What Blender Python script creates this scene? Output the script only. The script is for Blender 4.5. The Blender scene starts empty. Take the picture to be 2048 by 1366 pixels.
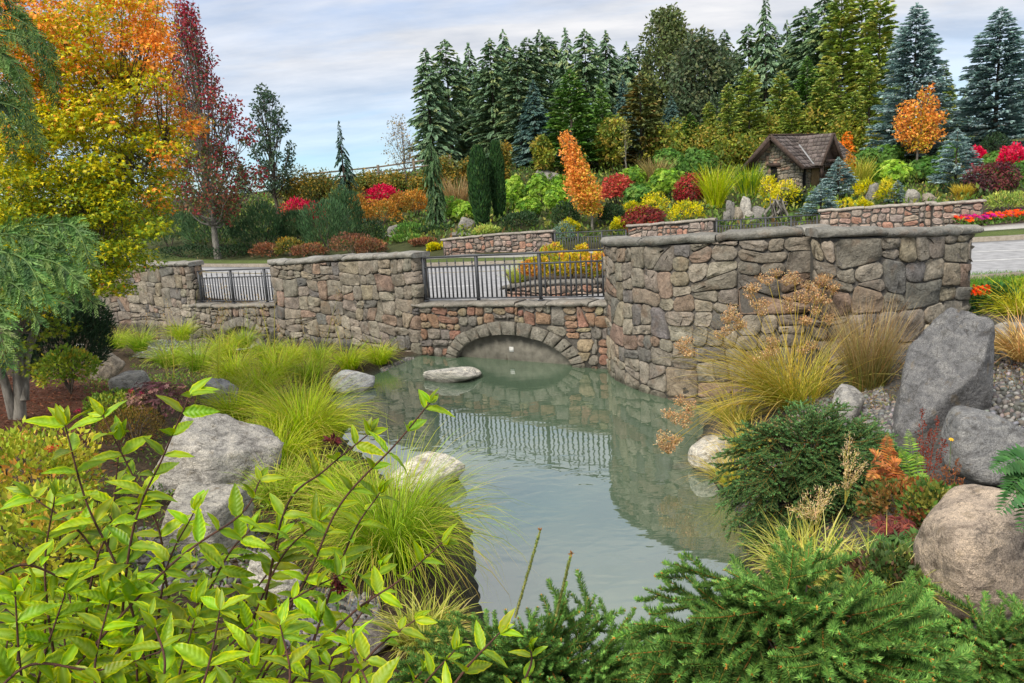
import bpy, bmesh, math, random
import numpy as np
from mathutils import Matrix, Vector, noise as mnoise

# ------------------------------------------------------------------ camera, sky, sun, exposure
SC = bpy.context.scene
COL = SC.collection
F_PX, CAM_H, PITCH, ROLL = 1577.0, 3.65, math.radians(10.9), 0.06
FWD = np.array([0, math.cos(PITCH), -math.sin(PITCH)])
UP0 = np.array([0, math.sin(PITCH), math.cos(PITCH)])
RT0 = np.array([1.0, 0, 0])
C_R = math.cos(ROLL) * RT0 - math.sin(ROLL) * UP0
C_U = math.sin(ROLL) * RT0 + math.cos(ROLL) * UP0
EYE = np.array([0, 0, CAM_H])
cam_d = bpy.data.cameras.new('camera')
cam_d.sensor_width = 36.0
cam_d.lens = 36.0 * F_PX / 2048.0
cam_d.clip_start = 0.05
cam_d.clip_end = 2000
cam = bpy.data.objects.new('camera', cam_d)
COL.objects.link(cam)
M = Matrix.Identity(4)
for i in range(3):
    M[i][0], M[i][1], M[i][2], M[i][3] = C_R[i], C_U[i], -FWD[i], EYE[i]
cam.matrix_world = M
SC.camera = cam

SUN_EL, SUN_AZ = math.radians(48), math.radians(215)      # azimuth clockwise from +Y (the view direction)
world = bpy.data.worlds.new('World')
SC.world = world
world.use_nodes = True
nt = world.node_tree
nt.nodes.clear()
def wn(t, **k):
    n = nt.nodes.new(t)
    for a, b in k.items():
        setattr(n, a, b)
    return n
w_out = wn('ShaderNodeOutputWorld')
w_bg = wn('ShaderNodeBackground')
w_bg.inputs['Strength'].default_value = 0.1
w_sky = wn('ShaderNodeTexSky', sky_type='NISHITA', sun_disc=False, sun_elevation=SUN_EL, sun_rotation=SUN_AZ)
w_sky.altitude = 200
w_sky.air_density = 1.0
w_sky.dust_density = 0.6
w_tc = wn('ShaderNodeTexCoord')
w_sep = wn('ShaderNodeSeparateXYZ')
nt.links.new(w_tc.outputs['Generated'], w_sep.inputs[0])
# cloud sheet coordinates: direction projected onto a plane high above
w_add = wn('ShaderNodeMath', operation='ADD'); w_add.inputs[1].default_value = 0.18
nt.links.new(w_sep.outputs['Z'], w_add.inputs[0])
w_mx = wn('ShaderNodeMath', operation='MAXIMUM'); w_mx.inputs[1].default_value = 0.12
nt.links.new(w_add.outputs[0], w_mx.inputs[0])
w_dx = wn('ShaderNodeMath', operation='DIVIDE'); w_dy = wn('ShaderNodeMath', operation='DIVIDE')
nt.links.new(w_sep.outputs['X'], w_dx.inputs[0]); nt.links.new(w_mx.outputs[0], w_dx.inputs[1])
nt.links.new(w_sep.outputs['Y'], w_dy.inputs[0]); nt.links.new(w_mx.outputs[0], w_dy.inputs[1])
w_cmb = wn('ShaderNodeCombineXYZ')
nt.links.new(w_dx.outputs[0], w_cmb.inputs['X']); nt.links.new(w_dy.outputs[0], w_cmb.inputs['Y'])
w_map = wn('ShaderNodeMapping')
w_map.inputs['Location'].default_value = (3.5, 0.9, 0)
w_map.inputs['Scale'].default_value = (0.55, 1.15, 1)
w_map.inputs['Rotation'].default_value = (0, 0, 0.25)
nt.links.new(w_cmb.outputs[0], w_map.inputs[0])
w_n1 = wn('ShaderNodeTexNoise'); w_n1.inputs['Scale'].default_value = 1.1; w_n1.inputs['Detail'].default_value = 7; w_n1.inputs['Roughness'].default_value = 0.55
w_n1.inputs['Distortion'].default_value = 0.6
nt.links.new(w_map.outputs[0], w_n1.inputs['Vector'])
w_cr = wn('ShaderNodeValToRGB')
w_cr.color_ramp.elements[0].position = 0.24; w_cr.color_ramp.elements[0].color = (0.12, 0.12, 0.12, 1)
w_cr.color_ramp.elements[1].position = 0.5; w_cr.color_ramp.elements[1].color = (1, 1, 1, 1)
nt.links.new(w_n1.outputs['Fac'], w_cr.inputs[0])
w_n2 = wn('ShaderNodeTexNoise'); w_n2.inputs['Scale'].default_value = 2.1; w_n2.inputs['Detail'].default_value = 6; w_n2.inputs['Roughness'].default_value = 0.6
nt.links.new(w_map.outputs[0], w_n2.inputs['Vector'])
w_cc = wn('ShaderNodeValToRGB')
w_cc.color_ramp.elements[0].position = 0.34; w_cc.color_ramp.elements[0].color = (0.55, 0.60, 0.69, 1)
w_cc.color_ramp.elements[1].position = 0.62; w_cc.color_ramp.elements[1].color = (0.88, 0.88, 0.90, 1)
nt.links.new(w_n2.outputs['Fac'], w_cc.inputs[0])
w_cs = wn('ShaderNodeVectorMath', operation='SCALE'); w_cs.inputs['Scale'].default_value = 6.6   # cloud radiance before the 0.1 strength
nt.links.new(w_cc.outputs[0], w_cs.inputs[0])
w_ss = wn('ShaderNodeVectorMath', operation='MULTIPLY'); w_ss.inputs[1].default_value = (0.62, 0.86, 1.12)
nt.links.new(w_sky.outputs[0], w_ss.inputs[0])
w_mix = wn('ShaderNodeMix', data_type='RGBA')
# the cloud sheet thins out towards the horizon
w_thin = wn('ShaderNodeMapRange'); w_thin.inputs['From Min'].default_value = 0.03; w_thin.inputs['From Max'].default_value = 0.17; w_thin.inputs['To Min'].default_value = 0.3; w_thin.inputs['To Max'].default_value = 1.0
nt.links.new(w_sep.outputs['Z'], w_thin.inputs['Value'])
w_cov = wn('ShaderNodeMath', operation='MULTIPLY'); nt.links.new(w_cr.outputs[0], w_cov.inputs[0]); nt.links.new(w_thin.outputs[0], w_cov.inputs[1])
nt.links.new(w_cov.outputs[0], w_mix.inputs['Factor'])
nt.links.new(w_ss.outputs[0], w_mix.inputs['A'])
nt.links.new(w_cs.outputs[0], w_mix.inputs['B'])
nt.links.new(w_mix.outputs['Result'], w_bg.inputs['Color'])
nt.links.new(w_bg.outputs[0], w_out.inputs['Surface'])

sun_d = bpy.data.lights.new('sun', 'SUN')
sun_d.energy = 2.4
sun_d.angle = math.radians(20)
sun_d.color = (1.0, 0.93, 0.82)
sun = bpy.data.objects.new('sun', sun_d)
COL.objects.link(sun)
sd = Vector((math.sin(SUN_AZ) * math.cos(SUN_EL), math.cos(SUN_AZ) * math.cos(SUN_EL), math.sin(SUN_EL)))
sun.rotation_euler = sd.to_track_quat('Z', 'Y').to_euler()
sun.location = (-10, -10, 30)
SC.view_settings.view_transform = 'Standard'
SC.view_settings.look = 'None'
SC.view_settings.exposure = 0.7
SC.view_settings.gamma = 1.0
SC.view_settings.use_curve_mapping = False
SC.render.engine = 'CYCLES'
SC.cycles.max_bounces = 6
SC.cycles.diffuse_bounces = 3
SC.cycles.glossy_bounces = 3
SC.cycles.transmission_bounces = 4
SC.cycles.transparent_max_bounces = 6
SC.cycles.use_denoising = True

# ------------------------------------------------------------------ pixel helpers (2048 x 1366 photograph)
def ray(px, py):
    u = (px - 1024.0) / F_PX
    v = (683.0 - py) / F_PX
    return FWD + u * C_R + v * C_U
def P(px, py, Y):
    d = ray(px, py)
    return EYE + d * (Y / d[1])
def G(px, py, z=0.0):
    d = ray(px, py)
    return EYE + d * ((z - CAM_H) / d[2])

# ------------------------------------------------------------------ mesh helpers
def wloc(o):
    q = np.zeros(3)
    while o is not None:
        q = q + np.array(o.location); o = o.parent
    return tuple(q)
class MB:
    """collects vertices, faces and colours; build() links them as ONE mesh object"""
    def __init__(self):
        self.v, self.f, self.c, self.m, self.n = [], [], [], [], 0
    def add(self, V, Fc, C=(1, 1, 1), m=0):
        V = np.asarray(V, dtype=np.float32).reshape(-1, 3)
        Fc = np.asarray(Fc, dtype=np.int32)
        C = np.asarray(C, dtype=np.float32)
        if C.ndim == 1:
            C = np.tile(C, (len(V), 1))
        self.v.append(V); self.c.append(C)
        self.f.append(Fc + self.n); self.m.append(np.full(len(Fc), m, dtype=np.int32))
        self.n += len(V)
    def mesh(self, name, mats, smooth=False, org=(0, 0, 0)):
        me = bpy.data.meshes.new(name)
        V = np.concatenate(self.v) - np.asarray(org, dtype=np.float32)
        C = np.concatenate(self.c)
        tot = np.concatenate([np.full(len(f), f.shape[1], dtype=np.int32) for f in self.f])
        loops = np.concatenate([f.ravel() for f in self.f])
        st = np.concatenate([[0], np.cumsum(tot)[:-1]]).astype(np.int32)
        me.vertices.add(len(V)); me.vertices.foreach_set('co', V.ravel())
        me.loops.add(len(loops)); me.loops.foreach_set('vertex_index', loops.astype(np.int32))
        me.polygons.add(len(tot)); me.polygons.foreach_set('loop_start', st); me.polygons.foreach_set('loop_total', tot)
        me.polygons.foreach_set('material_index', np.concatenate(self.m))
        if smooth:
            me.polygons.foreach_set('use_smooth', np.ones(len(tot), dtype=bool))
        a = me.color_attributes.new('Col', 'FLOAT_COLOR', 'POINT')
        a.data.foreach_set('color', np.concatenate([C, np.ones((len(C), 1), dtype=np.float32)], 1).ravel())
        for mt in (mats if isinstance(mats, (list, tuple)) else [mats]):
            me.materials.append(mt)
        me.update(calc_edges=True)
        return me
    def build(self, name, mats, parent=None, smooth=False, org=None):
        if org is None:
            org = wloc(parent)
        o = bpy.data.objects.new(name, self.mesh(name, mats, smooth, org))
        COL.objects.link(o)
        if parent is not None:
            o.parent = parent
        else:
            o.location = org
        return o
LABELS = {}
def tag(o, label, cat, group=None, kind=None):
    o['label'] = label; o['category'] = cat
    if group: o['group'] = group
    o['kind'] = kind or 'thing'
    return o
def empty(name, loc, label, cat, group=None, kind=None):
    o = bpy.data.objects.new(name, None)
    o.empty_display_size = 0.1
    COL.objects.link(o)
    o.location = tuple(float(x) for x in loc)
    return tag(o, label, cat, group, kind)
def inst(name, me, loc, parent=None, rot=(0, 0, 0), scale=(1, 1, 1), color=None):
    o = bpy.data.objects.new(name, me)
    COL.objects.link(o)
    if parent is not None:
        o.parent = parent
        loc = np.asarray(loc, dtype=float) - np.array(wloc(parent))
    o.location = tuple(float(x) for x in loc)
    o.rotation_euler = rot
    o.scale = scale if hasattr(scale, '__len__') else (scale,) * 3
    if color is not None:
        o.color = (*color, 1)
    return o
def nrm(a):
    a = np.asarray(a, dtype=float)
    return a / np.maximum(np.linalg.norm(a, axis=-1, keepdims=True), 1e-9)
def tube(mb, pts, rad, C=(1, 1, 1), k=6, m=0, closed_tip=True):
    pts = np.asarray(pts, dtype=float); n = len(pts)
    rad = np.broadcast_to(np.asarray(rad, dtype=float), (n,))
    t = nrm(np.gradient(pts, axis=0))
    ref = np.array([0.31, 0.2, 1.0]) if abs(t[0][2]) < 0.8 else np.array([1.0, 0.2, 0.1])
    a = nrm(np.cross(t, ref)); b = np.cross(t, a)
    ang = np.arange(k) * 2 * math.pi / k
    V = pts[:, None] + rad[:, None, None] * (np.cos(ang)[None, :, None] * a[:, None] + np.sin(ang)[None, :, None] * b[:, None])
    V = V.reshape(-1, 3)
    i = np.arange(n - 1)[:, None] * k; j = np.arange(k)[None]; j2 = (j + 1) % k
    Fc = np.stack([i + j, i + j2, i + k + j2, i + k + j], -1).reshape(-1, 4)
    mb.add(V, Fc, C, m)
    if closed_tip:
        mb.add(V[-k:], [list(range(k))] if k > 2 else np.zeros((0, 3), int), C, m)
def box(mb, c, h, R=None, C=(1, 1, 1), m=0):
    s = np.array([[x, y, z] for x in (-1, 1) for y in (-1, 1) for z in (-1, 1)], float) * np.asarray(h)
    if R is not None:
        s = s @ np.asarray(R).T
    Fc = [[0, 1, 3, 2], [4, 6, 7, 5], [0, 4, 5, 1], [2, 3, 7, 6], [0, 2, 6, 4], [1, 5, 7, 3]]
    mb.add(s + np.asarray(c), Fc, C, m)
def beam(mb, a, b, w, h, C=(1, 1, 1), m=0, up=(0, 0, 1)):
    a = np.asarray(a, float); b = np.asarray(b, float)
    d = b - a; L = np.linalg.norm(d); x = d / L
    y = nrm(np.cross(np.asarray(up, float), x)); z = np.cross(x, y)
    box(mb, (a + b) / 2, (L / 2, w / 2, h / 2), np.stack([x, y, z], 1), C, m)
def cards(mb, T, Fc, pos, ax, nr, size, col, tcol=None, m=0):
    """many copies of a template: ax = along-leaf axis (template y), nr = rough normal (template z)"""
    pos = np.asarray(pos, float); Y = nrm(ax)
    X = nrm(np.cross(Y, nr)); Z = np.cross(X, Y)
    T = np.asarray(T, float); n, k = len(pos), len(T)
    size = np.asarray(size, float)
    if size.ndim == 1:
        size = np.repeat(size[:, None], 3, 1)
    L = T[None] * size[:, None, :]
    V = pos[:, None] + L[..., 0:1] * X[:, None] + L[..., 1:2] * Y[:, None] + L[..., 2:3] * Z[:, None]
    C = np.repeat(np.asarray(col, float)[:, None], k, 1)
    if tcol is not None:
        C = C * np.asarray(tcol, float)[None]
    Fc = np.asarray(Fc)
    FF = (np.arange(n)[:, None, None] * k + Fc[None]).reshape(-1, Fc.shape[1])
    mb.add(V.reshape(-1, 3), FF, C.reshape(-1, 3), m)

# ------------------------------------------------------------------ materials
def newmat(name):
    m = bpy.data.materials.new(name); m.use_nodes = True
    t = m.node_tree; t.nodes.clear()
    o = t.nodes.new('ShaderNodeOutputMaterial'); b = t.nodes.new('ShaderNodeBsdfPrincipled')
    t.links.new(b.outputs[0], o.inputs['Surface'])
    return m, t, b, o
def nd(t, typ, ins=None, **k):
    n = t.nodes.new(typ)
    for a, v in k.items(): setattr(n, a, v)
    for a, v in (ins or {}).items():
        if hasattr(v, 'is_linked') or hasattr(v, 'links'): t.links.new(v, n.inputs[a])
        else: n.inputs[a].default_value = v
    return n
def ramp(t, fac, stops):
    r = t.nodes.new('ShaderNodeValToRGB'); t.links.new(fac, r.inputs[0])
    e = r.color_ramp.elements
    while len(e) < len(stops): e.new(0.5)
    for x, (p, c) in zip(e, stops):
        x.position = p; x.color = (*c, 1) if len(c) == 3 else c
    return r.outputs[0]
def mixc(t, fac, a, b, bt='MIX'):
    n = t.nodes.new('ShaderNodeMix'); n.data_type = 'RGBA'; n.blend_type = bt
    for i, v in ((0, fac), (6, a), (7, b)):
        if hasattr(v, 'links'): t.links.new(v, n.inputs[i])
        else: n.inputs[i].default_value = v if i == 0 else ((*v, 1) if len(v) == 3 else v)
    return n.outputs[2]
def bump(t, b, h, s=0.4, d=0.02):
    n = nd(t, 'ShaderNodeBump', {'Strength': s, 'Distance': d, 'Height': h}); t.links.new(n.outputs[0], b.inputs['Normal'])

def leaf_mat(name, transl=0.28, rough=0.5, spec=0.3, sat=1.0):
    m, t, b, o = newmat(name)
    a = nd(t, 'ShaderNodeVertexColor', layer_name='Col')
    oi = nd(t, 'ShaderNodeObjectInfo')
    c = mixc(t, 1.0, a.outputs[0], oi.outputs['Color'], 'MULTIPLY')
    n = nd(t, 'ShaderNodeTexNoise', {'Scale': 14.0, 'Detail': 2.0})
    g = nd(t, 'ShaderNodeNewGeometry'); t.links.new(g.outputs['Position'], n.inputs['Vector'])
    v = nd(t, 'ShaderNodeMapRange', {'Value': n.outputs[0], 'From Min': 0.3, 'From Max': 0.7, 'To Min': 0.95, 'To Max': 1.5})
    hs = nd(t, 'ShaderNodeHueSaturation', {'Color': c, 'Value': v.outputs[0], 'Saturation': sat})
    t.links.new(hs.outputs[0], b.inputs['Base Color'])
    b.inputs['Roughness'].default_value = rough
    b.inputs['Specular IOR Level'].default_value = spec
    tr = nd(t, 'ShaderNodeBsdfTranslucent', {'Color': hs.outputs[0]})
    mx = nd(t, 'ShaderNodeMixShader', {0: transl})
    t.links.new(b.outputs[0], mx.inputs[1]); t.links.new(tr.outputs[0], mx.inputs[2])
    t.links.new(mx.outputs[0], o.inputs['Surface'])
    return m
M_LEAF = leaf_mat('leaf', sat=1.05)
M_GLOSS = leaf_mat('leaf_glossy', 0.25, 0.45, 0.35, 1.1)
def add_veins(m):
    t = m.node_tree; b = next(n for n in t.nodes if n.type == 'BSDF_PRINCIPLED'); hs = next(n for n in t.nodes if n.type == 'HUE_SAT')
    tc = nd(t, 'ShaderNodeTexCoord'); sp = nd(t, 'ShaderNodeSeparateXYZ', {0: tc.outputs['Object']}); ab = nd(t, 'ShaderNodeMath', {0: sp.outputs['X']}, operation='ABSOLUTE')
    k = nd(t, 'ShaderNodeMath', {0: ab.outputs[0], 1: -0.9}, operation='MULTIPLY_ADD'); t.links.new(sp.outputs['Y'], k.inputs[2])
    fq = nd(t, 'ShaderNodeMath', {0: k.outputs[0], 1: 48.0}, operation='MULTIPLY'); sn = nd(t, 'ShaderNodeMath', {0: fq.outputs[0]}, operation='SINE')
    n = nd(t, 'ShaderNodeTexNoise', {'Vector': tc.outputs['Object'], 'Scale': 9.0, 'Detail': 4.0}); ad = nd(t, 'ShaderNodeMath', {0: n.outputs[0], 1: 1.5}, operation='MULTIPLY_ADD'); t.links.new(sn.outputs[0], ad.inputs[2])
    bp = nd(t, 'ShaderNodeBump', {'Strength': 0.16, 'Distance': 0.02, 'Height': ad.outputs[0]}); t.links.new(bp.outputs[0], b.inputs['Normal'])
add_veins(M_GLOSS)
M_NEEDLE = leaf_mat('needle', 0.12, 0.55, 0.3)
M_GRASS = leaf_mat('grass_blade', 0.3, 0.5, 0.25, 1.08)

def bark_mat(name, c1, c2, scale=18.0):
    m, t, b, o = newmat(name)
    tc = nd(t, 'ShaderNodeTexCoord')
    mp = nd(t, 'ShaderNodeMapping', {'Vector': tc.outputs['Object'], 'Scale': (1, 1, 0.3)})
    n = nd(t, 'ShaderNodeTexNoise', {'Vector': mp.outputs[0], 'Scale': scale, 'Detail': 6.0, 'Roughness': 0.65})
    t.links.new(ramp(t, n.outputs[0], [(0.35, c1), (0.65, c2)]), b.inputs['Base Color'])
    b.inputs['Roughness'].default_value = 0.9
    bump(t, b, n.outputs[0], 0.6, 0.02)
    return m
M_BARK = bark_mat('bark_brown', (0.035, 0.027, 0.02), (0.13, 0.1, 0.075))
M_BARKG = bark_mat('bark_grey', (0.09, 0.08, 0.065), (0.3, 0.28, 0.24), 14)
M_STEM = bark_mat('stem_red_brown', (0.05, 0.022, 0.016), (0.14, 0.06, 0.04), 40)

def stone_mat(name, mott=0.5, bumps=0.5, scale=1.0):
    m, t, b, o = newmat(name)
    tc = nd(t, 'ShaderNodeTexCoord'); oi = nd(t, 'ShaderNodeObjectInfo')
    off = nd(t, 'ShaderNodeVectorMath', {0: tc.outputs['Object']}, operation='ADD')
    sc = nd(t, 'ShaderNodeMath', {0: oi.outputs['Random'], 1: 37.0}, operation='MULTIPLY')
    t.links.new(sc.outputs[0], off.inputs[1])
    n1 = nd(t, 'ShaderNodeTexNoise', {'Vector': off.outputs[0], 'Scale': 5.0 * scale, 'Detail': 5.0, 'Roughness': 0.6, 'Distortion': 0.8})
    n2 = nd(t, 'ShaderNodeTexNoise', {'Vector': off.outputs[0], 'Scale': 26.0 * scale, 'Detail': 6.0, 'Roughness': 0.7})
    v1 = nd(t, 'ShaderNodeMapRange', {'Value': n1.outputs[0], 'From Min': 0.3, 'From Max': 0.7, 'To Min': 1 - mott, 'To Max': 1 + mott * 0.75})
    v2 = nd(t, 'ShaderNodeMapRange', {'Value': n2.outputs[0], 'From Min': 0.3, 'From Max': 0.7, 'To Min': 0.62, 'To Max': 1.35})
    c = mixc(t, 1.0, oi.outputs['Color'], v1.outputs[0], 'MULTIPLY')
    c = mixc(t, 1.0, c, v2.outputs[0], 'MULTIPLY')
    # warm mineral stains and grey lichen patches
    n3 = nd(t, 'ShaderNodeTexNoise', {'Vector': off.outputs[0], 'Scale': 3.1 * scale, 'Detail': 4.0})
    f3 = nd(t, 'ShaderNodeMapRange', {'Value': n3.outputs[0], 'From Min': 0.54, 'From Max': 0.7, 'To Min': 0.0, 'To Max': 0.55})
    c = mixc(t, f3.outputs[0], c, (0.2, 0.19, 0.155))
    n4 = nd(t, 'ShaderNodeTexNoise', {'Vector': off.outputs[0], 'Scale': 4.3 * scale, 'Detail': 3.0, 'W': 3.0}, noise_dimensions='4D')
    f4 = nd(t, 'ShaderNodeMapRange', {'Value': n4.outputs[0], 'From Min': 0.56, 'From Max': 0.72, 'To Min': 0.0, 'To Max': 0.32})
    c = mixc(t, f4.outputs[0], c, (0.24, 0.145, 0.085))
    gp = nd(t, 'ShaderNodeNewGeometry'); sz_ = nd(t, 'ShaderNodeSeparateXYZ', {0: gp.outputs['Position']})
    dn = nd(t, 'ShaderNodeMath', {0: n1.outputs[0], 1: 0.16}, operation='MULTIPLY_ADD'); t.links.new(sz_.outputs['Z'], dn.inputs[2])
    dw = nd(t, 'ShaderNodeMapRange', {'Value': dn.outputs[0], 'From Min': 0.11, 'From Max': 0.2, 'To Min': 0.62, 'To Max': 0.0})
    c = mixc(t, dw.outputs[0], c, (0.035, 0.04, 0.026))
    t.links.new(c, b.inputs['Base Color'])
    b.inputs['Roughness'].default_value = 0.88
    b.inputs['Specular IOR Level'].default_value = 0.25
    ad = nd(t, 'ShaderNodeMath', {0: n1.outputs[0], 1: n2.outputs[0]}, operation='ADD')
    bump(t, b, ad.outputs[0], bumps, 0.05)
    return m
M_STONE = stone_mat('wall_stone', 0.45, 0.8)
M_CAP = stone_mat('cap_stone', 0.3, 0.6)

def granite_mat(name, streak=0.0):
    m, t, b, o = newmat(name)
    tc = nd(t, 'ShaderNodeTexCoord'); oi = nd(t, 'ShaderNodeObjectInfo')
    off = nd(t, 'ShaderNodeVectorMath', {0: tc.outputs['Object']}, operation='ADD')
    sc = nd(t, 'ShaderNodeMath', {0: oi.outputs['Random'], 1: 53.0}, operation='MULTIPLY')
    t.links.new(sc.outputs[0], off.inputs[1])
    mp = nd(t, 'ShaderNodeMapping', {'Vector': off.outputs[0], 'Rotation': (0.6, 0.5, 0.3), 'Scale': (1, 1, 2.6)})
    n1 = nd(t, 'ShaderNodeTexNoise', {'Vector': mp.outputs[0], 'Scale': 2.3, 'Detail': 7.0, 'Roughness': 0.62, 'Distortion': 0.5})
    n2 = nd(t, 'ShaderNodeTexNoise', {'Vector': off.outputs[0], 'Scale': 70.0, 'Detail': 3.0, 'Roughness': 0.7})
    n5 = nd(t, 'ShaderNodeTexNoise', {'Vector': off.outputs[0], 'Scale': 16.0, 'Detail': 5.0, 'Roughness': 0.7})
    c = mixc(t, 1.0, oi.outputs['Color'], ramp(t, n1.outputs[0], [(0.3, (0.38, 0.37, 0.36)), (0.47, (0.92, 0.92, 0.92)), (0.7, (1.45, 1.42, 1.34))]), 'MULTIPLY')
    c = mixc(t, 1.0, c, ramp(t, n2.outputs[0], [(0.33, (0.5, 0.5, 0.5)), (0.5, (1, 1, 1)), (0.66, (1.5, 1.5, 1.48))]), 'MULTIPLY')
    c = mixc(t, 1.0, c, ramp(t, n5.outputs[0], [(0.3, (0.72, 0.72, 0.72)), (0.7, (1.25, 1.24, 1.22))]), 'MULTIPLY')
    n3 = nd(t, 'ShaderNodeTexNoise', {'Vector': off.outputs[0], 'Scale': 5.0, 'Detail': 5.0})
    f3 = nd(t, 'ShaderNodeMapRange', {'Value': n3.outputs[0], 'From Min': 0.6, 'From Max': 0.72, 'To Min': 0.0, 'To Max': 0.5})
    c = mixc(t, f3.outputs[0], c, (0.2, 0.15, 0.08))
    wv = nd(t, 'ShaderNodeTexNoise', {'Vector': off.outputs[0], 'Scale': 3.0, 'Detail': 3.0}); wa = nd(t, 'ShaderNodeVectorMath', {0: off.outputs[0]}, operation='ADD'); t.links.new(wv.outputs['Color'], wa.inputs[1])
    vo = nd(t, 'ShaderNodeTexVoronoi', {'Vector': wa.outputs[0], 'Scale': 1.1}, feature='DISTANCE_TO_EDGE')
    cr = nd(t, 'ShaderNodeMapRange', {'Value': vo.outputs['Distance'], 'From Min': 0.0, 'From Max': 0.022, 'To Min': 0.55, 'To Max': 0.0}); c = mixc(t, cr.outputs[0], c, (0.05, 0.045, 0.038))
    li = nd(t, 'ShaderNodeTexNoise', {'Vector': off.outputs[0], 'Scale': 3.4, 'Detail': 8.0, 'Roughness': 0.7}); lf = nd(t, 'ShaderNodeMapRange', {'Value': li.outputs[0], 'From Min': 0.55, 'From Max': 0.63, 'To Min': 0.0, 'To Max': 0.5}); c = mixc(t, lf.outputs[0], c, (0.075, 0.073, 0.066))
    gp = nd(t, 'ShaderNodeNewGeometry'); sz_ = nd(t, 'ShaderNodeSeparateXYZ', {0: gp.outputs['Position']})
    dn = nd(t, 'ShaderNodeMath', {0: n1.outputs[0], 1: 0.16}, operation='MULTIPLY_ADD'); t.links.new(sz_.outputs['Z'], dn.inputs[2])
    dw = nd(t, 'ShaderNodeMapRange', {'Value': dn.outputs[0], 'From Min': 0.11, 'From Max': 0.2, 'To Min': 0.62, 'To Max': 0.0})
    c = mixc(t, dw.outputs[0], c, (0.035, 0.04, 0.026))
    t.links.new(c, b.inputs['Base Color'])
    b.inputs['Roughness'].default_value = 0.85
    b.inputs['Specular IOR Level'].default_value = 0.3
    ad = nd(t, 'ShaderNodeMath', {0: n1.outputs[0], 1: n5.outputs[0]}, operation='ADD')
    bump(t, b, ad.outputs[0], 0.7, 0.05)
    return m
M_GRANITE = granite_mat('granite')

def plain_mat(name, c1, c2, scale, rough=0.9, bs=0.3, bd=0.01, detail=5.0, spec=0.3):
    m, t, b, o = newmat(name)
    tc = nd(t, 'ShaderNodeTexCoord')
    n = nd(t, 'ShaderNodeTexNoise', {'Vector': tc.outputs['Object'], 'Scale': scale, 'Detail': detail, 'Roughness': 0.65})
    n2 = nd(t, 'ShaderNodeTexNoise', {'Vector': tc.outputs['Object'], 'Scale': scale * 0.07, 'Detail': 3.0})
    c = ramp(t, n.outputs[0], [(0.3, c1), (0.7, c2)])
    v = nd(t, 'ShaderNodeMapRange', {'Value': n2.outputs[0], 'From Min': 0.3, 'From Max': 0.7, 'To Min': 0.78, 'To Max': 1.2})
    c = mixc(t, 1.0, c, v.outputs[0], 'MULTIPLY')
    t.links.new(c, b.inputs['Base Color'])
    b.inputs['Roughness'].default_value = rough
    b.inputs['Specular IOR Level'].default_value = spec
    bump(t, b, n.outputs[0], bs, bd)
    return m
M_MORTAR = plain_mat('mortar', (0.055, 0.05, 0.044), (0.13, 0.12, 0.105), 30)
M_CONC = plain_mat('concrete', (0.1, 0.094, 0.078), (0.21, 0.198, 0.165), 7, bs=0.4)
M_ASPH = plain_mat('asphalt', (0.3, 0.3, 0.305), (0.4, 0.4, 0.405), 60, bs=0.2)
M_KERB = plain_mat('kerb_concrete', (0.2, 0.17, 0.13), (0.34, 0.3, 0.25), 12)
M_PAVE = plain_mat('pavement_concrete', (0.28, 0.27, 0.25), (0.4, 0.39, 0.36), 10)
M_PAINT = plain_mat('road_paint', (0.5, 0.5, 0.48), (0.72, 0.72, 0.7), 25)
M_PAINTY = plain_mat('road_paint_yellow', (0.3, 0.26, 0.14), (0.42, 0.36, 0.2), 25)
M_METAL = plain_mat('railing_metal', (0.04, 0.043, 0.05), (0.085, 0.09, 0.1), 20, rough=0.5, bs=0.05, spec=0.5)
M_TIMBER = plain_mat('dark_timber', (0.045, 0.03, 0.024), (0.12, 0.085, 0.07), 9)
M_SHINGLE = stone_mat('shingle_wood', 0.3, 0.4, 2.0)
M_DOOR = plain_mat('door_wood', (0.2, 0.13, 0.065), (0.36, 0.26, 0.14), 8)
M_DARK = plain_mat('dark_opening', (0.006, 0.006, 0.007), (0.014, 0.013, 0.013), 5)
M_FENCE = plain_mat('fence_wood', (0.12, 0.095, 0.07), (0.26, 0.21, 0.16), 9)
M_WHITE = plain_mat('white_tag', (0.5, 0.5, 0.48), (0.7, 0.7, 0.68), 30)

def ground_mat():
    m, t, b, o = newmat('ground_soil')
    a = nd(t, 'ShaderNodeVertexColor', layer_name='Col')
    g = nd(t, 'ShaderNodeNewGeometry')
    n = nd(t, 'ShaderNodeTexNoise', {'Vector': g.outputs['Position'], 'Scale': 22.0, 'Detail': 7.0, 'Roughness': 0.75})
    n2 = nd(t, 'ShaderNodeTexNoise', {'Vector': g.outputs['Position'], 'Scale': 1.7, 'Detail': 4.0})
    c = mixc(t, 1.0, a.outputs[0], ramp(t, n.outputs[0], [(0.3, (0.4, 0.4, 0.4)), (0.5, (0.95, 0.95, 0.95)), (0.7, (1.7, 1.65, 1.6))]), 'MULTIPLY')
    c = mixc(t, 1.0, c, ramp(t, n2.outputs[0], [(0.3, (0.75, 0.8, 0.75)), (0.7, (1.25, 1.2, 1.2))]), 'MULTIPLY')
    t.links.new(c, b.inputs['Base Color'])
    b.inputs['Roughness'].default_value = 0.95
    b.inputs['Specular IOR Level'].default_value = 0.15
    bump(t, b, n.outputs[0], 0.9, 0.05)
    return m
M_GROUND = ground_mat()

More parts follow.
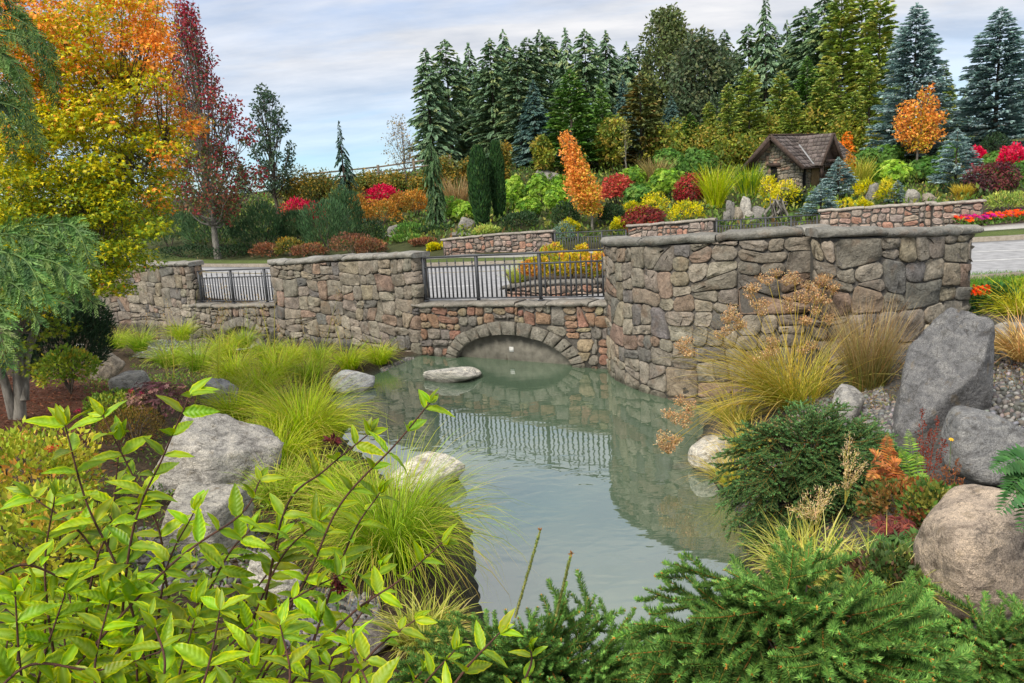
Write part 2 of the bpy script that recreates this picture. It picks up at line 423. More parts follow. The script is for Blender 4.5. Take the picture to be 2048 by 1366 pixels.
def water_mat(name, base, ripple, foam=False):
    m, t, b, o = newmat(name)
    g = nd(t, 'ShaderNodeNewGeometry')
    mp = nd(t, 'ShaderNodeMapping', {'Vector': g.outputs['Position'], 'Scale': (1.0, 1.5, 1.0)})
    n1 = nd(t, 'ShaderNodeTexNoise', {'Vector': mp.outputs[0], 'Scale': 3.2, 'Detail': 2.0, 'Roughness': 0.45, 'Distortion': 0.4})
    n2 = nd(t, 'ShaderNodeTexNoise', {'Vector': g.outputs['Position'], 'Scale': 0.9, 'Detail': 4.0})
    c = mixc(t, n2.outputs[0], tuple(x * 0.75 for x in base), tuple(x * 1.25 for x in base))
    if foam:
        v = nd(t, 'ShaderNodeTexNoise', {'Vector': g.outputs['Position'], 'Scale': 9.0, 'Detail': 3.0})
        f = nd(t, 'ShaderNodeMapRange', {'Value': v.outputs[0], 'From Min': 0.56, 'From Max': 0.62})
        c = mixc(t, f.outputs[0], c, (0.6, 0.63, 0.63))
    # turbid water: a diffuse body under a mirror-like surface that strengthens towards grazing view
    n = nd(t, 'ShaderNodeBump', {'Strength': 1.0, 'Distance': ripple, 'Height': n1.outputs[0]})
    df = nd(t, 'ShaderNodeBsdfDiffuse', {'Color': c}); gl = nd(t, 'ShaderNodeBsdfGlossy', {'Color': (1, 1, 1, 1), 'Roughness': 0.02})
    t.links.new(n.outputs[0], gl.inputs['Normal'])
    lw = nd(t, 'ShaderNodeLayerWeight', {'Blend': 0.5}); t.links.new(n.outputs[0], lw.inputs['Normal'])
    pw = nd(t, 'ShaderNodeMath', {0: lw.outputs['Facing'], 1: 1.2}, operation='POWER')
    fr = nd(t, 'ShaderNodeMath', {0: pw.outputs[0], 1: 0.24}, operation='MULTIPLY_ADD'); fr.inputs[2].default_value = 0.24
    mx = nd(t, 'ShaderNodeMixShader', {0: fr.outputs[0]}); t.links.new(df.outputs[0], mx.inputs[1]); t.links.new(gl.outputs[0], mx.inputs[2])
    t.links.new(mx.outputs[0], o.inputs['Surface'])
    return m
M_WATER = water_mat('pond_water', (0.096, 0.15, 0.092), 0.0028)
M_STREAM = water_mat('stream_water', (0.08, 0.1, 0.09), 0.03, foam=True)

# ------------------------------------------------------------------ lines of the walls (px at row 600, distance)
def XY(lst, row=600):
    return np.array([P(px, row, D)[:2] for px, D in lst])
def smooth_path(p, n=8):
    p = np.asarray(p, float)
    q = np.vstack([2 * p[0] - p[1], p, 2 * p[-1] - p[-2]])
    out = []
    for i in range(1, len(q) - 2):
        for t in np.linspace(0, 1, n, endpoint=False):
            a, b, c, d = q[i - 1], q[i], q[i + 1], q[i + 2]
            out.append(0.5 * (2 * b + (c - a) * t + (2 * a - 5 * b + 4 * c - d) * t * t + (3 * b - a - 3 * c + d) * t ** 3))
    out.append(p[-1])
    return np.array(out)
class Path:
    def __init__(self, pts, smooth=True):
        self.p = smooth_path(pts) if smooth else np.asarray(pts, float)
        self.d = np.concatenate([[0], np.cumsum(np.linalg.norm(np.diff(self.p, axis=0), axis=1))])
        self.L = self.d[-1]
        self.t = nrm(np.gradient(self.p, axis=0))
    def at(self, s, off=0.0):
        s = np.asarray(s, float)
        x = np.interp(s, self.d, self.p[:, 0]); y = np.interp(s, self.d, self.p[:, 1])
        tx = np.interp(s, self.d, self.t[:, 0]); ty = np.interp(s, self.d, self.t[:, 1])
        l = np.sqrt(tx * tx + ty * ty) + 1e-9
        e = np.where(s < 0, s, np.where(s > self.L, s - self.L, 0))
        return np.stack([x + ty / l * off + tx / l * e, y - tx / l * off + ty / l * e], -1)
    def s_of_px(self, px, row=600):
        u = np.linspace(0, self.L, 400); xy = self.at(u)
        r = ray(px, row); q = xy[:, 0] - xy[:, 1] * r[0] / r[1]
        return float(u[np.argmin(np.abs(q))])
PA = Path(XY([(60, 29.5), (205, 26.6), (388, 23.9)]))
PR1 = Path(XY([(380, 24.0), (566, 21.85)]), False)
PB = Path(XY([(550, 21.8), (566, 21.2), (690, 19.6), (832, 17.9)]))
PR2 = Path(XY([(826, 18.05), (1222, 15.35)]), False)
PC = Path(XY([(1214, 15.5), (1219, 14.9), (1240, 14.2), (1300, 13.3), (1365, 12.75), (1450, 12.35), (1560, 12.15), (1648, 12.1)]))
PD = Path(XY([(1640, 11.5), (1720, 11.5), (1830, 11.75), (1938, 12.3)]))
STEP = np.vstack([p.at(np.linspace(0, p.L, 12), -0.25) for p in (PA, PR1, PB, PR2, PC, PD)])
STEP = STEP[np.argsort(STEP[:, 0])]

# ------------------------------------------------------------------ terrain
class RBF:
    def __init__(self, pts):
        p = np.array(pts, float); self.p = p[:, :2]; n = len(p)
        A = np.zeros((n + 3, n + 3))
        A[:n, :n] = np.linalg.norm(self.p[:, None] - self.p[None], axis=-1) - np.eye(n) * 0.15
        A[:n, n] = 1; A[:n, n + 1:] = self.p; A[n, :n] = 1; A[n + 1:, :n] = self.p.T
        self.w = np.linalg.solve(A, np.concatenate([p[:, 2], np.zeros(3)]))
    def __call__(self, x, y):
        x = np.asarray(x, float); sh = x.shape
        q = np.stack([x.ravel(), np.asarray(y, float).ravel()], -1)
        out = np.empty(len(q))
        for i in range(0, len(q), 20000):
            a = q[i:i + 20000]
            k = np.linalg.norm(a[:, None] - self.p[None], axis=-1)
            out[i:i + 20000] = k @ self.w[:-3] + self.w[-3] + a @ self.w[-2:]
        return out.reshape(sh)
def PT(px, py, D, dz=0.0):
    q = P(px, py, D); return (q[0], q[1], q[2] + dz)
back_pts = [PT(397, 606, 24.4, -.1), PT(555, 605, 22.4, -.1), PT(700, 604, 20.3, -.1), PT(843, 604, 18.4, -.1), PT(1030, 602, 17.1, -.1), PT(1213, 600, 15.9, -.1),
    (3.2, 15.2, 1.3), (5, 14, 1.3), (7.6, 13.5, 1.2), (10, 13, 1.2), (10.4, 16.5, 1.2), (14, 16.5, 1.2), (20, 16.5, 1.2),
    PT(350, 518, 42), PT(600, 515, 38.7), PT(930, 515, 32.5), PT(2000, 485, 23.5), (22, 23, 1.25), (8, 28, 1.1), (11, 26, 1.15), (4, 30, 1.0),
    PT(895, 514, 35), PT(1100, 506, 33.6), (6.4, 32, 1.25), (10, 30, 1.4), (14, 27.8, 1.5), (18, 26, 1.5), (24, 26, 1.6),
    PT(500, 492, 45), PT(700, 490, 43), PT(930, 446, 42), PT(980, 445, 40), PT(1185, 462, 37), PT(1050, 400, 48), PT(1235, 405, 43), PT(1400, 402, 41.5), PT(1610, 380, 42),
    PT(760, 405, 52), PT(757, 360, 60), PT(850, 345, 60), PT(640, 368, 60), PT(550, 400, 58), PT(300, 430, 58), PT(1100, 345, 58), PT(1430, 325, 58), PT(1700, 320, 55), PT(1840, 322, 48), PT(1912, 378, 38),
    PT(2010, 388, 34), PT(2040, 320, 46), PT(1960, 440, 28.5),
    (0, 75, 6.2), (30, 70, 7.0), (-25, 75, 4.5), (60, 60, 6), (-50, 60, 2), (-40, 40, .6), (-20, 30, .6), (50, 30, 3), (0, 120, 6.5), (80, 120, 7), (-80, 120, 4.5), (0, 260, 6), (150, 260, 6), (-150, 260, 4), (-130, 60, 1), (130, 40, 4)]
front_pts = [(0, 0, 1.95), (-3, 0, 1.95), (3, 0, 1.95), (0, -8, 2.0), (-12, -4, 2.1), (12, -4, 2.2), (0, 2.6, 1.2), (-1.4, 2.4, 1.5), (1.8, 2.6, 1.4), (0, 4.0, .35), (1.6, 4.2, .6), (-1.4, 4.4, .85),
    (-3.2, 4, 1.3), (-2.4, 6.6, .75), (-3.3, 8.6, .5), (-4.6, 8, .8), (-6.6, 10.4, 1.0), (-5.5, 12, .75), (-3.6, 11.5, .3), (-3.2, 14, .15), (-3.2, 16.5, .1), (-5.0, 17.5, .0), (-6, 14.5, .3), (-7.5, 16, .2), (-10, 12, 1.3),
    (-7.5, 20, -.25), (-9.5, 21.5, -.6), (-8.0, 21.8, -.6), (-11.5, 24, -.45), (-14, 22, .4), (-13, 17, .9), (-18, 18, 1.2), (-11.0, 19.5, -.3), (-20, 30, .4),
    (3.1, 7.2, .35), (2.6, 9.5, .1), (3.6, 10.8, .25), (4.2, 11.6, .5), (5.2, 11.2, .75), (6.3, 11.2, .95), (7.6, 12, 1.15), (8, 13, 1.2), (10, 13, 1.25), (12, 10, 1.4), (4.4, 8.6, .75), (5.2, 7.6, 1.0), (4.2, 6.2, 1.05), (3.0, 5.4, .95), (2.6, 4, 1.3), (4.5, 4, 1.6), (9, 7, 1.6), (10.5, 16.5, 1.2), (14, 13, 1.4), (20, 10, 1.6), (60, 10, 2), (-60, 10, 1.5), (-40, 30, .6)]
RB, RF = RBF(back_pts), RBF(front_pts)
POND = [tuple(G(*q)[:2]) for q in [(806, 722), (745, 750), (690, 778), (655, 792), (690, 830), (690, 880), (745, 930), (800, 985), (900, 1010), (940, 1060), (955, 1150), (965, 1235), (1010, 1310), (1150, 1360), (1300, 1345),
        (1430, 1230), (1495, 1110), (1470, 1020), (1420, 955), (1395, 915), (1400, 860), (1440, 815), (1440, 790)]]
POND += [tuple(q) for q in (PC.at(PC.s_of_px(1400), -0.3), PC.at(PC.s_of_px(1260), -0.5), PR2.at(PR2.L - 0.3, -1.2), PR2.at(0.25, -1.2))]
POND = np.array(POND)
def seg_dist(x, y, poly):
    d = np.full(x.shape, 1e9); inside = np.zeros(x.shape, bool); n = len(poly)
    for i in range(n):
        a, b = poly[i], poly[(i + 1) % n]
        ab = b - a; t = np.clip(((x - a[0]) * ab[0] + (y - a[1]) * ab[1]) / (ab @ ab), 0, 1)
        d = np.minimum(d, np.hypot(x - a[0] - t * ab[0], y - a[1] - t * ab[1]))
        c = ((a[1] > y) != (b[1] > y)) & (x < (b[0] - a[0]) * (y - a[1]) / (b[1] - a[1] + 1e-12) + a[0])
        inside ^= c
    return np.where(inside, -d, d)
def sstep(a, b, x):
    t = np.clip((x - a) / (b - a), 0, 1); return t * t * (3 - 2 * t)
def terrain(x, y):
    x = np.asarray(x, float); y = np.asarray(y, float)
    back = y > np.interp(x, STEP[:, 0], STEP[:, 1])
    zb, zf = RB(x, y), RF(x, y)
    sd_ = seg_dist(x, y, POND)
    zo = zf * sstep(0.0, 0.7, sd_) + 0.16 * np.clip(sd_, 0, 0.25) * 2
    zf = np.where(sd_ > 0, zo, -0.6 * sstep(0.0, 0.55, -sd_))
    return np.where(back, zb, zf)
def tz(x, y):
    return float(terrain(np.array([x]), np.array([y]))[0])
def hit(px, py, far=140.0):
    """where the line of sight through a pixel meets the ground"""
    d = ray(px, py); d = d / d[1]
    Y = np.concatenate([np.arange(1.0, 30, 0.04), np.arange(30, far, 0.2)])
    q = EYE[None] + d[None] * Y[:, None]
    z = np.maximum(terrain(q[:, 0], q[:, 1]), -2)
    i = np.argmax(q[:, 2] <= z)
    if q[i, 2] > z[i]: i = len(Y) - 1
    return np.array([q[i, 0], q[i, 1], z[i]])
def at_D(px, py, D):
    q = P(px, py, D); return np.array([q[0], q[1], tz(q[0], q[1])])

gx = np.concatenate([-np.geomspace(14, 400, 26)[::-1], np.arange(-13.8, 14.0, 0.16), np.geomspace(14, 400, 30)])
gy = np.concatenate([np.linspace(-14, -1, 12), np.arange(-0.8, 27, 0.16), np.geomspace(27.2, 900, 70)])
GX, GY = np.meshgrid(gx, gy)
GZ = terrain(GX, GY)
rngg = np.random.default_rng(5)
GZ += np.where((GY < 26), rngg.normal(0, 0.012, GZ.shape), 0)
nx, ny = len(gx), len(gy)
V = np.stack([GX, GY, GZ], -1).reshape(-1, 3)
ii, jj = np.meshgrid(np.arange(nx - 1), np.arange(ny - 1))
i0 = (jj * nx + ii).ravel()
Fc = np.stack([i0, i0 + 1, i0 + nx + 1, i0 + nx], -1)
soil = np.array([0.085, 0.062, 0.042]); mulch = np.array([0.13, 0.06, 0.038]); grav = np.array([0.15, 0.145, 0.135]); green = np.array([0.065, 0.075, 0.03]); wood = np.array([0.06, 0.05, 0.03])
x, y = V[:, 0], V[:, 1]
Cg = np.tile(soil, (len(V), 1))
def paint(mask, c):
    global Cg
    Cg = Cg * (1 - mask[:, None]) + np.asarray(c)[None] * mask[:, None]
paint(sstep(1.5, 2.5, x) * (1 - sstep(12.5, 14, y)), grav * 0.8)
paint((1 - sstep(-5.8, -4.8, x)) * (1 - sstep(13, 14, y)) * sstep(8.5, 9.5, y), mulch)
paint(sstep(30, 36, y), green)
paint(sstep(54, 62, y), wood)
pd_ = seg_dist(x, y, POND)
paint((1 - sstep(0.0, 0.25, pd_)) * (y < np.interp(x, STEP[:, 0], STEP[:, 1])), (0.07, 0.075, 0.055))
gmb = MB(); gmb.add(V, Fc, Cg)
ground = gmb.build('ground', M_GROUND, smooth=True)
ground['kind'] = 'structure'; ground['label'] = 'brown planted earth banks and hillside'

# ------------------------------------------------------------------ water
def sheet(name, poly, z, mat, label):
    bm = bmesh.new()
    vs = [bm.verts.new((p[0], p[1], z)) for p in poly]
    f = bm.faces.new(vs); f.normal_update()
    if f.normal.z < 0: f.normal_flip()
    me = bpy.data.meshes.new(name); bm.to_mesh(me); bm.free(); me.materials.append(mat)
    o = bpy.data.objects.new(name, me); COL.objects.link(o)
    o['kind'] = 'structure'; o['label'] = label
    return o
cen = POND.mean(0)
sheet('pond_water', [tuple(p + (p - cen) / np.linalg.norm(p - cen) * (0.55 if k < 23 else 0.05)) for k, p in enumerate(POND)], 0.0, M_WATER, 'murky green pond water reflecting the railing')
STREAM = [tuple(q) for q in (PR1.at(0.3, -1.0), PR1.at(0.3, 0.2), PA.at(PA.L - 4.5, 0.1), PA.at(PA.L - 4.5, 2.2), PR1.at(1.5, 2.3), PR1.at(2.9, 0.4), PR1.at(2.5, -1.0))]
sheet('stream_water', STREAM, -0.36, M_STREAM, 'foaming shallow stream below the left wall')

# ------------------------------------------------------------------ road, verges, kerbs
def strip(name, A, B, dz, mat, label, n=60, m=8, skirt=0.25):
    A = Path(A); B = Path(B)
    u = np.linspace(0, 1, n); pa = A.at(u * A.L); pb = B.at(u * B.L)
    t = np.linspace(0, 1, m)
    q = pa[:, None] * (1 - t[None, :, None]) + pb[:, None] * t[None, :, None]
    z = RB(q[..., 0], q[..., 1]) + dz
    V = np.concatenate([q, z[..., None]], -1)
    E0 = V[:, :1].copy(); E0[..., 2] -= skirt; E1 = V[:, -1:].copy(); E1[..., 2] -= skirt
    V = np.concatenate([E0, V, E1], 1); m2 = m + 2
    i, j = np.meshgrid(np.arange(n - 1), np.arange(m2 - 1), indexing='ij'); k = (i * m2 + j).ravel()
    mb = MB(); mb.add(V.reshape(-1, 3), np.stack([k, k + m2, k + m2 + 1, k + 1], -1))
    o = mb.build(name, mat, smooth=True)
    o['kind'] = 'structure'; o['label'] = label
    return o
near_edge = np.array([(-30, 46), (-19, 36), (-9.2, 25.6), (-5.5, 22.4), (-1.8, 19.0), (2.0, 16.6), (5.5, 15.9), (10.3, 16.4), (20, 16.8), (36, 17)])
far_edge = np.array([(-38, 59), (-26, 48.5), (-17.6, 40.2), (-10.6, 35.6), (-2.6, 30.3), (4.2, 28.0), (9.5, 26.5), (14.7, 23.6), (24, 23.0), (38, 23.4)])
ASP = strip('road', near_edge, far_edge, 0.03, M_ASPH, 'pale grey asphalt road behind the stone walls', 90, 14)
def off_line(E, d):
    t = nrm(np.gradient(E, axis=0)); return E + np.stack([-t[:, 1], t[:, 0]], -1) * d
strip('kerb', far_edge, off_line(far_edge, 0.25), 0.15, M_KERB, 'concrete kerb along the far side of the road', 70, 3)
strip('grass_verge', off_line(far_edge, 0.27), off_line(far_edge, 1.6), 0.13, None or plain_mat('verge_grass', (0.05, 0.085, 0.015), (0.13, 0.16, 0.04), 16, bs=0.8, bd=0.05), 'mown grass verge beyond the road', 70, 4)
strip('pavement', off_line(far_edge, 1.62)[3:], off_line(far_edge, 2.7)[3:], 0.14, M_PAVE, 'narrow concrete pavement beyond the grass verge', 70, 3)
ne2 = np.array([(6.6, 13.6), (8.2, 13.9), (10.3, 14.3), (14, 14.5), (20, 14.6), (36, 14.8)])
ne3 = np.array([(5.6, 15.75), (8.2, 15.9), (10.3, 16.2), (14, 16.5), (20, 16.65), (36, 16.85)])
strip('lawn', ne2, ne3, 0.06, plain_mat('lawn_grass', (0.045, 0.1, 0.015), (0.11, 0.19, 0.035), 26, bs=0.9, bd=0.05), 'strip of bright lawn beside the near kerb', 30, 6)
strip('kerb', ne3 + (0, 0.02), ne3 + (0, 0.2), 0.13, M_KERB, 'concrete kerb beside the lawn strip', 30, 3)
# painted lines follow the road at a share of its width
def lane_line(share, u0, u1, w, mat, name, label, dash=None):
    A, B = Path(near_edge), Path(far_edge)
    segs = [(u0, u1)] if dash is None else [(u, min(u + dash[0], u1)) for u in np.arange(u0, u1, dash[1])]
    mb = MB()
    for a, b in segs:
        u = np.linspace(a, b, 14)
        q = A.at(u * A.L) * (1 - share) + B.at(u * B.L) * share
        t = nrm(np.gradient(q, axis=0)); nn = np.stack([-t[:, 1], t[:, 0]], -1)
        e0, e1 = q - nn * w / 2, q + nn * w / 2
        V = np.concatenate([np.c_[e0, RB(e0[:, 0], e0[:, 1]) + 0.036], np.c_[e1, RB(e1[:, 0], e1[:, 1]) + 0.036]])
        k = np.arange(13)
        mb.add(V, np.stack([k, k + 1, k + 15, k + 14], -1))
    o = mb.build(name, mat, smooth=True); o['kind'] = 'structure'; o['label'] = label
lane_line(0.36, 0.1, 0.97, 0.14, M_PAINT, 'lane_marking', 'solid white lane line along the road')
lane_line(0.64, 0.1, 0.97, 0.12, M_PAINT, 'lane_marking', 'dashed white lane line along the road', (0.035, 0.075))
lane_line(0.78, 0.1, 0.97, 0.12, M_PAINTY, 'lane_marking', 'faded yellow line near the far kerb')

# ------------------------------------------------------------------ stone walls
def clip(poly, nx_, ny_, c):
    out = []
    for i in range(len(poly)):
        a, b = poly[i], poly[(i + 1) % len(poly)]
        da = a[0] * nx_ + a[1] * ny_ - c; db = b[0] * nx_ + b[1] * ny_ - c
        if da <= 0: out.append(a)
        if (da < 0 < db) or (db < 0 < da):
            t = da / (da - db); out.append((a[0] + t * (b[0] - a[0]), a[1] + t * (b[1] - a[1])))
    return out
def inset(poly, g):
    q = list(poly); n = len(poly); c = np.mean(poly, 0)
    for i in range(n):
        a, b = poly[i], poly[(i + 1) % n]; e = (b[0] - a[0], b[1] - a[1]); l = math.hypot(*e)
        if l < 1e-5: continue
        nx_, ny_ = e[1] / l, -e[0] / l
        if (c[0] - a[0]) * nx_ + (c[1] - a[1]) * ny_ > 0: nx_, ny_ = -nx_, -ny_
        q = clip(q, nx_, ny_, a[0] * nx_ + a[1] * ny_ - g)
        if len(q) < 3: return []
    return q
def p_area(q):
    q = np.asarray(q); return 0.5 * abs(np.dot(q[:, 0], np.roll(q[:, 1], 1)) - np.dot(q[:, 1], np.roll(q[:, 0], 1)))
def rubble(poly, rowh, wid, rng, gap=0.016, an=1.4, hole=None):
    """irregular fitted stones: the outline is cut again and again by slanting joints; returns their outlines"""
    amin, amax = rowh[0] * wid[0], rowh[1] * wid[1]
    todo = [(list(poly), 0)]; cells = []
    while todo:
        pl, dep_ = todo.pop()
        q = np.array(pl); lo, hi = q.min(0), q.max(0); w, h = hi - lo; A = p_area(q)
        if A < 0.5 * amin: 
            cells.append(pl); continue
        lim = amin + (amax - amin) * rng.random() ** 1.7
        asp = w / max(h, 1e-3)
        if A < lim and 0.55 < asp < 3.4: cells.append(pl); continue
        vert = w > h * (1.25 if A < 3 * amax else 1.6) if rng.random() < 0.9 else w < h
        ang = rng.normal(0, 0.09) if rng.random() < 0.68 else rng.normal(0, 0.27)
        if not vert: ang *= 0.7
        if A > 3.2 * amax: ang = rng.normal(0, 0.035)
        nx_, ny_ = (math.cos(ang), math.sin(ang)) if vert else (math.sin(ang), math.cos(ang))
        t = rng.uniform(0.34, 0.66); c = lo + (hi - lo) * (t if vert else 0.5, 0.5 if vert else t)
        d = nx_ * c[0] + ny_ * c[1]
        p1, p2 = clip(pl, nx_, ny_, d), clip(pl, -nx_, -ny_, -d)
        if len(p1) < 3 or len(p2) < 3 or min(p_area(p1), p_area(p2)) < 0.35 * amin:
            if A < amax * 1.3 or dep_ > 40: cells.append(pl)
            else: todo.append((pl, dep_ + 1))
            continue
        todo += [(p1, dep_ + 1), (p2, dep_ + 1)]
    out = []
    ph = rng.uniform(0, 6.28, 4)
    for pl in cells:
        if hole is not None:
            c = np.mean(pl, 0)
            if hole(c[0], c[1], 0.0): continue
        pl = inset(pl, gap * rng.uniform(0.45, 0.75))
        if len(pl) < 3: continue
        q = np.array(pl); q = q[np.linalg.norm(q - np.roll(q, 1, 0), axis=1) > 0.03]
        if len(q) < 3 or p_area(q) < 0.004: continue
        L = np.linalg.norm(np.roll(q, -1, 0) - q, axis=1); nx1 = np.roll(q, -1, 0)
        r = np.minimum(rng.uniform(0.025, 0.07) / L, 0.3)[:, None]
        parts = [q * (1 - r) + nx1 * r, (q + nx1) / 2 + rng.normal(0, 0.008, q.shape), q * r + nx1 * (1 - r)]
        if len(q) > 5: parts.pop(1)
        q = np.stack(parts, 1).reshape(-1, 2)
        q = q + 0.028 * np.stack([np.sin(q[:, 1] * 5.1 + ph[0]) + .6 * np.sin(q[:, 0] * 3.3 + q[:, 1] * 7 + ph[1]), np.sin(q[:, 0] * 4.3 + ph[2]) + .6 * np.sin(q[:, 1] * 3.1 + q[:, 0] * 6 + ph[3])], -1) * (0.8 if hole is None else 0.4)
        if hole is not None:
            q = np.array([hole(s, z, 1.0) for s, z in q])
            c0 = q.mean(0); q = c0 + (q - c0) * 0.97
            if p_area(q) < 0.006: continue
        out.append(q)
    return out
def stone_obj(q, path, dep, rng, parent, color, name='stone', off0=0.0, mat=None):
    n = len(q); c = q.mean(0)
    tilt = rng.normal(0, 0.06, 2)
    q1 = c + (q - c) * 0.99 + rng.normal(0, 0.003, q.shape)
    q2 = c + (q - c) * rng.uniform(0.88, 0.94) + rng.normal(0, 0.006, q.shape)
    q3 = c + (q - c) * 0.35 + rng.normal(0, 0.012, q.shape)
    def lift(p, d):
        d = np.asarray(d) + off0
        return np.c_[path.at(p[:, 0], d), p[:, 1]]
    d2 = dep + (q2 - c) @ tilt + rng.normal(0, 0.007, n)
    d3 = dep * 1.05 + (q3 - c) @ tilt + rng.normal(0, 0.013, n)
    V = np.concatenate([lift(q, np.full(n, -0.03)), lift(q1, np.full(n, dep * 0.82)), lift(q2, d2), lift(q3, d3)])
    k = np.arange(n); k2 = (k + 1) % n
    Fc = np.concatenate([np.stack([k + r * n, k2 + r * n, k2 + (r + 1) * n, k + (r + 1) * n], -1) for r in range(3)])
    mb = MB(); mb.add(V, Fc); mb.f.append(np.array([np.arange(3 * n, 4 * n)], dtype=np.int32)); mb.m.append(np.zeros(1, np.int32))
    if 0.5 * (np.dot(q[:, 0], np.roll(q[:, 1], -1)) - np.dot(q[:, 1], np.roll(q[:, 0], -1))) < 0:
        mb.f = [f[:, ::-1] for f in mb.f]
    o = mb.build(name, mat or M_STONE, parent, smooth=False)
    o.color = (*color, 1)
    return o
PAL_GREY = [((0.285, 0.25, 0.2), 5), ((0.24, 0.212, 0.172), 4), ((0.34, 0.3, 0.235), 2), ((0.28, 0.205, 0.155), 1.6), ((0.17, 0.16, 0.145), 2), ((0.29, 0.245, 0.18), 2)]
PAL_MIX = [((0.26, 0.235, 0.195), 3), ((0.31, 0.195, 0.13), 3), ((0.27, 0.15, 0.11), 2), ((0.31, 0.25, 0.165), 3), ((0.2, 0.18, 0.16), 2)]
PAL_PINK = [((0.4, 0.28, 0.22), 4), ((0.44, 0.33, 0.27), 3), ((0.34, 0.28, 0.24), 3), ((0.44, 0.25, 0.18), 2), ((0.48, 0.38, 0.3), 1)]
def pick(pal, rng):
    w = np.array([a[1] for a in pal], float); c = np.array(pal[rng.choice(len(pal), p=w / w.sum())][0])
    return tuple(np.clip(c * rng.uniform(0.92, 1.26) * (1 + rng.normal(0, 0.018, 3)), 0.02, 0.6))
def core(parent, path, zb, zt, th=0.42, name='mortar_core', n=None):
    n = n or max(4, int(path.L / 0.25)); s = np.linspace(0.0, path.L, n)
    b = np.interp(s, *zb); t = np.interp(s, *zt)
    f, r = path.at(s, 0), path.at(s, -th)
    V = np.stack([np.c_[f, b], np.c_[f, t], np.c_[r, t], np.c_[r, b]], 1).reshape(-1, 3)
    i = np.arange(n - 1) * 4
    Fc = np.concatenate([np.stack([i + k, i + 4 + k, i + 4 + (k + 1) % 4, i + (k + 1) % 4], -1) for k in range(4)])
    mb = MB(); mb.add(V, Fc); mb.add(V[:4], [[0, 1, 2, 3]]); mb.add(V[-4:], [[3, 2, 1, 0]])
    return mb.build(name, M_MORTAR, parent)
def caps(parent, path, zt, rng, th=0.13, wid=0.42, over=0.09, lens=(0.9, 1.5), color=(0.2, 0.19, 0.165), e0=-0.08, e1=0.08):
    s = e0; k = 0
    while s < path.L + e1 - 0.05:
        l = rng.uniform(*lens)
        if path.L + e1 - (s + l) < 0.35: l = path.L + e1 - s
        ns = max(4, int(l / 0.16) + 2); u = np.linspace(s + 0.011, s + l - 0.011, ns); lift_ = rng.normal(0, 0.009)
        top = np.interp(u, *zt) + lift_ + rng.normal(0, 0.008, ns)
        prof = [(over, 0.25), (over + 0.015, 0.6), (over - 0.03, 0.93), (over - 0.09, 1.0), (-wid - over + 0.09, 1.0), (-wid - over + 0.02, 0.85), (-wid - over, 0.3), (-wid - over + 0.03, 0.0), (over - 0.03, 0.0)]
        m = len(prof); rows = []
        for a in range(ns):
            j = rng.normal(0, 0.015, m); e = 0.03 if a in (0, ns - 1) else 0
            offs = np.array([p[0] for p in prof]) * (1 - e) + j; hs = np.array([p[1] for p in prof])
            hh = hs * (1 - e * 2) + rng.normal(0, 0.035, m) * (hs > 0.1)
            xy = np.array([path.at(u[a], o_) for o_ in offs])
            rows.append(np.c_[xy, top[a] - th + hh * th])
        V = np.concatenate(rows); i, jj_ = np.meshgrid(np.arange(ns - 1), np.arange(m), indexing='ij'); j2 = (jj_ + 1) % m
        Fc = np.stack([i * m + jj_, i * m + j2, (i + 1) * m + j2, (i + 1) * m + jj_], -1).reshape(-1, 4)
        mb = MB(); mb.add(V, Fc); mb.add(V[:m], [list(range(m))[::-1]]); mb.add(V[-m:], [list(range(m))])
        o = mb.build('cap_stone', M_CAP, parent, smooth=False)
        o.color = (*(np.array(color) * rng.uniform(0.78, 1.2)), 1)
        s += l
class Return:
    """a wall face that turns back round its ends"""
    def __init__(self, path, r0, r1): self.p, self.L = path, path.L
    def at(self, s, off=0.0):
        s = np.asarray(s, float); off = np.broadcast_to(np.asarray(off, float), s.shape)
        c = np.clip(s, 0, self.L); over = np.abs(s - c)
        a = self.p.at(c, off - over * 0.985)
        t0, t1 = self.p.t[0], self.p.t[-1]
        return a + np.where((s < 0)[..., None], -t0 * (off + 0.004)[..., None], 0) + np.where((s > self.L)[..., None], t1 * (off + 0.004)[..., None], 0)
def stone_wall(name, label, path, zb, zt, seed, pal, rowh=(0.2, 0.42), wid=(0.32, 0.76), dep=(0.02, 0.05), gap=0.012, th=0.42, cap=True, lens=(0.9, 1.5), capcol=(0.27, 0.26, 0.23), capth=0.13, e0=-0.08, e1=0.08, zmin=None, ret=(0, 0)):
    rng = np.random.default_rng(seed)
    o = path.at(path.L / 2, -th / 2)
    root = empty(name, (o[0], o[1], min(zb[1])), label, 'wall', 'stone walls of the garden', 'thing')
    ztc = (zt[0], [z - (capth if cap else 0) for z in zt[1]])
    core(root, path, zb, (ztc[0], [z + 0.002 for z in ztc[1]]), th)
    zlo = zmin if zmin is not None else min(zb[1])
    hi = max(ztc[1])
    face = Return(path, ret[0], ret[1]) if any(ret) else path
    cells = rubble([(0.01 - ret[0], zlo), (path.L - 0.01 + ret[1], zlo), (path.L - 0.01 + ret[1], hi), (0.01 - ret[0], hi)], rowh, wid, rng, gap)
    for q in cells:
        lim = np.interp(q[:, 0], *ztc) - 0.012
        if (q[:, 1] < lim).sum() < 3 or q[:, 1].min() > lim.min() - 0.05: continue
        q = np.c_[q[:, 0], np.minimum(q[:, 1], lim)]
        stone_obj(q, face, rng.uniform(*dep), rng, root, pick(pal, rng))
    if cap: caps(root, path, zt, rng, capth, th, 0.075, lens, capcol, e0, e1)
    return root
def zpx(path, lst):
    """(s, z) knots of a wall's top from (px, py) along its path"""
    S, Z = [], []
    for px, py in lst:
        s = path.s_of_px(px, py); xy = path.at(s); S.append(s); Z.append(P(px, py, xy[1])[2])
    return (S, Z)
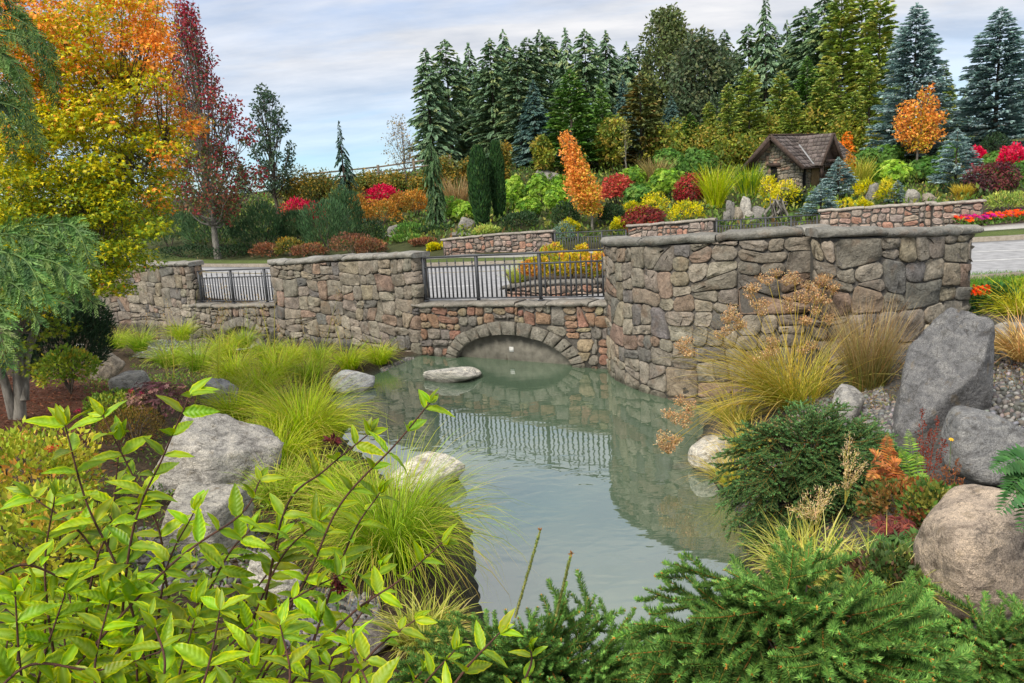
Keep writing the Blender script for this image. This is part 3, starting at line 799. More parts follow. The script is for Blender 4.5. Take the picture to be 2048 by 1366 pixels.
def flat(path, z): return ([0, path.L], [z, z])
ZA = zpx(PA, [(70, 540), (205, 530), (388, 522)])
stone_wall('stone_wall', 'grey fieldstone wall half hidden behind the golden maple, left end of the bridge', PA, flat(PA, -1.0), ZA, 11, PAL_GREY, rowh=(0.24, 0.46), wid=(0.38, 0.86), zmin=-0.65, ret=(0, .4))
ZB = zpx(PB, [(553, 521), (690, 512), (832, 503)])
stone_wall('stone_wall', 'curved grey fieldstone pier wall between the two black railings', PB, flat(PB, -0.9), ZB, 12, PAL_GREY, rowh=(0.24, 0.46), wid=(0.38, 0.86), zmin=-0.3, ret=(0, .4))
ZC = zpx(PC, [(1216, 479), (1300, 476), (1450, 466), (1640, 451)])
stone_wall('stone_wall', 'tall curved stone wall rising from the pond beside the arch', PC, flat(PC, -0.9), ZC, 13, PAL_GREY, rowh=(0.23, 0.46), wid=(0.38, 0.88), zmin=-0.3, th=0.45, ret=(.4, 0))
ZD = zpx(PD, [(1640, 459), (1800, 455), (1940, 451)])
stone_wall('stone_wall', 'weathered end wall of large stones behind the dry grasses', PD, flat(PD, -0.2), ZD, 14, PAL_GREY, rowh=(0.26, 0.54), wid=(0.42, 0.95), zmin=0.3, lens=(1.0, 1.6), ret=(.3, .3), e1=.14)

# arched bridge panels
def bridge(name, label, path, zc, zbot, sc, z0, a, b, ring, seed, pal, nv, rowh=(0.17, 0.3), capw=0.5):
    rng = np.random.default_rng(seed)
    o = path.at(path.L / 2, -0.25)
    root = empty(name, (o[0], o[1], zbot), label, 'bridge', 'arched stone bridges')
    ai, bi, ae, be = a, b, a + ring, b + ring
    # backing with the arch opening cut out
    s = np.unique(np.concatenate([np.linspace(0, path.L, 30), sc + ai * np.cos(np.linspace(0, math.pi, 33))])); s = s[(s >= 0) & (s <= path.L)]
    arch = lambda q, A, B_: np.where(np.abs(q - sc) < A, z0 + B_ * np.sqrt(np.maximum(0, 1 - ((q - sc) / A) ** 2)), zbot)
    lo = np.maximum(arch(s, ai, bi), zbot); hi = np.interp(s, *zc) - 0.09
    f, r = path.at(s, 0), path.at(s, -0.3)
    n = len(s)
    V = np.stack([np.c_[f, lo], np.c_[f, hi], np.c_[r, hi], np.c_[r, lo]], 1).reshape(-1, 3); i = np.arange(n - 1) * 4
    Fc = np.concatenate([np.stack([i + k, i + 4 + k, i + 4 + (k + 1) % 4, i + (k + 1) % 4], -1) for k in range(4)])
    mb = MB(); mb.add(V, Fc); mb.build('mortar_core', M_MORTAR, root)
    # concrete panel closing the culvert
    sl = np.linspace(sc - ai - 0.05, sc + ai + 0.05, 8); g0 = path.at(sl, -0.13); g1 = path.at(sl, -0.29)
    zt_ = z0 + bi + 0.05
    V = np.stack([np.c_[g0, np.full(8, zbot)], np.c_[g0, np.full(8, zt_)], np.c_[g1, np.full(8, zt_)], np.c_[g1, np.full(8, zbot)]], 1).reshape(-1, 3); i = np.arange(7) * 4
    Fc = np.concatenate([np.stack([i + k, i + 4 + k, i + 4 + (k + 1) % 4, i + (k + 1) % 4], -1) for k in range(4)])
    mb = MB(); mb.add(V, Fc); mb.build('culvert_panel', M_CONC, root)
    def hole(s_, z_, push):
        e = ((s_ - sc) / (ae + 0.015)) ** 2 + ((z_ - z0) / (be + 0.015)) ** 2
        if push == 0.0: return e < 1.0 or z_ < zbot
        if e < 1.0:
            k = 1 / math.sqrt(max(e, 1e-4)); return (sc + (s_ - sc) * k, z0 + (z_ - z0) * k)
        return (s_, z_)
    hi0 = max(zc[1]) - 0.09
    for q in rubble([(0.0, zbot + 0.1), (path.L, zbot + 0.1), (path.L, hi0), (0.0, hi0)], rowh, (0.26, 0.56), rng, 0.016, hole=hole):
        lim = np.interp(q[:, 0], *zc) - 0.1
        if (q[:, 1] < lim).sum() < 3 or q[:, 1].min() > lim.min() - 0.05: continue
        q = np.c_[q[:, 0], np.minimum(q[:, 1], lim)]
        stone_obj(q, path, rng.uniform(0.03, 0.06), rng, root, pick(pal, rng))
    # ring of wedge stones
    th = [0.0]
    while th[-1] < math.pi: th.append(th[-1] + math.pi / nv * rng.uniform(0.8, 1.2))
    th = np.array(th) * math.pi / th[-1]
    for k in range(len(th) - 1):
        t = np.linspace(th[k] + 0.012, th[k + 1] - 0.012, 5)
        jo = rng.uniform(-0.01, 0.03)
        out = np.c_[sc + (ae + jo) * np.cos(t), z0 + (be + jo) * np.sin(t)]; inn = np.c_[sc + ai * np.cos(t[::-1]), z0 + bi * np.sin(t[::-1])]
        q = np.concatenate([out, inn])
        if q[:, 1].max() < zbot: continue
        o = stone_obj(q, path, rng.uniform(0.06, 0.095), rng, root, tuple(np.array((0.26, 0.24, 0.2)) * rng.uniform(0.8, 1.2)), 'arch_stone')
    caps(root, path, zc, rng, 0.1, 0.36, 0.1, (0.5, 1.3), (0.27, 0.25, 0.215), 0.0, 0.0)
    return root
ZR2 = zpx(PR2, [(836, 605), (1030, 604), (1216, 602)])
sA = PR2.s_of_px(1024, 700)
BR = bridge('stone_bridge', 'low reddish stone bridge with a wide arch over the pond', PR2, ZR2, -0.35, sA, -0.12, 1.5, 0.72, 0.27, 21, PAL_MIX, 15)
ZR1 = zpx(PR1, [(390, 608), (475, 608), (560, 607)])
bridge('stone_bridge', 'small grey stone arch behind the tall pond grass', PR1, ZR1, -0.75, PR1.s_of_px(490, 690), -0.55, 0.95, 0.75, 0.24, 22, PAL_GREY, 11)
mb = MB()
q = PR2.at(PR2.s_of_px(1016, 690), -0.122); zq = P(1016, 699, q[1])[2]
tdir = np.array([*PR2.t[0], 0]); nrm2 = np.array([PR2.t[0][1], -PR2.t[0][0], 0])
box(mb, (q[0], q[1], zq), (0.055, 0.006, 0.055), np.stack([tdir, nrm2, [0, 0, 1]], 1))
tag(mb.build('notice_plate', M_WHITE, None, org=(q[0], q[1], zq)), 'small white square plate on the concrete under the arch', 'plate')

# ------------------------------------------------------------------ iron railings
def picket_mesh(h, spear, r=0.014):
    mb = MB()
    box(mb, (0, 0, h / 2), (r, r, h / 2))
    if spear:
        k = 6; ang = np.arange(k) * 2 * math.pi / k
        prof = [(0.016, h), (0.017, h + 0.012), (0.009, h + 0.022), (0.009, h + 0.035), (0.021, h + 0.05), (0.014, h + 0.085), (0.003, h + 0.15)]
        V = np.array([[r_ * math.cos(a_), r_ * math.sin(a_), z_] for r_, z_ in prof for a_ in ang])
        i, j = np.meshgrid(np.arange(len(prof) - 1), np.arange(k), indexing='ij'); j2 = (j + 1) % k
        mb.add(V, np.stack([i * k + j, i * k + j2, (i + 1) * k + j2, (i + 1) * k + j], -1).reshape(-1, 4))
    return mb.mesh('picket_spear' if spear else 'picket', M_METAL)
def railing(label, path, zbase, posts, h=1.0, spacing=0.118, off=-0.16):
    c = path.at(path.L / 2, off)
    root = empty('iron_railing', (c[0], c[1], float(np.interp(path.L / 2, *zbase))), label, 'railing', 'black iron railings')
    zb = lambda s: float(np.interp(s, *zbase))
    pt = lambda s, z: np.array([*path.at(s, off), zb(s) + z])
    s0, s1 = posts[0], posts[-1]
    for nm, z, w, t in (('top_rail', h, 0.06, 0.04), ('middle_rail', h * 0.78, 0.03, 0.03), ('bottom_rail', 0.07, 0.035, 0.03)):
        mb = MB(); beam(mb, pt(s0 - 0.02, z), pt(s1 + 0.02, z), w, t); mb.build(nm, M_METAL, root)
    pm, ps = picket_mesh(h * 0.78 - 0.07, False), picket_mesh(h * 0.78 - 0.05, True)
    for s in posts:
        mb = MB(); q = pt(s, 0); d = nrm(path.at(s + 0.05, off) - path.at(s - 0.05, off)); R = np.array([[d[0], -d[1], 0], [d[1], d[0], 0], [0, 0, 1]])
        box(mb, q + (0, 0, h / 2 + 0.0), (0.03, 0.03, h / 2 + 0.0), R); box(mb, q + (0, 0, 0.012), (0.055, 0.055, 0.012), R)
        mb.build('post', M_METAL, root)
    for a, b in zip(posts[:-1], posts[1:]):
        n = max(2, int(round((b - a) / spacing)))
        for k in range(1, n):
            s = a + (b - a) * k / n; q = pt(s, 0.075); sp = k % 2 == 1 if n % 2 == 0 else k % 2 == 0
            d = path.at(s + 0.05, off) - path.at(s - 0.05, off)
            inst('picket', ps if sp else pm, q, root, (0, 0, math.atan2(d[1], d[0])))
    return root
S2 = lambda px: PR2.s_of_px(px, 560)
railing('long black spiked railing above the wide pond arch', PR2, ZR2, [S2(840), S2(946), S2(1072), S2(1210)])
S1 = lambda px: PR1.s_of_px(px, 575)
railing('short black spiked railing above the small arch, between the grey walls', PR1, ZR1, [S1(391), S1(455), S1(523), S1(558)], h=0.98)

# far walls and railings across the road
PE = Path(XY([(885, 34.8), (1000, 34.2), (1104, 33.4)], 480)); ZE = zpx(PE, [(888, 478), (1000, 466), (1102, 460)])
PF = Path(XY([(1256, 31.9), (1340, 31.2), (1427, 30.4)], 450)); ZF = zpx(PF, [(1258, 450), (1340, 444), (1425, 436)])
PG = Path(XY([(1640, 28.6), (1750, 27.8), (1868, 27.2)], 420)); ZG = zpx(PG, [(1642, 419), (1750, 411), (1868, 403)])
PG2 = Path(XY([(1866, 26.95), (1966, 26.6)], 420), False); ZG2 = zpx(PG2, [(1868, 406), (1966, 399)])
far = dict(rowh=(0.16, 0.32), wid=(0.3, 0.66), dep=(0.02, 0.04), gap=0.03, th=0.35, capcol=(0.38, 0.34, 0.29), capth=0.1, lens=(1.2, 2.0))
stone_wall('stone_wall', 'pinkish flagstone wall across the road below the columnar evergreens', PE, flat(PE, 0.5), ZE, 15, PAL_PINK, zmin=0.75, **far)
stone_wall('stone_wall', 'short pinkish flagstone wall below the maroon dome shrub', PF, flat(PF, 0.7), ZF, 16, PAL_PINK, zmin=0.95, **far)
stone_wall('stone_wall', 'long pinkish flagstone wall below the blue spruces and stone hut', PG, flat(PG, 1.0), ZG, 17, PAL_PINK, zmin=1.3, **far)
stone_wall('stone_wall', 'short stepped end of the pinkish wall beside the flower bed', PG2, flat(PG2, 1.0), ZG2, 18, PAL_PINK, zmin=1.3, **far)
PFR1 = Path(XY([(1104, 33.3), (1256, 32.0)], 480), False); ZFR1 = ([0, PFR1.L], [P(1106, 467, 33.3)[2] - 0.95, P(1254, 460, 32.0)[2] - 0.95])
railing('black railing across the road between two pinkish walls', PFR1, ZFR1, list(np.linspace(0.1, PFR1.L - 0.1, 4)), h=0.95, off=-0.1)
PFR2 = Path(XY([(1427, 30.3), (1640, 28.7)], 440), False); ZFR2 = ([0, PFR2.L], [P(1429, 442, 30.3)[2] - 0.95, P(1638, 430, 28.7)[2] - 0.95])
railing('black railing in front of the piled rocks and tree roots', PFR2, ZFR2, list(np.linspace(0.1, PFR2.L - 0.1, 5)), h=0.95, off=-0.1)

# raised planter in the road island
PP = Path([(P(1010, 585, 18.6)[0], 18.6), (P(1060, 585, 17.9)[0], 17.9), (P(1150, 585, 17.7)[0], 17.7), (P(1300, 585, 17.9)[0], 17.9), (P(1390, 585, 19.2)[0], 19.2)])
ZP = zpx(PP, [(1012, 570), (1060, 561), (1300, 553)])
PLANTER = stone_wall('stone_planter', 'low curved stone planter wall seen through the long railing', PP, flat(PP, 0.7), ZP, 19, PAL_PINK, rowh=(0.16, 0.3), wid=(0.26, 0.55), dep=(0.03, 0.05), gap=0.024, th=0.3, capcol=(0.2, 0.19, 0.17), capth=0.1, zmin=0.95)
pb = PP.at(np.linspace(0, PP.L, 16), -0.15)
ring_ = np.concatenate([pb, [(pb[-1][0] + 0.2, 21.5), (pb[0][0] - 0.1, 21.5)]])
mb = MB(); zt_ = float(np.mean(ZP[1])) - 0.06
mb.add(np.c_[ring_, np.full(len(ring_), zt_)], [list(range(len(ring_)))], soil)
mb.build('soil', M_GROUND, PLANTER)

# ------------------------------------------------------------------ plant builders
def sr(*c, k=1.0):
    c = np.array(c, float) / 255.0
    return tuple(k * np.where(c < 0.04045, c / 12.92, ((c + 0.055) / 1.055) ** 2.4))
LEAF_V = np.array([(0, 0, 0), (-.5, .42, .07), (0, 1, -.06), (.5, .42, .07)]); LEAF_F = [[0, 3, 2], [0, 2, 1]]
def _rosette(k=7):
    V, Fc = [], []
    for i in range(k):
        a = 2 * math.pi * i / k + 0.3; d = np.array([math.cos(a) * .85, .38, math.sin(a) * .85]); w = np.array([-math.sin(a), 0, math.cos(a)])
        b = len(V); V += [d * .06, d * .55 - w * .17 + (0, .08, 0), d * 1.0 - np.array([0, .18, 0]), d * .55 + w * .17 + (0, .08, 0)]
        Fc += [[b, b + 1, b + 2], [b, b + 2, b + 3]]
    return np.array(V), Fc
ROS_V, ROS_F = _rosette()
def _maple():
    V = [(0, 0.12, 0)]; out = []
    for a, r in [(-118, .5), (-98, .3), (-80, .82), (-58, .34), (-38, .98), (-18, .38), (0, 1.1), (18, .38), (38, .98), (58, .34), (80, .82), (98, .3), (118, .5)]:
        t = math.radians(a); V.append((math.sin(t) * r, 0.12 + math.cos(t) * r, -0.12 * r * r))
    Fc = [[0, i + 1, i] for i in range(1, 13)]
    return np.array(V), Fc
MAP_V, MAP_F = _maple()
STAR_V = np.array([(0, 0, 0), (-.55, .25, .02), (-.2, .42, .03), (0, 1, -.1), (.2, .42, .03), (.55, .25, .02)]); STAR_F = [[0, 2, 1], [0, 3, 2], [0, 4, 3], [0, 5, 4]]
def rdirs(rng, n, z0=-1.0, z1=1.0):
    z = rng.uniform(z0, z1, n); a = rng.uniform(0, 2 * math.pi, n); r = np.sqrt(np.maximum(0, 1 - z * z))
    return np.stack([r * np.cos(a), r * np.sin(a), z], -1)
def pick_cols(cols, n, rng, lab=None, nl=1, coh=0.65, jit=0.12):
    w = np.array([c[1] for c in cols], float); w /= w.sum(); pal = np.array([c[0] for c in cols], float)
    idx = rng.choice(len(cols), n, p=w)
    if lab is not None:
        li = rng.choice(len(cols), nl, p=w)
        idx = np.where(rng.random(n) < coh, li[lab], idx)
    return pal[idx] * rng.uniform(1 - jit * 1.6, 1 + jit * 1.6, (n, 1)) * (1 + rng.normal(0, jit * 0.5, (n, 3)))
def mound(mb, rng, c, rx, ry, h, n, size, cols, kind='leaf', lumps=16, amp=0.32, depth=0.4, zlo=-0.55, upw=0.5, wid=0.55, jitter=0.5, top=1.0, jit=0.12):
    """leaves spread through a lumpy rounded shrub standing on c"""
    d = rdirs(rng, n, zlo, 1.0)
    lc = rdirs(rng, lumps, zlo, 1.0)
    dots = d @ lc.T; lab = dots.argmax(1); L = np.exp(7 * (dots.max(1) - 1))
    r = (1 - amp * (1 - L)) * (1 - depth * rng.random(n) ** 1.6)
    cz = h * 0.42; S = np.array([rx, ry, h * 0.58])
    p = d * S * r[:, None] + (0, 0, cz)
    k = p[:, 2] > 0.02 * h; p, d, lab = p[k], d[k], lab[k]
    n = len(p)
    out = nrm(d / S)
    ax = out * 0.8 + np.array([0, 0, upw]) + rng.normal(0, jitter, (n, 3))
    col = pick_cols(cols, n, rng, lab, lumps, jit=jit)
    sz = size * rng.uniform(0.7, 1.25, n)
    if kind == 'rosette': cards(mb, ROS_V, ROS_F, p + c, nrm(ax), rdirs(rng, n), sz, col)
    elif kind == 'maple': cards(mb, STAR_V, STAR_F, p + c, nrm(ax * 0.6 + rng.normal(0, .5, (n, 3))), nrm(out * .6 + (0, 0, .6)), sz, col)
    else: cards(mb, LEAF_V, LEAF_F, p + c, nrm(ax), nrm(out + rng.normal(0, 0.6, (n, 3))), np.stack([sz * wid, sz, sz], -1), col)
def trunk_mesh(mb, base, top, r0, r1, bend=0.0, rng=None, k=7, n=7, C=(1, 1, 1)):
    base = np.asarray(base, float); top = np.asarray(top, float); t = np.linspace(0, 1, n)
    p = base + (top - base) * t[:, None]
    if rng is not None: p[1:-1] += rng.normal(0, bend, (n - 2, 3)) * (1, 1, 0.2)
    rad = r0 + (r1 - r0) * t; rad[0] *= 1.25
    tube(mb, p, rad, C, k)
def conifer_geo(rng, h, r, cols, nb=230, droop=0.35, up=0.1, spl=0.55, spw=0.2, bare=0.05, pw=0.85, dens=2.6, tipup=0.0, ragged=0.2):
    """branches carrying short side sprays; returns a crown (at the origin) and a trunk"""
    mb = MB()
    t = np.sort(bare + (1 - bare) * (np.arange(nb) + rng.random(nb)) / nb) ** 1.0
    A = rng.uniform(0, 2 * math.pi, nb)
    pos, ax, nr, sz, cl = [], [], [], [], []
    pal = np.array([c[0] for c in cols], float); w = np.array([c[1] for c in cols], float); w /= w.sum()
    for ti, a in zip(t, A):
        L = r * ((1 - ti) ** pw) * rng.uniform(1 - ragged, 1 + ragged) + 0.035 * r
        o = np.array([math.cos(a), math.sin(a), 0]); sd_ = np.array([-o[1], o[0], 0])
        m = max(6, int(L * dens / spl * 4.6) + 5)
        u = np.sqrt(rng.uniform(0.02, 1.0, m)); u[-1] = 1.0
        d = droop * rng.uniform(0.6, 1.3)
        p = o * (u * L)[:, None]; p[:, 2] = ti * h + L * (up * u - d * u * u + tipup * u ** 3)
        sgn = np.where(rng.random(m) < 0.5, -1, 1)
        spread = rng.uniform(0.3, 1.0, m) * (1 - 0.55 * u)
        slope = up - 2 * d * u + 3 * tipup * u * u
        v = o * (1 - 0.4 * spread)[:, None] + sd_ * (sgn * spread)[:, None]; v[:, 2] += slope * 0.8 - 0.12 + rng.normal(0, 0.12, m)
        pos.append(p); ax.append(v); nr.append(np.array([0, 0, 1.0]) + rng.normal(0, 0.45, (m, 3)))
        s = spl * rng.uniform(0.6, 1.15, m) * (0.45 + 0.55 * min(1.0, L / (0.45 * r)))
        sz.append(np.stack([s * spw / spl * rng.uniform(0.7, 1.3, m), s, s], -1))
        cl.append(pal[rng.choice(len(pal), p=w)] * rng.uniform(0.82, 1.18, (m, 1)) * (1 + rng.normal(0, 0.05, (m, 3))))
    cards(mb, LEAF_V, LEAF_F, np.concatenate(pos), np.concatenate(ax), np.concatenate(nr), np.concatenate(sz), np.concatenate(cl))
    # leader
    k = 10; cards(mb, LEAF_V, LEAF_F, np.tile([0, 0, h * 0.985], (k, 1)), np.array([0, 0, 1.0]) + rng.normal(0, 0.18, (k, 3)), rdirs(rng, k), np.tile([spw * .5, spl * 1.0, 1], (k, 1)), np.tile(pal[0], (k, 1)))
    tb = MB(); tube(tb, [(0, 0, -0.4), (0, 0, h * 0.3), (0, 0, h * 0.7), (0, 0, h * 1.0)], [h * 0.014 + .03, h * 0.011 + .02, h * 0.005 + .012, 0.008], k=7)
    return mb.mesh('crown', M_NEEDLE), tb.mesh('trunk', M_BARK)
def tree_things(name, label, cat, loc, crown, trunk, group=None, sc=(1, 1, 1), rz=0.0, color=None, parts=('crown', 'trunk')):
    root = empty(name, loc, label, cat, group)
    inst(parts[1], trunk, loc, root, (0, 0, rz), sc)
    inst(parts[0], crown, loc, root, (0, 0, rz), sc, color)
    return root
def height_to(px, py, loc):
    """real height that makes something standing at loc reach the row py"""
    return P(px, py, loc[1])[2] - loc[2]

ORD = ['first', 'second', 'third', 'fourth', 'fifth', 'sixth', 'seventh', 'eighth', 'ninth', 'tenth', 'eleventh', 'twelfth', 'thirteenth', 'fourteenth', 'fifteenth', 'sixteenth', 'seventeenth', 'eighteenth', 'nineteenth', 'twentieth']
# ------------------------------------------------------------------ hillside: conifer skyline
rng = np.random.default_rng(101)
DK = [(sr(114, 140, 108), 3), (sr(100, 127, 98), 3), (sr(128, 150, 114), 2), (sr(138, 150, 104), 1)]
DK2 = [(sr(116, 140, 100), 3), (sr(102, 128, 98), 3), (sr(140, 152, 102), 1)]
_r6 = [2.7, 3.3, 3.0, 3.8, 2.5, 3.4]
SP_VAR = [conifer_geo(np.random.default_rng(200 + i), 17.0, _r6[i], DK if i % 2 == 0 else DK2, nb=[300, 360, 330, 400, 260, 340][i], droop=[.42, .3, .5, .36, .55, .4][i], up=[.18, .25, .1, .2, .12, .3][i], spl=[.6, .55, .65, .6, .7, .55][i], spw=0.3, pw=[.62, .55, .75, .6, .8, .5][i], ragged=[.3, .4, .3, .45, .5, .35][i], bare=[.05, .1, .04, .05, .12, .06][i]) for i in range(6)]
sky_con = [(867, 94, 70), (907, 76, 74), (952, 85, 78), (994, 74, 72), (1021, 58, 82), (1045, 88, 68), (1066, 72, 76), (1091, 58, 80), (1108, 70, 86), (1142, 55, 76), (1179, 56, 72), (1220, 60, 78), (1260, 82, 84), (1284, 85, 90),
           (1451, 58, 80), (1498, 46, 76), (1531, -8, 66), (1607, 12, 74), (1644, -20, 70), (1572, 40, 84)]
more_con = [(1880, 120, 82, 'dark conifer in the gap right of the tall blue spruce'), (1925, 170, 78, 'dark conifer left of the broad right blue spruce'), (2035, 150, 80, 'dark conifer at the right picture edge'), (1780, 110, 84, 'dark conifer left of the tall blue spruce'), (1965, 210, 72, 'low dark conifer behind the broad right blue spruce'), (1850, 220, 70, 'low dark conifer behind the orange slope tree'), (640, 345, 72, 'tiny far conifer left of the spire'), (480, 318, 66, 'far conifer behind the crimson tree crown'), (730, 350, 75, 'tiny far conifer right of the spire'), (300, 330, 66, 'far conifer behind the golden maple crown')]
more_con += [(px, py, 92, 'deep forest conifer behind the skyline row, %s from the left' % ORD[k]) for k, (px, py) in enumerate([(885, 125), (930, 110), (975, 118), (1008, 100), (1055, 105), (1125, 95), (1160, 100), (1200, 95), (1240, 104), (1300, 98), (1475, 100), (1515, 80), (1590, 75), (1625, 60), (1550, 60)])]
for k, (px, py, D) in enumerate(sky_con):
    loc = at_D(px, 330, D); h = height_to(px, py, loc); s = h / 17.0
    loc = loc + np.array([0, 0, -0.2])
    cr, tr = SP_VAR[(k * 5 + k // 6) % 6]
    tree_things('spruce_tree', 'tall dark green spruce on the skyline, %s from the left' % ORD[k] if k < 20 else '', 'tree', loc, cr, tr, 'dark conifers along the skyline', (s * 1.12 * rng.uniform(.85, 1.15),) * 2 + (s,), rng.uniform(0, 6.28), tuple(np.array([1, 1, 1]) * rng.uniform(0.85, 1.2)))
for k, (px, py, D, lb) in enumerate(more_con):
    loc = at_D(px, 330, D); s = height_to(px, py, loc) / 17.0; cr, tr = SP_VAR[(k + 1) % 6]; wf = max(s, .25)
    tree_things('spruce_tree', lb, 'tree', loc - np.array([0, 0, .2]), cr, tr, 'dark conifers along the skyline', (wf * 1.05, wf * 1.05, s), rng.uniform(0, 6.28))
GRN = [(sr(104, 142, 62), 3), (sr(88, 124, 56), 3), (sr(126, 154, 72), 1)]
BRN = [(sr(122, 122, 66), 3), (sr(104, 114, 62), 3), (sr(146, 128, 72), 2)]
YEL = [(sr(168, 182, 92), 3), (sr(148, 168, 84), 3), (sr(190, 188, 104), 2), (sr(126, 150, 78), 2)]
BLU = [(sr(146, 170, 166), 3), (sr(124, 150, 148), 3), (sr(168, 188, 186), 2)]
BLU2 = [(sr(90, 120, 112), 3), (sr(76, 104, 98), 3), (sr(108, 134, 124), 2)]
CY_G = conifer_geo(np.random.default_rng(231), 8.0, 2.2, GRN, nb=240, droop=0.2, up=0.45, spl=0.42, spw=0.2, pw=0.75)
CY_B = conifer_geo(np.random.default_rng(232), 8.0, 2.1, BRN, nb=240, droop=0.2, up=0.4, spl=0.42, spw=0.2, pw=0.72)
CY_Y = conifer_geo(np.random.default_rng(233), 10.0, 1.6, YEL, nb=330, droop=0.2, up=0.5, spl=0.42, spw=0.2, pw=0.55, ragged=0.4)
SPB = conifer_geo(np.random.default_rng(234), 9.0, 2.4, BLU2, nb=340, droop=0.25, up=0.1, spl=0.45, spw=0.18, pw=0.85)
mid = [(1074, 158, 62, SPB, 9.0, 1.1, 'blue_spruce', 'dusky blue-green spruce standing before the dark skyline trees'),
       (1147, 137, 57, CY_G, 8.0, 1.25, 'cypress_tree', 'bright green broad cypress behind the orange maple'),
       (1208, 160, 60, CY_G, 8.0, .7, 'cypress_tree', 'slim green cypress just right of the broad bright one'),
       (1251, 150, 63, SPB, 9.0, .8, 'blue_spruce', 'narrow dusky spruce left of the brown cypress'),
       (1284, 143, 57, CY_B, 8.0, 1.2, 'cypress_tree', 'brown-green broad cypress above the red maple'),
       (1458, 163, 56, CY_Y, 10.0, .9, 'larch_tree', 'yellow-green slender tree behind the tall grass'),
       (1498, 131, 57, CY_Y, 10.0, 1.1, 'larch_tree', 'taller yellow-green slender tree left of the stone hut'),
       (1583, 177, 56, CY_Y, 10.0, 1.2, 'larch_tree', 'yellow-green tree directly behind the hut roof'),
       (1641, 152, 57, CY_Y, 10.0, 1.25, 'larch_tree', 'broad yellow-green tree behind the hut chimney end'),
       (1708, 177, 55, CY_Y, 10.0, 1.1, 'larch_tree', 'small yellow-green tree between the hut and the big blue spruce'),
       (1677, -30, 66, CY_Y, 10.0, 1.0, 'larch_tree', 'very tall yellow-green larch reaching the top edge, leftmost of three'),
       (1717, -30, 68, CY_Y, 10.0, 1.0, 'larch_tree', 'very tall yellow-green larch reaching the top edge, middle of three'),
       (1752, -20, 64, CY_Y, 10.0, .95, 'larch_tree', 'very tall yellow-green larch beside the big blue spruce, rightmost of three'),
       (1893, 165, 58, CY_Y, 10.0, 1.1, 'larch_tree', 'yellow-green tree in the gap between the two big blue spruces'),
       (1540, 215, 60, CY_G, 8.0, 1.3, 'cypress_tree', 'green cypress half hidden left of the hut roof'),
       (1345, 190, 62, SPB, 9.0, 1.1, 'blue_spruce', 'dusky spruce below the round-topped pine'),
       (1420, 200, 60, CY_Y, 10.0, 1.1, 'larch_tree', 'yellow-green tree below the round-topped pine'), (1382, 222, 59, CY_G, 8.0, 1.2, 'cypress_tree', 'green cypress right of the dusky spruce below the pine'), (1560, 140, 63, CY_Y, 10.0, 1.1, 'larch_tree', 'tall yellow-green tree behind the hut, left of the ridge'),
       (1612, 112, 65, CY_G, 8.0, .9, 'cypress_tree', 'tall green cypress behind the hut ridge'), (1662, 118, 63, CY_Y, 10.0, 1.0, 'larch_tree', 'yellow-green tree behind the hut porch'), (1735, 120, 61, CY_Y, 10.0, 1.1, 'larch_tree', 'yellow-green tree left of the tall blue spruce trunk'), (1788, 195, 57, CY_G, 8.0, 1.1, 'cypress_tree', 'green cypress under the tall blue spruce'), (1180, 205, 61, CY_G, 8.0, 1.1, 'cypress_tree', 'green cypress between the bright broad and brown ones')]
for px, py, D, (cr, tr), h0, ws, nm, lb in mid:
    loc = at_D(px, 330, D); s = height_to(px, py, loc) / h0
    tree_things(nm, lb, 'tree', loc - np.array([0, 0, .2]), cr, tr, None, (min(s, 1.6) * ws, min(s, 1.6) * ws, s), rng.uniform(0, 6.28))
# two big blue spruces and the small ones
BIG = conifer_geo(np.random.default_rng(240), 12.0, 3.0, BLU, nb=620, droop=0.25, up=0.12, spl=0.42, spw=0.2, pw=0.66, tipup=0.16, dens=3.0, ragged=.28)
for px, py, D, ws, lb in ((1822, 0, 49, 1.0, 'tall blue spruce rising behind the orange tree on the slope'), (1985, 8, 47, 1.2, 'broad blue spruce near the upper right corner')):
    loc = at_D(px, 345, D); s = height_to(px, py, loc) / 12.0
    tree_things('blue_spruce', lb, 'tree', loc - np.array([0, 0, .3]), *BIG, None, (s * ws, s * ws, s), rng.uniform(0, 6.28))
SML = conifer_geo(np.random.default_rng(241), 2.2, 1.0, BLU, nb=190, droop=0.1, up=0.25, spl=0.17, spw=0.06, pw=0.8, dens=2.6, bare=0.06)
for px, pb, py, w, lb in ((1676, 400, 318, 84, 'plump small blue spruce in front of the hut door'), (1641, 448, 368, 78, 'low blue spruce behind the black railing post'),
                          (1794, 408, 362, 44, 'tiny blue spruce behind the long pink wall'), (1910, 378, 262, 104, 'medium blue spruce beside the purple weeping maple')):
    loc = hit(px, pb) if pb < 410 else at_D(px, pb, 33)
    s = height_to(px, py, loc) / 2.2; wx = w / 2 * loc[1] / F_PX / 1.0
    tree_things('blue_spruce', lb, 'tree', loc, *SML, 'small blue spruces on the hillside', (wx, wx, s), rng.uniform(0, 6.28))
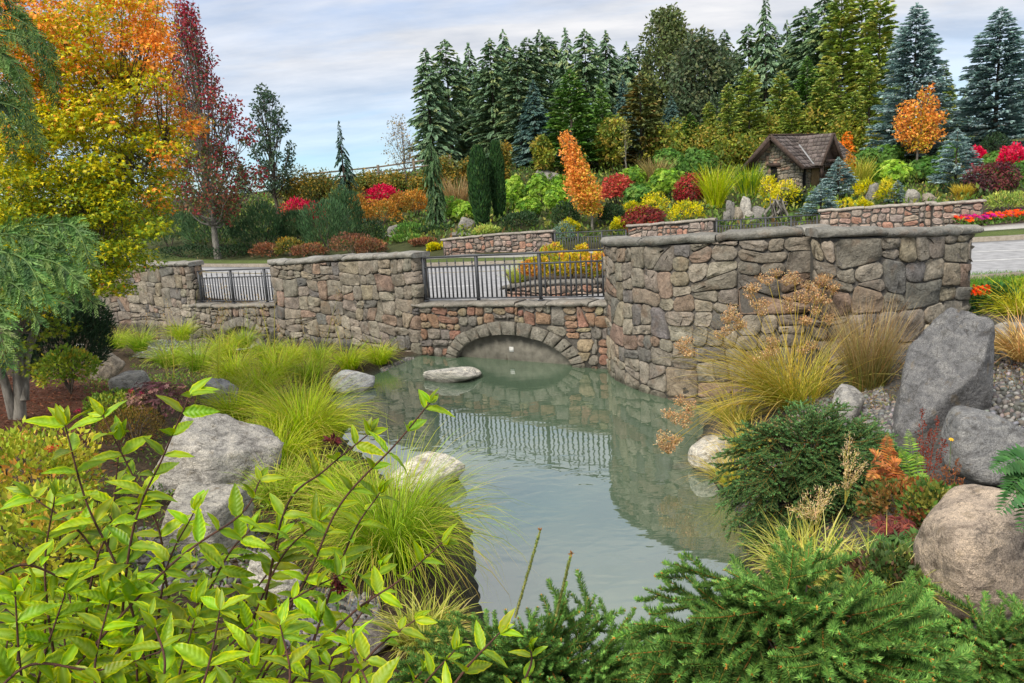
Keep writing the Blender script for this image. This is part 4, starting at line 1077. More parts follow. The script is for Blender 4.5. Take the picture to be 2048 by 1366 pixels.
# broadleaf and pine crowns on the skyline
def leafy_tree(name, label, cat, loc, h, blobs, cols, n, size, seed, group=None, trunk_r=0.15, kind='leaf', mat=None, bark=None, stem_n=1, sparse=0.0, wid=0.6, tcol=None):
    """a trunk, limbs to each clump and leaves spread through the clumps; blobs = (dx, dy, z, rx, rz)"""
    r = np.random.default_rng(seed)
    root = empty(name, loc, label, cat, group)
    tb = MB(); loc = np.asarray(loc, float)
    tops = [np.array([b[0], b[1], b[2]]) for b in blobs]
    trunk_mesh(tb, loc - (0, 0, .3), loc + np.array([r.normal(0, .02 * h), r.normal(0, .02 * h), h * 0.62]), trunk_r, trunk_r * 0.35, 0.01 * h, r)
    for b in tops:
        s0 = loc + np.array([0, 0, min(h * 0.6, max(h * 0.14, b[2] * 0.5))]); e = loc + b
        t = np.linspace(0, 1, 6)[:, None]; pth = s0 * (1 - t) + e * t; pth[:, 2] += np.sin(t[:, 0] * math.pi) * -0.04 * h
        tube(tb, pth, np.linspace(trunk_r * 0.4, trunk_r * 0.08, 6), k=5)
        for _ in range(5):
            q = e + r.normal(0, 0.45, 3) * 1.0 * np.array([1, 1, .8]) * max(0.3, blobs[0][3]); m_ = pth[3] * 0.4 + pth[4] * 0.6
            tube(tb, np.array([m_, (m_ + q) / 2 + r.normal(0, .04 * h * .3, 3), q]), [trunk_r * .12, trunk_r * .08, trunk_r * .04], k=4)
    tb.build('trunk', bark or M_BARK, root, smooth=True)
    mb = MB(); vol = np.array([b[3] ** 2 * b[4] for b in blobs]); cnt = (n * vol / vol.sum()).astype(int) + 20
    for i_, (b, m_) in enumerate(zip(blobs, cnt)):
        d = rdirs(r, m_); rad = r.random(m_) ** 0.45
        p = d * rad[:, None] * np.array([b[3], b[3], b[4]]) + np.array(b[:3])
        p += r.normal(0, 0.08 * b[3], p.shape)
        k = p[:, 2] > 0.05; p, d = p[k], d[k]; m_ = len(p)
        sub = rdirs(r, 9); lab = (d @ sub.T).argmax(1)
        cc = cols(p, r) if callable(cols) else pick_cols(cols, m_, r, lab, 9)
        sz = size * r.uniform(0.7, 1.3, m_)
        ax = nrm(d * .6 + r.normal(0, .6, (m_, 3)) - (0, 0, .25))
        if kind == 'maple': cards(mb, STAR_V, STAR_F, p + loc, ax, nrm(r.normal(0, .6, (m_, 3)) + (0, 0, .8)), sz, cc)
        else: cards(mb, LEAF_V, LEAF_F, p + loc, ax, rdirs(r, m_), np.stack([sz * wid, sz, sz], -1), cc)
    mb.build('crown', mat or M_LEAF, root)
    return root
def blobs_oval(r, n, h0, h1, rx, br, pw=1.0, taper=0.0):
    out = []
    for i in range(n):
        t = (i + r.random()) / n; z = h0 + (h1 - h0) * t
        R = rx * (math.sin(math.pi * min(0.98, 0.12 + t * 0.86)) ** pw) * (1 - taper * t); a = i * 2.4 + r.uniform(-.5, .5); q = R * math.sqrt(r.random()) * 0.8
        out.append((q * math.cos(a), q * math.sin(a), z, br * r.uniform(.7, 1.2) * (1 - 0.45 * taper * t), br * r.uniform(.6, 1.0) * (1 - 0.3 * taper * t)))
    return out
R_ = lambda s: np.random.default_rng(s)
OLIVE = [(sr(104, 116, 72), 3), (sr(90, 104, 66), 3), (sr(122, 128, 78), 1)]
for k, (px, py, D, w, cols, lb, nm) in enumerate(((1342, 12, 72, 5.2, OLIVE, 'tall dull-green poplar with a rounded crown above the skyline', 'poplar_tree'), (1405, 64, 66, 5.4, [(sr(86, 102, 74), 3), (sr(74, 90, 66), 2), (sr(108, 114, 80), 1)], 'round-topped dark pine in the middle of the skyline', 'pine_tree'))):
    loc = at_D(px, 330, D); h = height_to(px, py, loc)
    leafy_tree(nm, lb, 'tree', loc, h, blobs_oval(R_(300 + k), 38, h * .12, h * .95, w * .66, w * .24, .6, .25), cols, 10000, .32, 310 + k, trunk_r=.25)
# yellow-green thicket below the skyline
THICK = [(sr(150, 150, 62), 3), (sr(120, 132, 56), 3), (sr(168, 150, 74), 2), (sr(98, 116, 52), 3)]
for k, (px, py, D, w, lb) in enumerate(((1360, 245, 60, 3.6, 'yellowing thicket shrub above the green rhododendrons'), (1425, 255, 58, 3.8, 'yellow-green thicket shrub left of the slender larch pair'), (1530, 235, 58, 3.4, 'yellow thicket shrub left of the hut roof'), (1610, 225, 57, 3.6, 'yellow thicket shrub over the hut ridge'),
                                   (1226, 228, 56, 2.2, 'small yellow tree right of the orange maple top'), (1085, 268, 55, 1.5, 'slim yellow sapling left of the bright green cypress'), (1690, 240, 55, 3.0, 'yellow-green thicket shrub right of the hut roof'), (1480, 275, 55, 3.0, 'yellow-green bush at the foot of the slender larches'),
                                   (1745, 262, 54, 3.0, 'dull green bush at the foot of the tall blue spruce'), (1320, 270, 57, 3.2, 'olive bush at the foot of the brown cypress'))):
    loc = at_D(px, 330, D); h = height_to(px, py, loc)
    leafy_tree('thicket_shrub', lb, 'shrub', loc, h, blobs_oval(R_(330 + k), 12, h * .2, h * .88, w * .5, w * .33, .7), THICK, 2600, .24, 340 + k, 'yellowing thicket below the skyline', trunk_r=.06)
loc = at_D(1252, 335, 54)
leafy_tree('birch_sapling', 'thin pale birch sapling with few leaves beside the brown cypress', 'tree', loc, height_to(1250, 235, loc), [(0, 0, 3.2, .35, .8), (.1, 0, 2.3, .35, .5), (-.2, 0, 1.6, .3, .4)], [(sr(150, 150, 80), 1), (sr(120, 120, 80), 1)], 160, .14, 351, trunk_r=.06, bark=M_BARKG)

# ------------------------------------------------------------------ ridge: sparse trees, fence
SPARSE = [(sr(74, 96, 74), 3), (sr(60, 84, 66), 3), (sr(90, 106, 78), 1)]
loc = at_D(552, 395, 52); h = height_to(540, 168, loc)
leafy_tree('alder_tree', 'airy grey-green tree behind the crimson tree', 'tree', loc, h, blobs_oval(R_(360), 34, h * .2, h * .97, 2.3, .5, .7, .4), SPARSE, 2600, .19, 361, trunk_r=.12)
loc = at_D(812, 360, 55); h = height_to(812, 228, loc)
leafy_tree('birch_tree', 'nearly bare pale birch on the ridge beside the fence', 'tree', loc, h, blobs_oval(R_(363), 16, h * .35, h * .95, 1.5, .6, .7, .2), [(sr(150, 150, 140), 2), (sr(170, 140, 80), 1)], 420, .14, 364, trunk_r=.07, bark=M_BARKG)
AUT = [(sr(150, 130, 60), 2), (sr(120, 116, 56), 3), (sr(92, 104, 50), 3), (sr(176, 140, 64), 1)]
for k, (px, pb, py, D, w, lb) in enumerate(((590, 400, 340, 53, 3.0, 'olive autumn bush right of the crimson tree'), (640, 400, 352, 55, 3.0, 'yellowing autumn bush left of the blue-green spire'), (735, 395, 364, 56, 2.6, 'tawny autumn bush below the ridge fence post'), (790, 392, 362, 55, 2.6, 'tawny autumn bush at the foot of the bare birch'), (893, 372, 308, 53, 1.7, 'golden sapling left of the columnar evergreens'), (935, 372, 312, 54, 1.4, 'golden sapling hugging the columnar evergreen'), (1010, 350, 278, 52, 1.3, 'golden brown sapling right of the columnar evergreens'), (690, 410, 372, 50, 2.4, 'dull green bush at the foot of the spire'), (850, 395, 358, 54, 2.0, 'olive bush behind the weeping conifer'))):
    loc = at_D(px, pb, D); h = max(1.0, height_to(px, py, loc))
    leafy_tree('autumn_bush', lb, 'shrub', loc, h, blobs_oval(R_(370 + k), 9, h * .2, h * .85, w * .5, w * .32, .7), AUT, 1700, .17, 380 + k, 'autumn bushes along the ridge', trunk_r=.04)
SPIRE = conifer_geo(R_(400), 7.0, 1.1, [(sr(64, 92, 78), 3), (sr(78, 106, 84), 2), (sr(52, 78, 66), 2)], nb=170, droop=0.9, up=0.1, spl=0.3, spw=0.1, pw=0.9, ragged=.4)
loc = at_D(692, 395, 50); s = height_to(680, 246, loc) / 7.0
tree_things('weeping_spire', 'narrow blue-green weeping spire against the sky', 'tree', loc, *SPIRE, None, (s * 1.0, s * 1.0, s))
SLIM = conifer_geo(R_(401), 5.0, .55, [(sr(88, 118, 74), 3), (sr(70, 98, 62), 3), (sr(110, 132, 86), 1)], nb=200, droop=1.6, up=0.2, spl=0.26, spw=0.07, pw=0.25, ragged=.5)
loc = hit(874, 458); s = height_to(860, 285, loc) / 5.0
tree_things('weeping_conifer', 'slim weeping green conifer left of the twin columns', 'tree', loc, *SLIM, None, (s, s, s))
# post and rail fence on the ridge
fc = at_D(757, 355, 60)
froot = empty('rail_fence', fc, 'wooden post and rail fence on the ridge against the sky', 'fence')
fp = [(610, 360), (690, 352), (757, 345), (828, 335), (900, 325)]
fpt = [P(px, py, 60) for px, py in fp]
for q in fpt:
    mb = MB(); z0 = tz(q[0], q[1]); box(mb, (q[0], q[1], (z0 + q[2] + .55) / 2), (.09, .09, (q[2] + .55 - z0) / 2)); mb.build('post', M_FENCE, froot)
for a, b in zip(fpt[:-1], fpt[1:]):
    for dz in (.4, 0, -.4):
        mb = MB(); beam(mb, a + (0, -.05, dz), b + (0, -.05, dz), .05, .11); mb.build('rail', M_FENCE, froot)

# ------------------------------------------------------------------ stone hut with shingled roof
HUT_D = 42.0
hb = at_D(1612, 380, HUT_D)
hroot = empty('stone_hut', hb, 'small fieldstone hut with dark shingled gabled roof on the slope', 'hut')
hz = hb[2] - 0.3
# local frame: +u along the ridge (to the right, slightly away), +v towards the viewer
au = math.radians(38); U = np.array([math.cos(au), math.sin(au), 0]); Vv = np.array([math.sin(au), -math.cos(au), 0])
LU, LV, WH, RH = 2.35, 1.35, 1.85, 3.15          # half length, half width, wall height, ridge height
HC = P(1600, 380, 41.0) + U * LU - Vv * LV; HC[2] = hz
def hw(u, v, z): return HC + U * u + Vv * v + np.array([0, 0, z])
class Flat:
    """a straight wall face of the hut with the same interface as Path"""
    def __init__(self, a, b): self.a, self.b = a[:2], b[:2]; self.L = float(np.linalg.norm(self.b - self.a)); self.d = (self.b - self.a) / self.L
    def at(self, s, off=0.0):
        s = np.asarray(s, float)[..., None]; off = np.asarray(off, float)[..., None] if np.ndim(off) else off
        return self.a + self.d * s + np.array([self.d[1], -self.d[0]]) * off
rr = R_(420)
mb = MB()
prof = [(-LV, 0), (-LV, WH), (0, RH - .1), (LV, WH), (LV, 0)]
Vh = [hw(-LU, v, z) for v, z in prof] + [hw(LU, v, z) for v, z in prof]
mb.add(Vh, [[0, 1, 2, 3, 4]]); mb.add(Vh, [[9, 8, 7, 6, 5]]); mb.add(Vh, [[0, 5, 6, 1], [1, 6, 7, 2], [2, 7, 8, 3], [3, 8, 9, 4]])
wcore = mb.build('wall', M_CONC, hroot)
HUTP = [((0.3, 0.26, 0.2), 4), ((0.36, 0.31, 0.23), 3), ((0.33, 0.22, 0.16), 2), ((0.22, 0.2, 0.17), 2)]
gab = Flat(hw(-LU, -LV, 0), hw(-LU, LV, 0)); frt = Flat(hw(-LU, LV, 0), hw(LU, LV, 0))
def hut_stones(path, poly, holes):
    for q in rubble(poly, (.16, .3), (.2, .42), rr, .02):
        c = q.mean(0)
        if any(a < c[0] < b and z0 < c[1] < z1 for a, b, z0, z1 in holes): continue
        q = q.copy()
        for a, b, z0, z1 in holes:
            for i in range(len(q)):
                if a < q[i, 0] < b and z0 < q[i, 1] < z1:
                    dd = [q[i, 0] - a, b - q[i, 0], z1 - q[i, 1]]; k = int(np.argmin(dd))
                    if k == 0: q[i, 0] = a
                    elif k == 1: q[i, 0] = b
                    else: q[i, 1] = z1
        q[:, 1] += hz
        stone_obj(q, path, rr.uniform(.03, .06), rr, wcore, pick(HUTP, rr))
hut_stones(gab, [(0, 0), (2 * LV, 0), (2 * LV, WH), (LV, RH - .15), (0, WH)], [(1.0, 1.4, .5, 1.6)])
hut_stones(frt, [(0, 0), (2 * LU, 0), (2 * LU, WH), (0, WH)], [(.22, .5, .1, 1.75), (.98, 1.7, 0, 1.8)])
def hut_box(name, a, b, w, h, mat, parent=hroot, up=(0, 0, 1)):
    mb = MB(); beam(mb, a, b, w, h, up=up); return mb.build(name, mat, parent, org=tuple(hroot.location) if parent is hroot else tuple(hroot.location))
mb = MB(); mb.add([hw(-LU - .008, v, z) for v, z in ((-.35, .5), (.05, .5), (.05, 1.6), (-.35, 1.6))], [[0, 3, 2, 1]]); mb.build('window', M_DARK, hroot)
hut_box('lintel', hw(-LU - .05, -.55, 1.68), hw(-LU - .05, .25, 1.68), .14, .18, M_TIMBER)
mb = MB(); mb.add([hw(-LU + u, LV + .008, z) for u, z in ((.22, .1), (.5, .1), (.5, 1.75), (.22, 1.75))], [[0, 1, 2, 3]]); mb.build('window', M_DARK, hroot)
# door of boards
droot = hut_box('door', hw(-LU + .98, LV + .02, .9), hw(-LU + 1.7, LV + .02, .9), .05, 1.8, M_DOOR)
for k in range(6):
    u = -LU + .99 + k * .118; mb = MB(); beam(mb, hw(u, LV + .055, .9), hw(u + .108, LV + .055, .9), .03, 1.74); o = mb.build('board', M_DOOR, droot, org=tuple(hroot.location))
# roof: two slopes of separate shingles over a deck, plus the porch gable
def slope(a0, a1, b0, b1, nu, nv, name='roof', par=None):
    """deck quad from eave (a0-a1) to ridge (b0-b1) with rows of shingles"""
    a0, a1, b0, b1 = [np.asarray(q, float) for q in (a0, a1, b0, b1)]
    n = nrm(np.cross(a1 - a0, b0 - a0)); n = n if n[2] > 0 else -n
    mb = MB(); Q = [a0, a1, b1, b0]; mb.add([*Q, *[q - n * .07 for q in Q]], [[0, 1, 2, 3], [7, 6, 5, 4], [0, 4, 5, 1], [1, 5, 6, 2], [2, 6, 7, 3], [3, 7, 4, 0]])
    deck = mb.build(name, M_TIMBER, hroot)
    for r_ in range(nv):
        t0, t1 = r_ / nv, min(1.0, (r_ + 1.25) / nv); wl = 0.0
        A0, A1 = a0 + (b0 - a0) * t0, a1 + (b1 - a1) * t0; B0, B1 = a0 + (b0 - a0) * t1, a1 + (b1 - a1) * t1
        m = max(2, int(nu * np.linalg.norm(A1 - A0) / np.linalg.norm(a1 - a0)))
        e = np.concatenate([[0], (np.arange(1, m) + rr.uniform(-.25, .25, m - 1)) / m, [1]])
        for k in range(m):
            s0, s1 = e[k] + .004, e[k + 1] - .004; lift = .035 + rr.uniform(0, .02); d0 = rr.uniform(-.03, .03)
            q = [A0 + (A1 - A0) * s0, A0 + (A1 - A0) * s1, B0 + (B1 - B0) * s1, B0 + (B1 - B0) * s0]
            dn = nrm(a0 - b0) * d0
            top = [q[0] + n * (lift + .025) + dn, q[1] + n * (lift + .025) + dn, q[2] + n * .025, q[3] + n * .025]
            bot = [q[0] + n * lift + dn - n * .02, q[1] + n * lift + dn - n * .02]
            mb = MB(); mb.add(top + bot, [[0, 1, 2, 3], [0, 4, 5, 1]]); o = mb.build('shingle', M_SHINGLE, deck, org=tuple(hroot.location))
            o.color = (*(np.array((.17, .14, .13)) * rr.uniform(.65, 1.35)), 1)
    return deck
OV = .55
slope(hw(-LU - OV, LV + .5, WH - .42), hw(LU + OV, LV + .5, WH - .42), hw(-LU - OV, 0, RH), hw(LU + OV, 0, RH), 15, 9)
slope(hw(LU + OV, -LV - .5, WH - .42), hw(-LU - OV, -LV - .5, WH - .42), hw(LU + OV, 0, RH + .002), hw(-LU - OV, 0, RH + .002), 12, 7)
pu, pw_, pz = -LU + 1.5, 1.0, RH - .08      # porch gable facing the viewer
pv1 = LV + .9
slope(hw(pu - pw_, pv1, WH - .35), hw(pu - pw_, .55, WH - .35), hw(pu, pv1, pz), hw(pu, .0, pz), 8, 8, 'porch_roof')
slope(hw(pu + pw_, .55, WH - .35), hw(pu + pw_, pv1, WH - .35), hw(pu, .0, pz), hw(pu, pv1, pz), 8, 8, 'porch_roof')
for sg in (-1, 1):
    hut_box('barge_board', hw(-LU - OV - .03, sg * (LV + .55), WH - .47), hw(-LU - OV - .03, 0, RH - .03), .07, .22, M_TIMBER)
    hut_box('barge_board', hw(pu + sg * (pw_ + .04), pv1 + .03, WH - .4), hw(pu, pv1 + .03, pz - .03), .07, .2, M_TIMBER)
hut_box('ridge_cap', hw(-LU - OV - .05, 0, RH + .06), hw(LU + OV + .05, 0, RH + .06), .16, .07, M_TIMBER)
hut_box('valley_flashing', hw(pu - pw_ - .02, LV + .48, WH - .27), hw(pu - .45, .62, RH - .5), .1, .03, plain_mat('flashing_metal', (.3, .3, .3), (.42, .42, .42), 5, rough=.5))
hut_box('tie_beam', hw(pu - pw_ + .1, pv1 - .1, WH - .15), hw(pu + pw_ - .1, pv1 - .1, WH - .15), .13, .16, M_TIMBER)
hut_box('porch_post', hw(pu + .82, pv1 - .1, 0), hw(pu + .82, pv1 - .1, WH - .2), .15, .15, M_TIMBER, up=(0, 1, 0))
hut_box('porch_post', hw(pu - .82, pv1 - .1, .9), hw(pu - .82, pv1 - .1, WH - .2), .15, .15, M_TIMBER, up=(0, 1, 0))
hut_box('knee_brace', hw(pu + .75, pv1 - .1, 1.3), hw(pu + .3, pv1 - .1, WH - .2), .1, .1, M_TIMBER, up=(0, 1, 0))
mb = MB(); q0 = [hw(pu - pw_ + .25, pv1 - .35, WH - .1), hw(pu + pw_ - .25, pv1 - .35, WH - .1), hw(pu, pv1 - .35, pz - .25)]
mb.add(q0 + [q - Vv * .05 for q in q0], [[0, 1, 2], [5, 4, 3]]); mb.build('gable_board', M_TIMBER, hroot)

# ------------------------------------------------------------------ hillside shrubs (px, base row, top row, width in px)
def W(px_w, Y): return px_w * Y / F_PX
def hill_shrub(name, label, cat, px, pb, pt, w, cols, n, size, seed, kind='leaf', D=None, group=None, mat=None, **kw):
    loc = at_D(px, pb, D) if D else hit(px, pb)
    h = max(0.3, height_to(px, pt, loc)) * 1.03; rx = W(w, loc[1]) / 2
    o = empty(name, loc, label, cat, group); r = R_(seed)
    mb = MB(); mound(mb, r, loc, rx, rx * 0.9, h, n, size, cols, kind, **kw); mb.build('foliage', mat or M_LEAF, o)
    tb = MB()
    for _ in range(4):
        a = r.uniform(0, 6.28); e = loc + np.array([math.cos(a) * rx * .5, math.sin(a) * rx * .5, h * .6]); tube(tb, [loc - (0, 0, .1), (loc + e) / 2 + (0, 0, .05), e], [.03, .02, .01], k=5)
    tb.build('stem', M_BARK, o)
    return o
RHO = [(sr(156, 188, 74), 3), (sr(130, 166, 64), 3), (sr(176, 202, 92), 2), (sr(96, 134, 56), 2)]
RHD = [(sr(104, 144, 68), 3), (sr(86, 124, 60), 3), (sr(128, 162, 80), 1)]
DGR = [(sr(52, 76, 46), 3), (sr(44, 64, 42), 3), (sr(66, 90, 52), 1)]
YLS = [(sr(214, 202, 52), 3), (sr(188, 184, 50), 3), (sr(150, 156, 48), 2), (sr(232, 214, 88), 1)]
ORS = [(sr(190, 136, 66), 3), (sr(160, 118, 58), 3), (sr(206, 152, 76), 1), (sr(132, 112, 54), 2)]
RED = [(sr(212, 52, 88), 3), (sr(188, 40, 74), 3), (sr(230, 84, 110), 1)]
for k, (px, pb, pt, w, lb) in enumerate([
    (1029, 388, 350, 44, 'round lime-green rhododendron right of the twin columns'), (1077, 392, 343, 62, 'largest lime-green rhododendron mound left of the orange maple'),
    (1112, 408, 374, 50, 'lime-green rhododendron touching the orange maple'), (1016, 412, 382, 40, 'small lime-green rhododendron at the columns foot'), (1058, 428, 394, 60, 'low lime-green rhododendron in front of the larger mound'),
    (926, 432, 397, 62, 'green rhododendron left of the twin columns'), (1263, 368, 332, 62, 'lime-green rhododendron above the red maple'), (1120, 378, 348, 46, 'pale green rhododendron behind the orange maple')]):
    hill_shrub('rhododendron', lb, 'shrub', px, pb, pt, w, RHO, 620, .135, 500 + k, 'rosette', group='rhododendrons on the hillside', D=[45, 45, 42, 43, 41, 43, 47, 48][k])
for k, (px, pb, pt, w, lb) in enumerate([
    (1334, 382, 336, 86, 'wide green rhododendron between the two red maples'), (1340, 338, 292, 74, 'dark green rhododendron high above the red maple gap'), (1398, 345, 292, 80, 'green rhododendron above the crimson weeping maple'), (1280, 412, 366, 66, 'deep green rhododendron right of the spreading red maple'),
    (1780, 368, 320, 82, 'round green rhododendron left of the orange slope tree foot'), (1852, 372, 312, 74, 'round green rhododendron under the orange slope tree'), (1732, 335, 298, 64, 'green rhododendron right of the hut porch'), (1775, 325, 288, 64, 'green rhododendron behind the round ones on the slope'),
    (1700, 365, 318, 50, 'green rhododendron behind the plump blue spruce'), (2000, 336, 302, 80, 'bright green rhododendron above the purple weeping maple'), (2046, 375, 318, 60, 'green rhododendron at the right picture edge'), (1905, 315, 285, 60, 'green rhododendron between the slope trees')]):
    hill_shrub('rhododendron', lb, 'shrub', px, pb, pt, w, RHD if k % 4 else RHO, 720, .14, 520 + k, 'rosette', group='rhododendrons on the hillside', D=[43, 52, 50, 41, 41, 41, 46, 48, 44, 41, 36, 46][k])
for k, (px, pb, pt, w, D, lb) in enumerate([
    (1040, 465, 420, 80, 38.5, 'dark green mound behind the left pink wall end'), (1131, 455, 404, 60, 38.5, 'dark green shrub left of the orange maple trunk'), (1224, 462, 408, 60, 38, 'dark green shrub right of the orange maple trunk'), (1930, 398, 360, 96, 35, 'dark spreading juniper below the purple weeping maple'),
    (1590, 425, 385, 50, 36, 'dark green shrub between hut door and blue spruce'), (1985, 300, 262, 70, 44, 'dark shrub under the right blue spruce')]):
    hill_shrub('evergreen_shrub', lb, 'shrub', px, pb, pt, w, DGR, 1500, .12, 540 + k, D=D, group='dark evergreen shrubs on the hillside', wid=.4)
for k, (px, pb, pt, w, D, lb) in enumerate([
    (1310, 432, 384, 66, 38, 'golden shrub behind the maroon dome'), (1376, 442, 400, 84, 36, 'wide golden shrub right of the maroon dome'), (1140, 472, 438, 40, 37, 'small golden shrub left of the far railing'), (1238, 466, 436, 36, 36, 'small golden shrub right of the orange maple trunk'),
    (1262, 432, 403, 38, 39, 'golden shrub peeking over the maroon dome'), (1539, 390, 350, 44, 38.5, 'golden shrub at the hut corner'), (1571, 425, 356, 66, 36, 'tall golden shrub in front of the hut window'), (1730, 396, 357, 46, 37, 'golden shrub right of the plump blue spruce'),
    (1777, 408, 356, 54, 35, 'golden shrub left of the tiny blue spruce'), (1688, 418, 398, 52, 33, 'low golden shrub along the long pink wall'), (1724, 415, 398, 36, 33, 'low golden tuft along the long pink wall'), (2010, 442, 384, 88, 30, 'yellow-green shrub above the flower bed'), (1545, 425, 398, 40, 37, 'golden shrub left of the tall golden one')]):
    hill_shrub('golden_shrub', lb, 'shrub', px, pb, pt, w, YLS if k != 11 else YEL, 900, .13, 560 + k, D=D, group='golden shrubs on the hillside', wid=.35, amp=.45)
for k, (px, pb, pt, w, D, lb) in enumerate([(525, 492, 405, 100, 45, 'dark rounded mountain pine behind the crimson tree trunk'), (656, 498, 396, 112, 42.5, 'large rounded dark mountain pine beside the road'), (692, 460, 376, 74, 46, 'tall dark mountain pine behind the large round one'), (430, 495, 405, 120, 46, 'dark mountain pine directly behind the pale trunk'), (340, 500, 410, 120, 47, 'dark mountain pine behind the golden maple edge'), (590, 480, 420, 80, 46, 'dark mountain pine between two larger ones')]):
    D -= 2.0
    hill_shrub('mountain_pine', lb, 'shrub', px, pb, pt, w, [(sr(76, 108, 68), 3), (sr(64, 94, 60), 3), (sr(98, 126, 82), 1)], 2200, .26, 580 + k, D=D, group='dark mountain pines by the road', wid=.16, upw=1.3, jitter=.35, amp=.28, mat=M_NEEDLE)
for k, (px, pb, pt, w, D, cols, lb) in enumerate([
    (762, 404, 368, 84, 51, RED, 'vivid crimson bush below the ridge fence'), (606, 430, 392, 104, 48, RED + [(sr(190, 110, 80), 2)], 'crimson bush behind the large mountain pine'), (2030, 318, 288, 74, 40, RED, 'hot pink bush at the right picture edge'), (1958, 310, 290, 44, 42, RED, 'small dark pink bush under the right blue spruce')]):
    hill_shrub('burning_bush', lb, 'shrub', px, pb, pt, w, cols, 1300, .15, 600 + k, D=D, group='crimson bushes', amp=.4)
for k, (px, pb, pt, w, D, lb) in enumerate([(720, 438, 388, 48, 47, 'tawny orange bush left of the vivid crimson one'), (764, 444, 394, 92, 46, 'broad tawny orange bush below the vivid crimson one'), (836, 446, 378, 64, 47, 'tall tawny bush left of the slim weeping conifer'), (800, 425, 385, 60, 49, 'pale tawny bush right of the vivid crimson one')]):
    hill_shrub('tawny_bush', lb, 'shrub', px, pb, pt, w, ORS, 1300, .14, 610 + k, D=D, group='tawny autumn bushes', amp=.4)
BARB = [(sr(146, 98, 70), 3), (sr(122, 86, 68), 3), (sr(164, 120, 82), 1), (sr(104, 86, 62), 3)]
for k, (px, pb, pt, w, D, cols, lb) in enumerate([
    (704, 508, 464, 100, 41, BARB, 'rust-red barberry mound at the road edge'), (742, 512, 478, 70, 40.5, BARB, 'dull maroon barberry beside the rust-red one'), (620, 514, 488, 80, 42, BARB, 'low rusty barberry below the large mountain pine'), (580, 508, 473, 64, 43, AUT, 'olive-gold heather mound by the road'), (536, 514, 486, 70, 43.5, BARB, 'low dull rusty heather left of the gold mound'),
    (460, 514, 490, 110, 44.5, DGR, 'low dark hedge right of the pale trunk'), (370, 516, 490, 120, 45, DGR, 'low dark hedge left of the pale trunk'), (742, 478, 436, 66, 44, DGR, 'spreading dark green shrub among the hillside boulders'), (820, 494, 446, 64, 41.5, RHD, 'weeping green shrub among the hillside boulders'), (875, 482, 454, 80, 41, DGR, 'flat dark juniper beside the grey boulders'),
    (903, 514, 480, 38, 36.5, YLS, 'bright yellow shrub at the end of the pink wall'), (868, 514, 490, 26, 36.5, YLS, 'small yellow tuft left of the bright yellow shrub'), (972, 476, 452, 60, 38, YEL, 'pale yellow-green shrub above the pink wall'), (900, 428, 390, 50, 44, GRN, 'bright green bush right of the slim weeping conifer'), (848, 516, 488, 60, 38, BARB, 'brown clipped mound beside the yellow shrub'), (815, 502, 478, 70, 40, GRN, 'low green ground shrub right of the pale boulder')]):
    if px < 800 and D > 40: D -= 3.2
    hill_shrub('low_shrub', lb, 'shrub', px, pb, pt, w, cols, 1000, .13, 630 + k, D=D, group='low shrubs along the road', wid=.45)
# Japanese maples on the hill
ORM = lambda p, r: np.where((r.random(len(p)) < np.clip(.35 + .5 * np.linalg.norm(p[:, :2], axis=1) + .12 * (p[:, 2] - 2.2), 0.15, .9))[:, None], np.array(sr(230, 160, 90)), np.array(sr(204, 182, 76))) * r.uniform(.75, 1.2, (len(p), 1))
loc = at_D(1187, 466, 37.2); h = height_to(1162, 283, loc)
leafy_tree('orange_maple', 'slender flame-orange maple in the middle of the hillside', 'tree', loc, h, [(-.05 - .12 * i, r_, z, a, b) for i, (r_, z, a, b) in enumerate([(0, .95, .55, .35), (.2, 1.25, .72, .4), (-.2, 1.6, .8, .4), (.2, 2.0, .85, .45), (0, 2.4, .72, .5), (-.1, 2.8, .62, .45), (.1, 3.2, .55, .45), (0, 3.6, .5, .4), (0, 3.95, .42, .4), (0, 4.3, .3, .35)])], ORM, 4200, .12, 660, trunk_r=.07, kind='maple', bark=M_BARKG)
loc = at_D(1835, 335, 46); h = height_to(1835, 180, loc)
leafy_tree('orange_maple', 'orange and yellow maple on the slope before the tall blue spruce', 'tree', loc, h, [(dx * 1.25, 0, z, a * 1.05, b) for dx, z, a, b in [(0, 1.3, .7, .5), (-.5, 1.9, .7, .5), (.5, 1.8, .75, .5), (-.7, 2.6, .6, .5), (.2, 2.6, .8, .6), (.9, 2.7, .45, .4), (-.5, 3.3, .55, .45), (.4, 3.4, .55, .5), (.1, 3.9, .3, .5), (.45, 4.2, .25, .45)]], ORM, 3300, .14, 661, trunk_r=.08, kind='maple', bark=M_BARKG)
RJ = [(sr(178, 80, 70), 3), (sr(196, 100, 84), 2), (sr(152, 64, 60), 2)]
hill_shrub('red_maple', 'spreading coral-red Japanese maple right of the orange maple', 'tree', 1236, 415, 348, 88, RJ, 1900, .13, 670, 'maple', D=42, amp=.4, zlo=-.35)
hill_shrub('red_maple', 'crimson weeping Japanese maple left of the tall yellow grass', 'tree', 1380, 412, 342, 74, [(sr(152, 54, 56), 3), (sr(174, 74, 70), 2), (sr(124, 44, 50), 2)], 1700, .12, 671, 'maple', D=40, upw=-.4, amp=.35)
hill_shrub('maroon_maple', 'maroon dome-shaped weeping maple above the short pink wall', 'tree', 1290, 458, 409, 92, [(sr(138, 58, 54), 3), (sr(112, 46, 48), 3), (sr(160, 76, 64), 1)], 1900, .11, 672, 'maple', D=34.5, upw=-.6, amp=.18)
hill_shrub('maroon_maple', 'dark purple weeping maple near the right edge of the hillside', 'tree', 1982, 384, 320, 112, [(sr(92, 50, 54), 3), (sr(74, 42, 48), 3), (sr(116, 62, 62), 1)], 2200, .11, 673, 'maple', D=34, upw=-.6, amp=.2)
